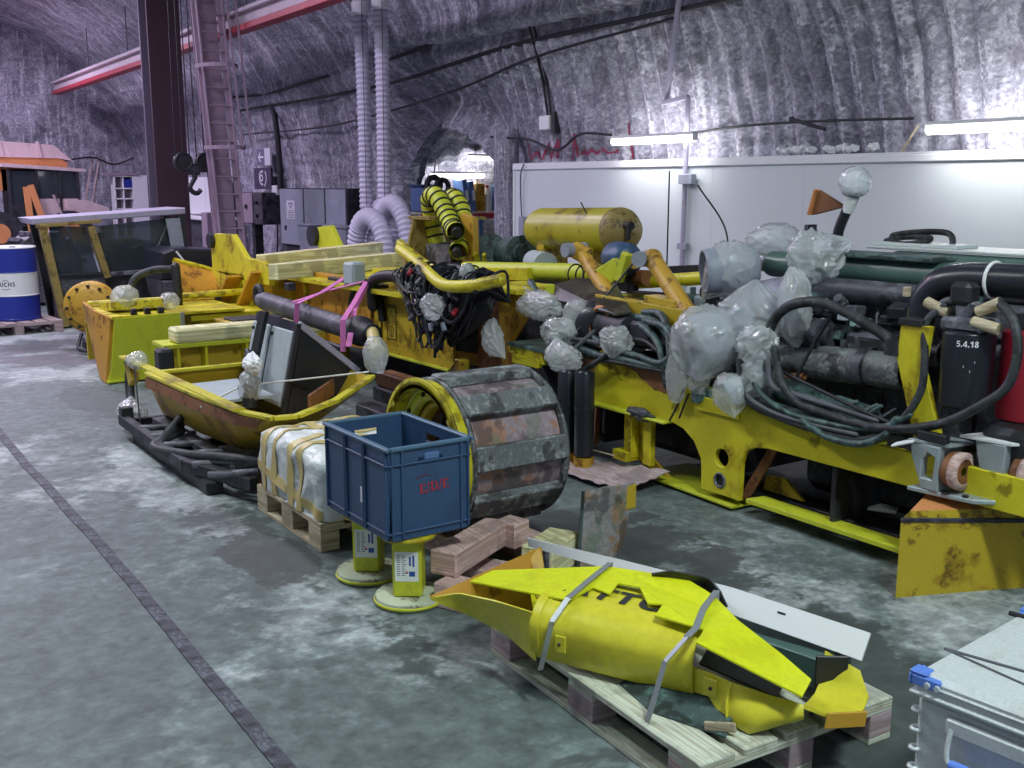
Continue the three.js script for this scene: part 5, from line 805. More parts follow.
{ // aluminium box
  const t = thing('aluminium_box', 'dented aluminium transport box with blue corners and blue handle', 'box', [2.33, 0, 1.77], 0.1); t.userData.localBuild = true;
  const L = 0.85, W = 0.66, h = 0.5;  // local: corner at origin, length +x, depth -z
  const L2 = (a, b, c, d, e, f2, k) => bb(a, b, c, d, e, f2, k);
  part(t, 'body', L2(0.012, L, 0, h - 0.07, -W + 0.012, -0.012, 0.012), M.alu); part(t, 'lid', [L2(0, L + 0.01, h - 0.066, h, -W, 0, 0.016)], M.alu); part(t, 'lid_bead', [L2(-0.006, L + 0.015, h - 0.066, h - 0.05, -W - 0.006, 0.006, 0.006), L2(-0.004, L + 0.012, h - 0.035, h - 0.025, -W - 0.004, 0.004, 0.004)], M.alu);
  for (const [x, z] of [[0, 0], [0, -W]]) { const s = z === 0 ? 1 : -1; const c = part(t, 'corner', [bx(0.034, h - 0.022, z - s * 0.004, 0.09, 0.034, 0.018, null, 0.006), bx(0.0, h - 0.022, z - s * 0.03, 0.016, 0.034, 0.07, null, 0.006), bx(0.016, h - 0.002, z - s * 0.018, 0.05, 0.012, 0.045, null, 0.005)], M.blue, 'blue corner cap'); for (const q of [0.045, 0.072]) { const b = part(t, 'rivet', cy([q, h - 0.025, z + s * 0.004], [q, h - 0.025, z + s * 0.011], 0.008, 0.008, 10), M.alu); t.remove(b); c.add(b); } }
  part(t, 'handle_plate', [bx(0.22, 0.385, -0.004, 0.24, 0.045, 0.02, null, 0.006)], M.alu); part(t, 'handle', [tb([[0.12, 0.385, 0.012], [0.12, 0.325, 0.025], [0.13, 0.3, 0.03], [0.31, 0.3, 0.03], [0.32, 0.325, 0.025], [0.32, 0.385, 0.012]], 0.007, 8, 60)], M.alu); part(t, 'grip', [cy([0.14, 0.3, 0.03], [0.3, 0.3, 0.03], 0.013, 0.013, 12), sph(0.14, 0.3, 0.03, 0.013), sph(0.3, 0.3, 0.03, 0.013)], M.blue, 'blue grip');
  for (let y = 0.06; y < 0.42; y += 0.055) part(t, 'side_bead', tor(0.014, y, -0.014, 0.012, 0.006, 'y', 10), M.alu);
  part(t, 'lash_line', [cy([-0.01, h + 0.003, -0.18], [L, h + 0.003, -0.3], 0.004, 0.004, 6)], M.hoseGrey); part(t, 'lash_line', [cy([-0.01, h + 0.003, -0.18], [L, h + 0.003, -0.02], 0.003, 0.003, 6)], M.hoseGrey); part(t, 'lash_line', cy([-0.01, h + 0.003, -0.56], [L, h + 0.003, -0.6], 0.008, 0.008, 6), M.black);
  delete t.userData.localBuild;
}

// ================= THE DISMANTLED MACHINE: REAR CHASSIS WITH ENGINE =================
{
  const t = thing('engine_chassis', 'worn yellow machine rear chassis carrying the dusty diesel engine', 'machine chassis', [0.2, 0, -0.6]);
  const side = [[-1.27, 0.43], [-1.22, 0.405], [-0.52, 0.405], [-0.42, 0.385], [-0.33, 0.33], [-0.27, 0.24], [-0.26, 0.07], [0.03, 0.07], [0.035, 0.28], [0.06, 0.35], [0.12, 0.385], [0.22, 0.4], [1.7, 0.4], [1.7, 0.56], [0.9, 0.56], [0.15, 0.575], [-0.05, 0.63], [-0.3, 0.66], [-0.5, 0.7], [-0.95, 0.76], [-1.12, 0.78], [-1.22, 0.7]];
  part(t, 'side_beam', pz(side, -0.035, 0, [[-0.11, 0.28, 0.05], [-0.115, 0.152, 0.038]], 0.004), M.yellow, 'yellow side beam with two round holes');
  part(t, 'side_beam', pz(side, -1.3, -1.265, [], 0.004), M.yellowOld);
  part(t, 'bottom_lip', bb(-1.27, -0.52, 0.395, 0.41, -0.03, 0.06), M.hiVis); part(t, 'dirt_crust', [bag(-0.75, 0.415, 0.035, 0.11, 0.035, 0.03, 0.4)], M.dark);
  part(t, 'hole_ring', tor(-0.115, 0.152, 0.002, 0.038, 0.007, 'z', 24), M.steel); part(t, 'bushing', cy([-0.115, 0.152, -0.06], [-0.115, 0.152, -0.005], 0.03, 0.03, 20), M.darker);
  part(t, 'rust_patch', loft2([[-1.1, 0.76, 0.003], [-0.8, 0.73, 0.003], [-0.5, 0.69, 0.003]], [[-0.95, 0.7, 0.003], [-0.7, 0.58, 0.003], [-0.52, 0.57, 0.003]], 0.002, 10, 4, (u, v) => [0, 0.03 * nz(u * 9, v * 3, 0), 0]), M.brown, 'rusty scraped patch');
  part(t, 'step_post', [bb(-0.9, -0.83, 0.12, 0.4, -0.04, 0.03), bb(-0.76, -0.69, 0.1, 0.4, -0.04, 0.0), bb(-0.83, -0.76, 0.1, 0.4, -0.06, -0.03)], M.yellow); part(t, 'step_foot', [bb(-0.97, -0.84, 0.1, 0.16, -0.06, 0.06)], M.yellow);
  part(t, 'step_rod', cy([-1.25, 0.12, 0.1], [-0.9, 0.12, 0.05], 0.006, 0.006, 6), M.wood);
  part(t, 'floor_plate', [pyy([[-0.85, -0.02], [0.0, 0.02], [0.02, -0.4], [-0.8, -0.42]], 0.02, 0.035)], M.hiVis, 'green stained floor plate'); part(t, 'floor_plate', [pyy([[0.1, 0.02], [1.05, 0.02], [1.05, -0.1], [0.12, -0.1]], 0.08, 0.105)], M.hiVis, 'green yellow floor edge'); part(t, 'gusset', pz([[-0.86, 0.035], [-0.6, 0.035], [-0.86, 0.18]], -0.1, -0.08), M.yellowOld); part(t, 'gusset', pz([[0.02, 0.1], [0.3, 0.1], [0.16, 0.2], [0.03, 0.18]], -0.22, -0.2), M.yellowOld);
  part(t, 'skid', [bb(-0.8, 0.95, 0.0, 0.02, -1.25, -0.35), bb(-0.3, 0.9, 0.02, 0.08, -0.4, -0.2)], M.darker); for (const [x, y0, y1] of [[-1.2, 0.2, 0.7], [-0.3, 0.1, 0.6], [0.6, 0.1, 0.45]]) part(t, 'cross_plate', bb(x, x + 0.03, y0, y1, -1.26, -0.04), M.darker);
  part(t, 'leg_brace', [bar([0.02, 0.08, -0.06], [0.16, 0.38, -0.12], 0.04, 0.05)], M.brown); part(t, 'floor_chip', [bx(0.62, 0.13, -0.35, 0.25, 0.02, 0.1, [0, 0.5, 0]), bx(1.0, 0.11, -0.3, 0.25, 0.02, 0.12, [0, 0.3, 0])], M.alu);
  // gearbox and engine block low down
  part(t, 'gearbox', [bb(-1.15, -0.35, 0.12, 0.72, -1.0, -0.25, 0.05), cy([-0.9, 0.45, -0.25], [-0.9, 0.45, -0.12], 0.2), cy([-0.5, 0.5, -0.25], [-0.5, 0.5, -0.15], 0.14)], M.darker); part(t, 'oil_pan', [bb(0.1, 0.95, 0.1, 0.5, -1.0, -0.4, 0.06)], M.darker);
  part(t, 'engine_block', [bb(0.0, 1.6, 0.5, 1.02, -1.05, -0.42, 0.04)], M.dark); part(t, 'cylinder_head', [bb(0.0, 1.6, 1.02, 1.2, -1.0, -0.5, 0.03)], M.dark);
  for (let k = 0; k < 6; k++) part(t, 'rocker_cover', bx(0.18 + k * 0.24, 1.23, -0.75, 0.2, 0.08, 0.32, null, 0.025), M.darker);
  for (let k = 0; k < 9; k++) part(t, 'block_rib', bb(0.05 + k * 0.17, 0.08 + k * 0.17, 0.55, 1.0, -0.43, -0.405), M.dark);
  for (let k = 0; k < 5; k++) { part(t, 'injector_line', tb([[0.3 + k * 0.2, 1.14, -0.52], [0.32 + k * 0.2, 1.1, -0.42], [0.4 + k * 0.16, 1.02, -0.38], [0.5 + k * 0.12, 0.98, -0.36]], 0.008, 6), M.steel); }
  part(t, 'injection_pump', [bb(0.42, 0.8, 0.9, 1.02, -0.42, -0.3, 0.02), cy([0.82, 0.96, -0.36], [0.95, 0.96, -0.36], 0.06)], M.steel); part(t, 'alternator', [cy([0.1, 0.98, -0.28], [0.32, 0.98, -0.28], 0.09, 0.09, 20), cy([0.32, 0.98, -0.28], [0.36, 0.98, -0.28], 0.05)], M.dark);
  // long pipes on top
  const rail = (y, z, r, x0, x1, m, n = 'exhaust_pipe') => part(t, n, [cy([x0, y, z], [x1, y, z], r, r, 24), sph(x0, y, z, r)], m);
  rail(1.3, -0.62, 0.075, -0.35, 0.75, M.tealPipe); rail(1.21, -0.45, 0.06, 0.1, 0.95, M.dark); rail(1.33, -0.88, 0.07, 0.3, 1.9, M.tealPipe);
  part(t, 'pipe_highlight', [bb(0.05, 0.75, 1.37, 1.4, -0.72, -0.52, 0.008)], M.teal); part(t, 'heat_shield', [bb(0.1, 1.9, 1.405, 1.42, -1.25, -0.85, 0.004), bb(0.1, 0.62, 1.42, 1.44, -1.1, -0.9, 0.004)], M.alu, 'bright top sheet'); part(t, 'elbow', tb([[0.75, 1.3, -0.62], [0.86, 1.29, -0.6], [0.93, 1.2, -0.55], [0.94, 1.08, -0.5]], 0.07, 14), M.tealPipe);  // teal strip on the exhaust pipe paints its bright highlight
  for (const [x, y] of [[0.0, 1.22], [0.05, 1.14], [0.72, 1.24], [0.74, 1.14], [0.78, 1.05]]) part(t, 'pipe_clamp', bx(x, y, -0.37, 0.03, 0.05, 0.03), M.wood);
  part(t, 'lifting_eye', [pxx([[-0.05 - 0.9, 1.4], [0.03 - 0.9, 1.4], [0.03 - 0.9, 1.52], [-0.05 - 0.9, 1.52]], -0.36, -0.33, [[-0.91, 1.49, 0.02]])], M.steel); part(t, 'lifting_eye', [pxx([[-0.62, 1.38], [-0.54, 1.38], [-0.54, 1.5], [-0.62, 1.5]], -0.1, -0.07, [[-0.58, 1.47, 0.02]])], M.teal);
  part(t, 'coiled_hose', hose([[0.16, 1.45, -1], [0.12, 1.47, -1.06], [0.29, 1.495, -1.1], [0.44, 1.49, -1.1], [0.5, 1.45, -1.05], [0.5, 1.41, -1.04]], 0.017), M.rubber); part(t, 'coiled_hose', hose([[0.14, 1.445, -1], [0.28, 1.43, -0.94], [0.4, 1.45, -0.95], [0.36, 1.465, -1.05], [0.16, 1.46, -1.08], [0.12, 1.44, -1]], 0.017), M.rubber);
  part(t, 'intake_bend', [tb([[0.96, 1.05, -0.2], [0.95, 1.21, -0.2], [1.01, 1.3, -0.2], [1.13, 1.335, -0.2], [1.3, 1.345, -0.2], [1.6, 1.35, -0.2], [1.9, 1.35, -0.2]], 0.075, 16, 60)], M.blackGloss, 'thick black intake hose'); part(t, 'hose_band', [tor(1.27, 1.345, -0.2, 0.077, 0.008, 'x')], M.plainWhite);
  // filter and extinguisher-red canister
  const fil = part(t, 'oil_filter', [lat([[0, 0.8], [0.095, 0.8], [0.108, 0.815], [0.11, 1.12], [0.1, 1.135], [0, 1.135]], 32).translate(1.25, 0, -0.08)], M.blackGloss, 'black oil filter with chalked date'); part(t, 'filter_head', [bx(1.25, 1.16, -0.08, 0.2, 0.06, 0.16, null, 0.015), bx(1.24, 1.22, -0.08, 0.09, 0.08, 0.08, null, 0.01)], M.steel); part(t, 'filter_valve', [bx(1.22, 1.29, -0.07, 0.1, 0.1, 0.1, null, 0.02)], M.black); for (const [a, b] of [[[1.16, 1.2, -0.05], [1.05, 1.24, -0.05]], [[1.3, 1.22, -0.05], [1.4, 1.27, -0.05]], [[1.3, 1.18, -0.02], [1.42, 1.16, -0.02]]]) part(t, 'fitting', cy(a, b, 0.025, 0.025, 10), M.wood);
  { const an = 0.7, tx = printTex(256, 96, (c, W, Hh) => { c.clearRect(0, 0, W, Hh); c.fillStyle = '#e8e8ee'; c.font = 'bold 58px sans-serif'; c.fillText('5.4.18', 34, 66); });
    const g = grid((u, v) => { const a = 0.98 - (u - 0.5) * 1.3; return [1.25 + 0.1115 * Math.cos(a), 1.055 + 0.06 * v, -0.08 + 0.1115 * Math.sin(a), u, v]; }, 12, 1); const me = sub(t, fil, 'date', g, new THREE.MeshStandardMaterial({ map: tx, transparent: true, roughness: 0.5, side: THREE.DoubleSide }), 'white chalked date', true); }
  for (const [dx, dy] of [[0, 0], [0.03, 0.02], [-0.02, 0.04]]) part(t, 'filter_print', bx(1.25 + 0.11 * Math.cos(0.9 + dx * 8), 0.97 + dy, -0.08 + 0.11 * Math.sin(0.9 + dx * 8), 0.003, 0.01, 0.012, [0, 0.66, 0], 0), M.foam);
  part(t, 'red_canister', [lat([[0, 0.74], [0.11, 0.74], [0.115, 0.75], [0.115, 1.12], [0.1, 1.14], [0, 1.14]], 32).translate(1.4, 0, -0.3)], M.redDark, 'dark red canister'); part(t, 'canister_cap', [cy([1.4, 1.14, -0.3], [1.4, 1.2, -0.3], 0.07)], M.steel); part(t, 'tail_housing', [bb(1.35, 1.9, 0.5, 0.74, -0.6, -0.05, 0.03)], M.darker);
  part(t, 'mount_bracket', [pz([[0.97, 1.14], [1.12, 1.14], [1.1, 0.95], [1.22, 0.62], [1.24, 0.5], [1.12, 0.5], [1.02, 0.8], [0.96, 0.98]], -0.02, 0.01, [[[1.12, 0.72], [1.17, 0.62], [1.14, 0.58], [1.08, 0.68]]])], M.yellow, 'bent yellow mounting bracket'); part(t, 'bracket_cap', [bx(1.02, 1.15, -0.03, 0.12, 0.03, 0.1)], M.black); part(t, 'rubber_mount', [cy([0.93, 0.99, -0.02], [0.93, 1.06, -0.02], 0.05, 0.045, 18), cy([0.93, 1.06, -0.02], [0.93, 1.08, -0.02], 0.025)], M.black);
  // ribbed exhaust
  { const c = []; const x0 = -0.02, x1 = 0.84; const n = 60; const prof = []; for (let k = 0; k <= n; k++) { const u = k / n; prof.push([0.088 + (u < 0.7 ? 0.003 * (k % 2) : 0.001 * (k % 2)), u]); } part(t, 'ribbed_pipe', latAt(prof, [x0, 0.83, -0.26], [x1, 0.87, -0.26], 28), M.drum, 'dusty ribbed exhaust pipe'); part(t, 'pipe_band', [latAt([[0.1, 0], [0.104, 0.5], [0.1, 1]], [0.58, 0.858, -0.26], [0.63, 0.861, -0.26], 28), bx(0.6, 0.97, -0.24, 0.05, 0.06, 0.04)], M.steel); }
  { const prof = []; for (let k = 0; k <= 22; k++) prof.push([0.055 + 0.016 * (k % 2), k / 22]); part(t, 'bellows', latAt(prof, [0.14, 0.71, -0.1], [0.5, 0.66, -0.1], 22), M.rubberTeal); part(t, 'bellows_boot', [latAt([[0.06, 0], [0.08, 0.2], [0.075, 0.8], [0.03, 1]], [0.5, 0.66, -0.08], [0.86, 0.64, -0.06], 20)], M.teal); }
  part(t, 'air_can', latAt([[0.02, 0], [0.13, 0.04], [0.15, 0.2], [0.15, 0.75], [0.1, 1]], [-0.5, 1.02, -0.5], [0.0, 1.13, -0.5], 26), M.galv, 'mauve air canister'); part(t, 'turbo_intake', [latAt([[0.13, 0], [0.15, 0.1], [0.155, 0.9], [0.15, 1], [0.13, 1], [0.125, 0.4], [0, 0.4]], [-0.16, 0.96, -0.25], [-0.3, 0.89, 0.07], 28)], M.cabinet, 'round blue grey intake'); part(t, 'intake_can', [latAt([[0.1, 0], [0.125, 0.1], [0.13, 0.9], [0.125, 1], [0.11, 1], [0.105, 0.4], [0, 0.4]], [-0.38, 1.29, -0.5], [-0.54, 1.26, -0.24], 26)], M.cabinet); part(t, 'stub_pipe', cy([-0.02, 0.66, 0.05], [0.12, 0.76, -0.08], 0.075, 0.075, 22), M.foam);
  const HS = [['bigloop', [[0.1, 0.82, -0.1], [0.1, 1, -0.1], [0.22, 1.13, -0.08], [0.41, 1.18, -0.08], [0.62, 1.14, -0.08], [0.8, 1.07, -0.08], [0.91, 1.03, -0.06]], 0.027, M.rubber],
    ['', [[0.15, 0.94, -0.02], [0.02, 0.87, 0.02], [0.04, 0.74, 0.03], [0.11, 0.64, 0.04], [0.32, 0.59, 0.04], [0.63, 0.57, 0.04], [0.86, 0.59, 0.04], [1.03, 0.71, 0.04], [1.11, 0.86, 0.03], [1.11, 0.99, 0.02], [1.08, 1.16, -0.02], [1.14, 1.23, -0.05]], 0.017, M.rubber],
    ['', [[0.1, 0.79, 0.04], [0.21, 0.69, 0.05], [0.38, 0.63, 0.05], [0.57, 0.62, 0.05], [0.8, 0.63, 0.05], [0.96, 0.67, 0.05], [1.07, 0.74, 0.04]], 0.015, M.rubberTeal], ['', [[0.25, 0.93, 0.02], [0.3, 0.8, 0.03], [0.4, 0.7, 0.04], [0.62, 0.66, 0.04], [0.85, 0.65, 0.05], [1.07, 0.68, 0.06], [1.27, 0.75, 0.07], [1.42, 0.85, 0.06], [1.51, 0.94, 0.04], [1.53, 1.09, 0.02], [1.48, 1.21, -0.01], [1.39, 1.27, -0.05]], 0.021, M.rubber],
    ['', [[0.49, 0.61, 0.06], [0.57, 0.58, 0.07], [0.69, 0.555, 0.07], [0.86, 0.57, 0.07], [0.96, 0.63, 0.06], [1.01, 0.71, 0.05]], 0.018, M.rubberTeal], ['', [[0.22, 0.87, 0.03], [0.26, 0.75, 0.04], [0.41, 0.72, 0.02], [0.7, 0.69, 0.0], [0.89, 0.68, 0.02]], 0.016, M.hoseGrey], ['', [[0.08, 0.8, 0.03], [0.1, 0.68, 0.05], [0.25, 0.62, 0.05], [0.5, 0.6, 0.05], [0.8, 0.6, 0.05]], 0.014, M.hoseGrey], ['', [[0.3, 0.62, 0.02], [0.5, 0.585, 0.03], [0.75, 0.575, 0.04], [0.95, 0.59, 0.04]], 0.012, M.hiVis],
    ['', [[1.07, 1.06, -0.1], [1.03, 1.15, -0.12], [1.11, 1.24, -0.1], [1.18, 1.25, -0.1]], 0.02, M.hoseGrey], ['', [[0.18, 0.83, -0.03], [0.5, 0.77, 0.0], [0.85, 0.7, 0.02], [1.1, 0.66, 0.03]], 0.01, M.black], ['', [[-1.5, 0.73, -0.05], [-1.18, 0.71, 0.02], [-0.87, 0.72, 0.04], [-0.6, 0.72, 0.03], [-0.52, 0.76, 0.02], [-0.6, 0.87, -0.05], [-0.79, 0.95, -0.1], [-1.12, 0.95, -0.15]], 0.024, M.rubberTeal],
    ['', [[-1.34, 0.81, -0.05], [-1.08, 0.77, 0.02], [-0.78, 0.76, 0.04], [-0.56, 0.75, 0.04], [-0.5, 0.83, 0.02], [-0.59, 0.93, -0.02], [-0.88, 0.95, -0.1]], 0.02, M.rubberTeal], ['', [[-1.31, 0.57, 0.07], [-1.12, 0.68, 0.07], [-1, 0.77, 0.05], [-1.28, 0.78, 0], [-1.54, 0.77, 0]], 0.018, M.rubber], ['', [[-1.27, 0.6, 0.08], [-1.13, 0.68, 0.06], [-0.76, 0.7, 0.05], [-0.53, 0.7, 0.04]], 0.013, M.rubber], ['', [[-0.92, 0.92, -0.1], [-0.69, 0.85, -0.03], [-0.56, 0.72, 0.03], [-0.53, 0.62, 0.03]], 0.024, M.rubberTeal], ['', [[-1.0, 0.98, -0.2], [-0.8, 0.99, -0.15], [-0.62, 0.92, -0.05], [-0.54, 0.8, 0.0]], 0.024, M.rubberTeal], ['', [[-1.3, 0.85, -0.1], [-1.05, 0.82, -0.05], [-0.8, 0.84, -0.03], [-0.6, 0.78, 0.0]], 0.014, M.black]];
  for (const [, p, r, m] of HS) part(t, 'hose', hose(p, r), m);
  for (let k = 0; k < 8; k++) { const x = rr(-0.45, 0.1), x2 = rr(0.5, 1.1), y = rr(0.58, 0.64); part(t, 'hose', hose([[x * 0.3 + 0.1, 0.8, -0.04], [x * 0.3 + 0.12, y + 0.06, 0.0], [0.4, y, 0.02 + rr(-0.03, 0.02)], [x2, y + rr(-0.02, 0.02), 0.0], [x2 + 0.15, y + 0.1, -0.04]], rr(0.008, 0.014)), k % 2 ? M.rubberTeal : M.rubber); }
  part(t, 'cable_tie', [cy([0.0, 1.12, -0.15], [-0.05, 0.75, 0.02], 0.005, 0.005, 6)], M.black); part(t, 'cable_tie', [cy([-0.33, 0.96, 0.08], [-0.08, 0.965, 0.05], 0.006, 0.006, 6)], M.black); part(t, 'wire', tb([[0.45, 1.1, -0.15], [0.36, 0.95, -0.14], [0.28, 0.75, -0.1]], 0.008, 6), M.black); part(t, 'wire', [tb([[-0.4, 0.62, 0.02], [-0.45, 0.5, 0.03], [-0.5, 0.42, 0.03]], 0.006, 6)], M.black); part(t, 'wire', tb([[-0.36, 0.6, 0.02], [-0.42, 0.45, 0.03]], 0.006, 6), M.black);
  part(t, 'fuel_pipe', [tb([[-0.3, 0.7, -0.05], [0.0, 0.73, -0.12], [0.3, 0.78, -0.16]], 0.02)], M.brown); part(t, 'valve_block', [bx(-0.28, 0.6, -0.02, 0.16, 0.1, 0.06, null, 0.01), cy([-0.28, 0.6, 0.01], [-0.28, 0.6, 0.04], 0.04)], M.teal); part(t, 'ledge', [bb(-0.3, 0.02, 0.52, 0.6, -0.02, 0.02)], M.yellow);
  part(t, 'solenoid', [cy([-0.75, 0.95, -0.35], [-0.6, 0.95, -0.3], 0.06), bx(-0.8, 0.88, -0.35, 0.2, 0.12, 0.14, null, 0.02)], M.darker);
  // top junk between bags
  for (let k = 0; k < 10; k++) part(t, 'fitting', [cy([rr(-0.9, -0.2), rr(1.0, 1.12), rr(-0.9, -0.5)], [rr(-0.9, -0.2), rr(1.0, 1.15), rr(-0.9, -0.5)], rr(0.02, 0.05), rr(0.02, 0.05), 12)], k % 3 ? M.teal : M.darker);
  part(t, 'upper_deck', [bb(-1.2, 0.0, 0.8, 0.98, -1.2, -0.45, 0.02)], M.darker); part(t, 'deck_rail', [bar([-1.75, 1.15, -1.0], [-0.6, 1.26, -0.95], 0.06, 0.06)], M.black); part(t, 'deck_tube', cy([-1.9, 1.06, -0.8], [-0.7, 1.2, -0.85], 0.045), M.yellow);
  for (let q = 0; q < 34; q++) { const x = rr(0.05, 1.0), y = rr(0.93, 1.2), z = -0.4 + rr(-0.04, 0.1); part(t, 'fitting', rnd() < 0.5 ? [cy([x, y, z], [x + rr(-0.05, 0.05), y + rr(-0.04, 0.04), z + rr(0.04, 0.1)], rr(0.012, 0.035), rr(0.012, 0.03), 10)] : [bx(x, y, z, rr(0.03, 0.09), rr(0.02, 0.06), rr(0.04, 0.1), [rr(-0.3, 0.3), rr(-0.3, 0.3), 0], 0.005)], [M.foam, M.teal, M.dark, M.steel, M.darker][q % 5]); }
  for (let q = 0; q < 26; q++) { const x = rr(-1.15, -0.45), y = rr(0.8, 1.02), z = rr(-0.4, -0.1); part(t, 'fitting', [rnd() < 0.5 ? cy([x, y, z], [x + rr(-0.1, 0.1), y + rr(-0.03, 0.03), z + rr(-0.1, 0.1)], rr(0.012, 0.03), rr(0.012, 0.03), 8) : bx(x, y, z, rr(0.03, 0.1), rr(0.02, 0.05), rr(0.03, 0.1), [0, rr(-1, 1), 0], 0.004)], [M.teal, M.foam, M.hiVis, M.darker][q % 4]); }
  // exhaust flap mast
  const mast = part(t, 'mast', hose([[-0.06, 1.42, -0.8], [-0.05, 1.5, -0.8], [0.0, 1.62, -0.8]], 0.03), M.blackGloss); 
  const fl = thing('marker_flag', 'small orange wedge-shaped marker beside the bagged beacon', 'marker', [-0.15, 1.6, -0.8]); part(fl, 'face', [pz([[-0.25, 1.58], [-0.22, 1.72], [-0.03, 1.63]], -0.84, -0.8)], M.brown); part(fl, 'edge', [bar([-0.26, 1.58, -0.8], [-0.22, 1.725, -0.8], 0.05, 0.015)], M.salmon); part(fl, 'stem', cy([-0.04, 1.63, -0.82], [0.0, 1.62, -0.8], 0.012), M.black);
  const be = thing('bagged_beacon', 'white plastic-bagged warning beacon on a black mast', 'beacon', [0.03, 1.62, -0.8]); part(be, 'beacon', [lat([[0, 0], [0.05, 0], [0.065, 0.02], [0.06, 0.1], [0.03, 0.13], [0, 0.135]], 20).translate(0.04, 1.69, -0.8)], M.plainWhite); part(be, 'bag', [bag(0.04, 1.76, -0.8, 0.085, 0.09, 0.085, 0.2)], M.film); part(be, 'neck', cy([0.0, 1.6, -0.8], [0.03, 1.69, -0.8], 0.03, 0.04), M.wrap);
}
{ // bags on the engine: film stretched over openings and hose ends
  const B = (lab, ...a) => { const o = thing('plastic_bag', lab, 'plastic bag', [a[0], a[1], a[2]]); part(o, 'film', bag(...a), M.film); return o; };
  const b1 = B('largest clear plastic bag stretched over the round intake beside the yellow beam', -0.27, 0.9, 0.0, 0.2, 0.2, 0.18, 0.14, 2.2); part(b1, 'tied_end', bag(-0.12, 1.03, -0.2, 0.17, 0.17, 0.2, 0.25), M.film);
  B('clear plastic bag pulled to a corner over the upper intake by the partition', -0.46, 1.28, -0.38, 0.16, 0.16, 0.16, 0.16, 2.2, [-0.62, 1.08, -0.3]);
  B('cloudy plastic bag lying on the engine top behind the lifting eyes', -0.6, 1.42, -0.9, 0.19, 0.1, 0.16, 0.2); B('white torn plastic bag draped over the teal exhaust pipe', 0.08, 1.36, -0.45, 0.15, 0.15, 0.12, 0.35, 2.6, [0.22, 1.46, -0.6]);
  B('tall narrow plastic bag hanging over the pipe behind the large hose loop', 0.2, 1.12, -0.18, 0.09, 0.2, 0.08, 0.25); B('twisted plastic bag knotted below the large hose loop', 0.1, 0.93, -0.02, 0.12, 0.1, 0.08, 0.4); B('round clear plastic bag over the lower pipe stub on the beam', -0.0, 0.67, 0.06, 0.1, 0.11, 0.09, 0.15, 2, [0.05, 0.54, 0.08]); B('crumpled plastic bag wrapped around hoses below the ribbed pipe', 0.12, 0.76, -0.02, 0.1, 0.14, 0.08, 0.3);
  B('small torn plastic bag hanging over the rusty patch of the beam', -0.43, 0.68, 0.05, 0.08, 0.13, 0.04, 0.3); B('tiny plastic bag on a fitting between two larger bags', -0.28, 0.7, 0.02, 0.06, 0.09, 0.05, 0.3); B('clear plastic bag among the teal hoses near brown plate', -1.0, 0.82, 0.02, 0.12, 0.09, 0.08, 0.3);
}
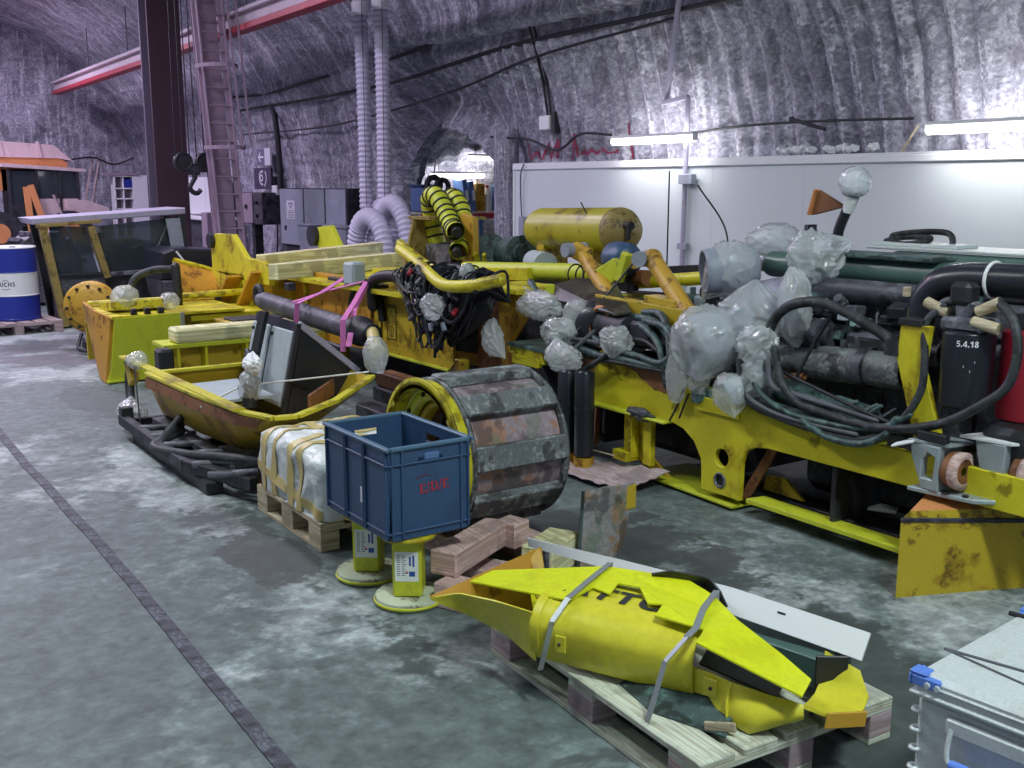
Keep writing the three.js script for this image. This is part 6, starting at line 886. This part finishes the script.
{ // alu bracket with rollers and yellow ballast block
  const t = thing('ballast_block', 'heavy scratched yellow ballast block on the floor by chassis end', 'ballast', [1.35, 0, -0.2]);
  const bt = [[1.25, 0, 0.31], [1.75, 0, -0.85], [1.4, 0, -1.0], [1.05, 0, -0.2]], hs = [0.385, 0.3, 0.3, 0.385];
  const hull = (() => { const lo = bt.map(p => [p[0], 0, p[2]]), md = bt.map((p, i) => [p[0], hs[i] - 0.035, p[2]]), cx = 1.36, cz = -0.4, tp = bt.map((p, i) => [mix(p[0], cx, 0.1), hs[i] + (i === 2 ? 0.1 : i === 3 ? 0.02 : i === 1 ? 0.04 : 0), mix(p[2], cz, 0.06)]); const L = [lo, md, tp], pos = []; const q = (a, b, c, d) => pos.push(...a, ...b, ...c, ...a, ...c, ...d);
    for (let k = 0; k < 2; k++) for (let i = 0; i < 4; i++) { const n = (i + 1) % 4; q(L[k][i], L[k][n], L[k + 1][n], L[k + 1][i]); } const g = new THREE.BufferGeometry(); g.setAttribute('position', new THREE.Float32BufferAttribute(pos, 3)); g.computeVertexNormals(); const tg = new THREE.BufferGeometry(), tpos = []; tpos.push(...tp[0], ...tp[1], ...tp[2], ...tp[0], ...tp[2], ...tp[3]); tg.setAttribute('position', new THREE.Float32BufferAttribute(tpos, 3)); tg.computeVertexNormals(); return [prep(g), prep(tg), md, tp]; })();
  part(t, 'block', hull[0], mat('#c4aa2a', { map: texPaint, rough: 0.45, bump: 0.003, s: 0.5 })); part(t, 'top_face', hull[1], M.salmon, 'scraped pale orange top'); part(t, 'worn_edge', bar(hull[2][0], hull[2][1], 0.012, 0.02), M.dark);
  const a = thing('roller_bracket', 'cast aluminium bracket with pale rollers standing on the ballast block', 'bracket', [1.35, 0.4, 0]);
  const upright = (x0, x1, z, y0, y1, lean) => pz([[x0 + 0.02, y0], [x1, y0], [x1, y1], [x0 - lean, y1], [x0 - lean + 0.01, y1 - 0.06]], z - 0.05, z, [[[x1 - 0.085, y0 + 0.05], [x1 - 0.03, y0 + 0.05], [x1 - 0.025, y1 - 0.05], [x1 - 0.06, y1 - 0.035], [x1 - 0.085, y1 - 0.07]]], 0.006);
  part(a, 'base', [pyy([[1.13, 0.2], [1.42, 0.16], [1.58, -0.02], [1.55, -0.2], [1.15, -0.1]], 0.4, 0.42, [], 0.004)], M.aluCast);
  part(a, 'upright', [upright(1.17, 1.27, 0.19, 0.42, 0.62, 0.05), bb(1.255, 1.27, 0.42, 0.62, 0.02, 0.15)], M.aluCast); part(a, 'upright', [upright(1.4, 1.5, 0.08, 0.42, 0.66, 0.04), bb(1.485, 1.5, 0.42, 0.66, -0.14, 0.03), bb(1.32, 1.4, 0.42, 0.66, -0.02, 0.0)], M.aluCast);
  part(a, 'top_plate', [pyy([[1.3, 0.1], [1.52, 0.07], [1.58, -0.05], [1.55, -0.16], [1.34, -0.1]], 0.66, 0.672)], M.plainWhite, 'pale top plate'); part(a, 'top_plate', [pyy([[1.12, 0.2], [1.3, 0.17], [1.32, 0.02], [1.16, 0.02]], 0.62, 0.635)], M.aluCast); part(a, 'wing', [bx(1.1, 0.61, 0.2, 0.1, 0.012, 0.07, [0, 0.3, 0.35])], M.plainWhite); part(a, 'pad', bx(1.22, 0.655, 0.17, 0.14, 0.04, 0.04), M.black);
  for (const [x, y, z] of [[1.31, 0.52, 0.12], [1.55, 0.54, 0.0]]) { const r = part(a, 'roller', [latAt([[0.02, 0], [0.07, 0], [0.078, 0.15], [0.078, 0.85], [0.07, 1], [0.02, 1]], [x - 0.035, y, z], [x + 0.035, y, z], 26)], M.brown, 'brown roller'); sub(a, r, 'tyre', [latAt([[0.055, 0], [0.082, 0.1], [0.084, 0.9], [0.055, 1]], [x, y, z], [x + 0.04, y, z], 26)], M.woodPink, 'pale roller tyre'); }
  part(a, 'end_bracket', [pxx([[0.06, 0.4], [0.04, 0.62], [-0.02, 0.66], [-0.06, 0.62], [-0.06, 0.4]], 1.64, 1.66)], M.black);
  for (const [x, z] of [[1.3, 0.175], [1.38, 0.15]]) part(a, 'bolt', cy([x, 0.42, z], [x, 0.43, z], 0.014, 0.014, 6), M.black);
  a.position.y += 0.02; a.position.z -= 0.09;
}

// ================= FRONT FRAME =================
{
  const t = thing('front_frame', 'long dirty yellow machine front frame with warning stickers and deck plates', 'machine frame', [-4.5, 0, -0.4]);
  part(t, 'sticker_plate', pz([[-4.25, 0.93], [-3.1, 1.02], [-3.0, 0.9], [-2.95, 0.4], [-3.05, 0.33], [-4.3, 0.33], [-4.3, 0.8]], -0.03, 0.0), M.yellowOld, 'yellow side plate with warning stickers'); part(t, 'plate_edge', [bar([-4.3, 0.34, 0.0], [-3.0, 0.345, 0.0], 0.05, 0.02), bar([-4.27, 0.35, 0.005], [-4.27, 0.9, 0.005], 0.02, 0.05)], M.hiVis);
  { const tx = printTex(96, 192, (c) => { c.fillStyle = '#b39a2c'; c.fillRect(0, 0, 96, 192); c.strokeStyle = '#4a4422'; c.lineWidth = 6; c.strokeRect(4, 4, 88, 184); c.fillStyle = '#5c5426'; c.fillRect(4, 4, 88, 16); c.beginPath(); c.moveTo(48, 34); c.lineTo(80, 92); c.lineTo(16, 92); c.closePath(); c.stroke(); c.fillStyle = '#4a4422'; c.fillRect(44, 52, 8, 22); c.fillRect(44, 78, 8, 8); c.fillRect(4, 102, 88, 5); c.beginPath(); c.arc(48, 140, 22, 0, 6.28); c.stroke(); c.fillRect(30, 168, 36, 8); c.fillRect(44, 124, 10, 30); });
    decal(t, 'warning_sticker', tx, 0.17, 0.3, [-3.95, 0.62, 0.006], [0, 0, 0], 'worn yellow warning sticker'); }
  part(t, 'ring_guard', [tor(-4.35, 0.62, 0.04, 0.3, 0.035, 'z', 28, Math.PI)], M.black); part(t, 'drum_housing', [cy([-4.4, 0.6, -0.4], [-4.4, 0.6, 0.02], 0.28, 0.28, 26)], M.yellowOld); part(t, 'deck_hose', hose([[-4.1, 0.75, 0.1], [-4.05, 0.95, 0.12], [-3.8, 1.02, 0.1], [-3.55, 1.0, 0.05]], 0.05), M.black); part(t, 'hose_fitting', cy([-3.6, 1.0, 0.06], [-3.35, 0.98, 0.05], 0.06), M.foam);
  part(t, 'side_plate', pz([[-6.4, 0.95], [-4.25, 0.93], [-4.25, 0.35], [-5.2, 0.3], [-6.2, 0.5]], -0.03, 0.05), M.orange, 'orange brown side plate'); part(t, 'side_rib', [bar([-5.62, 0.9, 0.06], [-5.5, 0.45, 0.06], 0.05, 0.05)], M.yellow);
  part(t, 'end_bracket', [pz([[-7.45, 1.19], [-7.3, 1.24], [-6.78, 1.25], [-6.42, 1.03], [-5.96, 1.02], [-5.78, 0.95], [-5.8, 0.8], [-6.6, 0.8], [-7.45, 0.84]], 0.29, 0.35)], M.yellow, 'yellow end bracket with horn'); part(t, 'end_face', [pz([[-7.47, 0.84], [-6.5, 0.86], [-6.3, 0.5], [-7.43, 0.46]], 0.31, 0.35)], M.yellow); part(t, 'end_rib', [bar([-6.55, 0.84, 0.42], [-7.0, 0.5, 0.44], 0.16, 0.03)], M.orange); part(t, 'end_rib', [bar([-6.0, 0.92, 0.38], [-6.45, 0.52, 0.4], 0.14, 0.03)], M.orange);
  part(t, 'end_lip', bar([-7.45, 0.46, 0.46], [-5.9, 0.55, 0.42], 0.2, 0.03), M.yellow); part(t, 'end_hole', [cy([-7.38, 1.16, 0.25], [-7.38, 1.16, 0.4], 0.08, 0.08, 20)], M.darker); part(t, 'end_box', bb(-7.4, -5.9, 0.5, 0.85, -0.4, 0.28), M.yellowOld);
  part(t, 'horn', [pz([[-8.54, 1.22], [-8.0, 1.27], [-7.6, 0.9], [-8.3, 0.9]], -1.36, -1.3), bb(-8.5, -7.7, 0.85, 0.92, -1.4, -1.2)], M.hiVis, 'bright yellow far horn'); part(t, 'horn_eye', cy([-8.45, 1.13, -1.38], [-8.45, 1.13, -1.24], 0.13, 0.13, 22), M.darker);
  part(t, 'deck', [pyy([[-7.4, 0.3], [-3.1, 0.1], [-3.1, -0.9], [-8.4, -1.5]], 0.86, 0.9)], M.yellow); part(t, 'deck_plate', [bb(-5.0, -4.5, 0.9, 0.93, -0.1, 0.1), bb(-4.4, -4.0, 0.9, 0.93, -0.2, 0.1)], M.black); part(t, 'deck_ridge', [bar([-4.9, 0.96, -0.4], [-3.1, 1.02, -0.3], 0.2, 0.08), bar([-4.4, 0.98, -0.7], [-2.9, 1.06, -0.7], 0.1, 0.1)], M.yellow);
  part(t, 'inner_beam', bb(-8.2, -2.2, 0.3, 0.86, -1.3, -0.6, 0.02), M.darker); for (const [x0, x1, y] of [[-7.2, -6.9, 0.5], [-5.0, -4.6, 0.35], [-3.2, -2.9, 0.35]]) part(t, 'support', bb(x0, x1, 0, y, -0.9, -0.25), M.darker);
  part(t, 'latch_box', [bx(-4.4, 1.0, 0.12, 0.16, 0.2, 0.14, [0, 0.2, 0], 0.02)], M.foam, 'pale grey latch box');
  // middle column and right-hand bracket
  part(t, 'pivot_plate', [pz([[-2.92, 0.98], [-2.56, 1.02], [-2.55, 0.3], [-2.92, 0.26]], -0.24, -0.2)], M.brown, 'rust brown pivot plate'); part(t, 'pivot_column', [pz([[-2.55, 1.02], [-2.28, 0.97], [-2.2, 0.85], [-2.42, 0.62], [-2.3, 0.36], [-2.5, 0.3]], -0.2, -0.14)], M.amber, 'orange pivot column'); part(t, 'pivot_cap', [pyy([[-2.75, -0.05], [-2.2, -0.08], [-2.2, -0.5], [-2.75, -0.5]], 0.99, 1.03)], M.yellow);
  part(t, 'belly_plate', [pz([[-3.4, 0.42], [-2.3, 0.5], [-2.25, 0.24], [-3.3, 0.2]], -0.3, -0.26), pz([[-2.4, 0.55], [-2.2, 0.6], [-2.15, 0.26], [-2.4, 0.24]], -0.16, -0.1)], M.orange); part(t, 'jack_post', [bb(-2.64, -2.56, 0.24, 0.5, 0.1, 0.18), bx(-2.6, 0.24, 0.14, 0.2, 0.03, 0.12)], M.yellowOld); for (const x of [-2.64, -2.54]) part(t, 'stud', cy([x, 0.15, 0.14], [x, 0.23, 0.14], 0.018, 0.018, 8), M.black);
  part(t, 'long_tube', [cy([-3.9, 1.03, -0.7], [-2.2, 1.11, -0.8], 0.07, 0.07, 20)], M.hiVis); part(t, 'cross_shaft', [cy([-2.2, 1.1, -0.8], [-1.6, 1.12, -0.75], 0.055)], M.brown);
  part(t, 'platform', [pyy([[-2.1, 0.08], [-1.45, 0.08], [-1.2, -0.3], [-2.1, -0.45]], 0.66, 0.685)], M.teal, 'teal dusty platform'); part(t, 'platform_skirt', [pz([[-2.08, 0.66], [-1.7, 0.66], [-1.68, 0.58], [-1.95, 0.6], [-2.08, 0.62]], 0.04, 0.07), bx(-1.88, 0.58, 0.06, 0.3, 0.06, 0.05)], M.yellow); part(t, 'bellows_boot', [pz([[-1.98, 0.57], [-1.72, 0.56], [-1.52, 0.3], [-1.6, 0.12], [-1.9, 0.14]], -0.02, 0.05)], M.blackGloss, 'black rubber apron'); part(t, 'apron_back', [pz([[-1.66, 0.65], [-1.25, 0.66], [-1.3, 0.1], [-1.55, 0.1]], -0.1, -0.06)], M.brown);
  part(t, 'platform_frame', [bb(-2.1, -1.3, 0.1, 0.62, -0.5, -0.15)], M.darker);
  // swing arms, brown plate, clutch
  part(t, 'swing_arm', [cy([-2.02, 1.28, -0.5], [-1.35, 0.97, -0.28], 0.05, 0.05, 16), bx(-2.0, 1.28, -0.48, 0.16, 0.12, 0.07, [0, 0.3, -0.4], 0.02)], M.amber, 'orange swing arm'); part(t, 'swing_arm', [cy([-1.16, 1.29, -0.4], [-0.64, 0.98, -0.25], 0.055, 0.055, 16), sph(-1.16, 1.29, -0.4, 0.065)], M.amber, 'orange swing arm'); part(t, 'arm_pin', [cy([-2.06, 1.3, -0.56], [-2.06, 1.3, -0.38], 0.05)], M.cabinet); part(t, 'arm_pin', [cy([-1.26, 1.29, -0.46], [-1.18, 1.29, -0.3], 0.05)], M.cabinet);
  part(t, 'arm_beam', [bar([-1.5, 1.0, -0.25], [-0.62, 0.98, -0.22], 0.08, 0.1), bar([-1.05, 1.06, -0.3], [-0.75, 1.05, -0.28], 0.12, 0.04)], M.yellowOld); part(t, 'fork', [bx(-1.6, 1.17, -0.42, 0.18, 0.14, 0.05, [0, 0.2, 0.5]), bx(-1.45, 1.22, -0.4, 0.06, 0.2, 0.05, [0, 0, -0.4])], M.hiVis);
  part(t, 'drip_plate', sheetPoly([[-2.08, 1.06, -0.3], [-2.0, 1.11, -0.45], [-1.55, 1.12, -0.42], [-1.0, 0.99, -0.1], [-1.1, 0.97, -0.05], [-1.6, 0.98, -0.15], [-1.95, 0.97, -0.22]], 0.012), mat('#6f6a52', { map: texDust, rough: 0.4, s: 0.6 }), 'grey brown drip plate'); part(t, 'plate_tab', bx(-2.06, 1.02, -0.26, 0.07, 0.1, 0.02, [0, 0.4, 0]), M.hiVis);
  part(t, 'clutch_housing', [latAt([[0.05, 0], [0.17, 0], [0.19, 0.2], [0.19, 0.75], [0.15, 1], [0.06, 1]], [-1.65, 0.83, -0.45], [-1.35, 0.84, -0.12], 26)], M.blackGloss); part(t, 'clutch_ring', [tor(-1.32, 0.86, -0.12, 0.12, 0.02, 'z')], M.salmon); part(t, 'pump', [cy([-1.35, 0.86, -0.2], [-1.0, 0.87, -0.1], 0.11, 0.09, 20), bx(-0.9, 0.86, -0.15, 0.2, 0.16, 0.16, null, 0.02)], M.darker);
  part(t, 'mid_deck', [bb(-2.2, -0.9, 0.7, 0.84, -1.2, -0.5)], M.yellowOld); for (let k = 0; k < 5; k++) part(t, 'mid_pipe', cy([-2.4 + k * 0.1, 0.9 + 0.02 * k, -0.6 - 0.08 * k], [-1.0 + 0.1 * k, 0.95 + 0.02 * k, -0.55 - 0.08 * k], 0.02, 0.02, 8), k % 2 ? M.hiVis : M.rubber);
  for (let k = 0; k < 6; k++) part(t, 'valve', [bx(-1.2 + k * 0.1, 1.02, -0.7, 0.07, 0.07, 0.12, null, 0.01), cy([-1.2 + k * 0.1, 1.05, -0.7], [-1.2 + k * 0.1, 1.1, -0.7], 0.02)], k % 2 ? M.teal : M.foam);
  for (let k = 0; k < 5; k++) part(t, 'wire_loop', tor(-2.15 + k * 0.09, 1.12, -0.55, 0.07, 0.006, 'x', 20), M.black);
  part(t, 'hose', hose([[-2.36, 1.06, -0.3], [-2.1, 0.98, -0.2], [-1.95, 0.93, -0.2], [-1.7, 0.9, -0.3]], 0.025), M.rubberTeal); part(t, 'hose', hose([[-2.1, 0.88, -0.25], [-1.9, 0.86, -0.2], [-1.7, 0.87, -0.25]], 0.03), M.rubber); part(t, 'hose', hose([[-1.3, 0.84, -0.05], [-1.35, 0.72, 0.1], [-1.5, 0.7, 0.1], [-1.62, 0.74, 0.06]], 0.016), M.rubber);
  // vertical black cylinders with orange feet
  for (const [x, y1] of [[-1.27, 0.62], [-1.1, 0.64]]) { const c = part(t, 'lift_cylinder', [latAt([[0.0, 0], [0.06, 0.01], [0.062, 0.03], [0.062, 0.55], [0.066, 0.56], [0.066, 0.58], [0.062, 0.59], [0.062, 0.98], [0, 1]], [x, 0.1, 0.18], [x, y1, 0.18], 24)], M.blackGloss, 'black lift cylinder'); sub(t, c, 'foot', [cy([x, 0.03, 0.18], [x, 0.1, 0.18], 0.065, 0.065, 22)], M.amber, 'orange foot ring'); }
  // yellow guard tube loop in front of the wire bundle
  const GT = [[-3.6, 1.25, 0.1], [-3.01, 1.17, 0.25], [-2.4, 1.08, 0.42], [-2.26, 1.075, 0.43], [-2.0, 1.1, 0.4], [-1.85, 1.14, 0.3]]; part(t, 'guard_tube', [tb(GT, 0.042, 12, 60), ...caps([GT[0], GT[5]], 0.042)], M.yellow, 'yellow guard tube'); part(t, 'guard_tube', [tb([[-4.35, 1.25, -0.3], [-4.08, 1.15, -0.3], [-3.83, 1.08, -0.3], [-3.6, 1.05, -0.3]], 0.04, 12, 30)], M.yellow); for (const p of [[-3.01, 1.17, 0.25], [-2.0, 1.1, 0.4]]) part(t, 'tube_band', sph(...p, 0.05, 0.05, 0.03), M.black);
  // open cabinet of the frame behind
  part(t, 'hood_frame', [bb(-5.05, -5.01, 0.95, 1.44, -1.3, -0.8), pyy([[-5.07, -0.78], [-4.7, -0.8], [-4.5, -1.3], [-5.07, -1.3]], 1.43, 1.46), bar([-4.98, 1.42, -0.8], [-5.12, 0.95, -0.76], 0.04, 0.04)], M.ochre); part(t, 'hood_column', [pz([[-4.42, 1.5], [-4.2, 1.46], [-4.18, 0.95], [-4.38, 0.92]], -1.02, -0.96)], M.amber, 'orange hood column'); part(t, 'hood_block', [bb(-4.95, -4.5, 0.95, 1.2, -1.25, -0.9)], M.steel);
  part(t, 'motor', [cy([-4.5, 1.14, -1.3], [-4.2, 1.17, -1.15], 0.15, 0.15, 22)], M.rubberTeal, 'dark motor'); part(t, 'motor', [cy([-4.1, 1.14, -1.3], [-3.7, 1.17, -1.15], 0.15, 0.15, 22), cy([-3.7, 1.17, -1.15], [-3.64, 1.175, -1.13], 0.08)], M.rubberTeal, 'dark motor'); part(t, 'motor_strap', [bar([-4.2, 1.0, -1.05], [-4.15, 1.15, -0.95], 0.03, 0.05), bar([-4.05, 1.0, -1.0], [-4.0, 1.15, -0.95], 0.03, 0.05)], M.yellow); part(t, 'camera_head', [cy([-3.3, 1.12, -1.0], [-3.0, 1.12, -0.9], 0.1, 0.1, 22)], M.foam, 'grey round sensor'); part(t, 'tray', [bb(-4.6, -2.6, 0.95, 0.98, -1.3, -0.8)], M.darker);
  part(t, 'antenna', [cy([-2.1, 1.1, -0.9], [-2.55, 1.62, -0.9], 0.006, 0.006, 6)], M.black); part(t, 'antenna', [cy([-1.9, 1.15, -1.2], [-1.9, 1.85, -1.2], 0.006, 0.006, 6)], M.black); part(t, 'antenna', [tb([[-1.1, 1.2, -1.0], [-1.12, 1.45, -1.0], [-1.4, 1.75, -1.0]], 0.006, 6)], M.black); part(t, 'antenna', [cy([-1.35, 1.25, -0.4], [-1.45, 0.8, 0.0], 0.007, 0.007, 6)], M.black);
}
{ // tank
  const a = [-3.42, 1.39, -1.1], b = [-2.1, 1.42, -0.98], t = thing('pressure_tank', 'olive yellow cylindrical tank with domed ends on the front frame', 'tank', [-2.8, 1.2, -1.05]);
  part(t, 'shell', latAt([[0, 0], [0.09, 0.01], [0.15, 0.04], [0.17, 0.09], [0.17, 0.9], [0.165, 0.92]], a, b, 36), mat('#b5ab2e', { map: texPaint, rough: 0.35, s: 1.4 })); part(t, 'end_dome', latAt([[0.168, 0], [0.172, 0.2], [0.165, 0.4], [0.12, 0.8], [0, 1]], [-2.22, 1.417, -0.99], [-2.03, 1.422, -0.972], 36), M.ochre, 'dull ochre end dome'); part(t, 'valve', [cy([-2.05, 1.46, -0.93], [-1.98, 1.46, -0.92], 0.03), bx(-2.0, 1.42, -0.91, 0.03, 0.12, 0.03)], M.black); part(t, 'cradle', bb(-3.2, -3.1, 1.0, 1.3, -1.2, -0.95), M.yellowOld); part(t, 'cradle', bb(-2.5, -2.4, 1.0, 1.3, -1.15, -0.9), M.yellowOld);
  const c = thing('blue_grey_motor', 'short blue-grey motor below the tank dome', 'motor', [-1.8, 1.2, -0.75]); part(c, 'case', latAt([[0, 0], [0.1, 0.02], [0.12, 0.1], [0.12, 0.8], [0.08, 1], [0, 1]], [-1.95, 1.24, -0.75], [-1.68, 1.24, -0.65], 24), M.crate); part(c, 'shaft', cy([-1.68, 1.24, -0.65], [-1.58, 1.24, -0.62], 0.05), M.amber); part(c, 'base', bb(-1.92, -1.72, 1.02, 1.16, -0.78, -0.66), M.darker);
}
{ // striped hoses
  const mk = (lab, pts, r) => { const t = thing('striped_hose', lab, 'hose', pts[0], 0, 'black and yellow striped hoses'); const c = new THREE.CatmullRomCurve3(pts.map(p => V(...p)), false, 'centripetal'); part(t, 'tube', tb(pts, r, 16, 60), M.hiVis);
    const n = Math.round(c.getLength() / 0.085); for (let k = 1; k < n; k++) { const p = c.getPointAt(k / n), d = c.getTangentAt(k / n); const g = prep(new THREE.TorusGeometry(r, 0.011, 6, 20)); g.applyMatrix4(new THREE.Matrix4().compose(p, new THREE.Quaternion().setFromUnitVectors(V(0, 0, 1), d), V(1, 1, 1))); part(t, 'stripe', g, M.black); } const e = pts[pts.length - 1], e0 = c.getTangentAt(1).multiplyScalar(0.05); part(t, 'end_plug', cy(e, [e[0] + e0.x, e[1] + e0.y, e[2] + e0.z], r * 0.6, r * 0.5, 14), M.darker); };
  mk('black and yellow striped hose bowing over the hood frame, the front one', [[-4.95, 1.1, -1.05], [-5.0, 1.45, -1.0], [-4.95, 1.62, -0.95], [-4.78, 1.65, -0.92], [-4.55, 1.48, -0.9], [-4.35, 1.36, -0.85], [-4.22, 1.34, -0.8]], 0.085); mk('black and yellow striped hose behind its twin beside the orange column', [[-5.1, 1.45, -1.2], [-4.98, 1.6, -1.17], [-4.76, 1.62, -1.12], [-4.56, 1.46, -1.08], [-4.42, 1.24, -0.98], [-4.28, 1.16, -0.85]], 0.085);
}
{ // tangle of wires
  const t = thing('wire_bundle', 'hanging tangle of black cables and plugs on the front frame', 'cable tangle', [-2.65, 0.55, 0.25]);
  const list = []; for (let k = 0; k < 170; k++) { const w = rr(-1, 1), d = rr(0.15, 1), xa = -2.7 + w * 0.5 + rr(-0.06, 0.06), xb = -2.66 - w * rr(0.1, 0.45), bot = 1.12 - d * (0.6 - 0.28 * w * w), z = 0.2 + rr(-0.08, 0.17), xc = (xa + xb) / 2 + w * 0.12; const ya = rr(1.04, 1.18), yb = rr(1.02, 1.16); list.push(tb([[xa, 0.95, 0.0], [xa, ya, z - 0.1], [mix(xa, xc, 0.1) + w * 0.03, ya - 0.02, z], [mix(xa, xc, 0.3) + w * 0.05, mix(ya, bot, 0.5), z + rr(-0.02, 0.05)], [xc + rr(-0.05, 0.05), bot, z + rr(0, 0.06)], [mix(xb, xc, 0.3), mix(yb, bot, 0.5), z + rr(-0.02, 0.05)], [mix(xb, xc, 0.1), yb - 0.02, z], [xb, yb, z - 0.1], [xb, 0.95, 0.0]], rr(0.006, 0.014), 5, 40)); }
  const s = part(t, 'wires', list, M.blackGloss); s.userData.kind = 'stuff';
  const core = part(t, 'core', bag(-2.68, 0.96, 0.14, 0.46, 0.22, 0.1, 0.2, 2, [-2.62, 0.58, 0.2]), M.black);
  for (let k = 0; k < 26; k++) { const w = rr(-0.36, 0.36), p = [-2.63 + w, rr(0.66 + w * w, 1.15), 0.36 + rr(-0.02, 0.06)]; part(t, 'plug', bx(...p, 0.035, 0.06, 0.03, [rr(-1, 1), rr(-1, 1), rr(-1, 1)], 0.006), k % 6 === 0 ? M.cabinet : k % 7 === 0 ? M.redDark : M.dark); }
  part(t, 'hanger', [cy([-2.9, 1.1, 0.1], [-2.5, 1.1, 0.05], 0.05)], M.darker);
  const w2 = list.length;
  const B = (lab, ...a) => { const o = thing('plastic_bag', lab, 'plastic bag', [a[0], a[1], a[2]]); part(o, 'film', bag(...a), M.film); };
  B('clear plastic bag stuck in the middle of the wire tangle', -2.5, 0.92, 0.44, 0.13, 0.09, 0.06, 0.35); B('pale green plastic bag sleeve hanging right above the wire tangle', -2.35, 1.12, 0.25, 0.06, 0.1, 0.06, 0.2); B('clear plastic bag tied on the bracket below the wire tangle', -2.1, 0.72, 0.2, 0.1, 0.12, 0.06, 0.3, 2.4, [-1.9, 0.6, 0.22]);
  B('long white plastic bag pulled over the hose beside the orange column', -2.0, 0.93, -0.12, 0.24, 0.1, 0.08, 0.25, 2.4, [-2.3, 1.05, -0.2]); B('crumpled pale plastic bag heap on the teal platform', -1.6, 0.8, 0.0, 0.15, 0.1, 0.1, 0.3); B('upright plastic bag leaning behind the heap on the platform', -1.55, 0.9, -0.1, 0.1, 0.12, 0.08, 0.25); B('plastic bag covering the tops of the black lift cylinders', -1.35, 0.68, 0.16, 0.16, 0.09, 0.08, 0.3);
}
{ // timber beams, hanging cylinder, slings
  const P = (lab, a, b) => { const t = thing('timber_beam', lab, 'timber', a); part(t, 'beam', bar(a, b, 0.13, 0.145, 0.006), M.woodGreen); };
  P('pale squared timber beam across the frame, nearer the hanging cylinder', [-5.35, 0.965, 0.48], [-5.95, 0.985, -1.2]); P('pale squared timber beam across the frame, behind its twin', [-6.6, 0.97, 0.12], [-7.6, 1.0, -1.75]);
  const c = thing('hydraulic_cylinder', 'dusty black hydraulic cylinder hung in pink slings', 'hydraulic cylinder', [-3.9, 0.6, 0.75]);
  part(c, 'barrel', [latAt([[0.02, 0], [0.06, 0], [0.07, 0.04], [0.078, 0.05], [0.08, 0.45], [0.084, 0.46], [0.084, 0.5], [0.08, 0.51], [0.08, 0.96], [0.078, 1], [0.02, 1]], [-4.98, 0.76, 0.75], [-3.05, 0.7, 0.75], 30)], M.dark); part(c, 'gland', [latAt([[0.06, 0], [0.11, 0], [0.11, 0.3], [0.08, 0.4], [0.08, 1], [0.04, 1]], [-3.05, 0.71, 0.75], [-2.82, 0.7, 0.75], 26)], M.darker); part(c, 'rod', cy([-2.82, 0.72, 0.75], [-2.55, 0.62, 0.85], 0.045), M.tape, 'pale rod end'); part(c, 'eye', [tor(-5.02, 0.8, 0.75, 0.07, 0.03, 'z')], M.darker); part(c, 'port', [bx(-4.3, 0.93, 0.75, 0.1, 0.06, 0.06)], M.darker); part(c, 'pipe', cy([-4.4, 0.62, 0.86], [-3.1, 0.58, 0.86], 0.02, 0.02, 8), M.darker);
  const s = (lab, pts) => { const t = thing('lifting_sling', lab, 'sling', pts[0], 0, 'pink slings'); part(t, 'webbing', band(pts, 0.04, 0.006), M.pink); };
  s('pink sling around the middle of hanging cylinder, upright strand', [[-4.6, 0.95, 0.12], [-4.0, 0.9, 0.6], [-3.85, 0.84, 0.88], [-3.9, 0.62, 0.88]]); s('pink sling slanting from cylinder middle to the frame', [[-3.95, 0.84, 0.88], [-4.1, 0.9, 0.5], [-4.2, 0.95, 0.12]]); s('pink sling looped around the rod end of hanging cylinder', [[-4.12, 0.95, 0.15], [-3.2, 0.9, 0.7], [-2.98, 0.8, 0.9], [-2.95, 0.58, 0.92]]); s('short pink sling strand hanging beside the rod end', [[-4.05, 0.93, 0.18], [-3.1, 0.86, 0.75], [-2.9, 0.62, 0.9]]);
  const w = thing('timber_stack', 'dark oily timber cribbing block beneath the front frame', 'cribbing', [-2.9, 0, 0.45]); for (const [y, z] of [[0.06, 0.3], [0.06, 0.6], [0.18, 0.45], [0.29, 0.42]]) part(w, 'timber', bb(-3.3, -2.3, y - 0.055, y + 0.055, z - 0.07, z + 0.07, 0.01), y > 0.2 ? M.brown : M.darker);
  const pc = thing('cardboard_sheet', 'pale cardboard sheet lying on the floor beneath the wire tangle', 'cardboard', [-1.9, 0, 0.6]); part(pc, 'sheet', sheetPoly([[-2.5, 0.012, 0.75], [-1.9, 0.012, 1.0], [-1.3, 0.012, 0.75], [-1.6, 0.012, 0.35], [-2.3, 0.012, 0.3]], 0.008), M.white);
  const pc2 = thing('plastic_sheet', 'crumpled mauve plastic sheet on the floor beside the lift cylinders', 'plastic sheet', [-0.7, 0, 0.25]); part(pc2, 'sheet', sheet((u, v) => [mix(-1.3, -0.55, u), 0.03 + 0.035 * Math.abs(nz(u * 7, v * 5, 4)) + 0.06 * u * v, mix(0.3, 0.02, v) - 0.1 * u * v + 0.05], 24, 10, 0.004), M.woodMauve);
}

renderer.render(scene, camera);
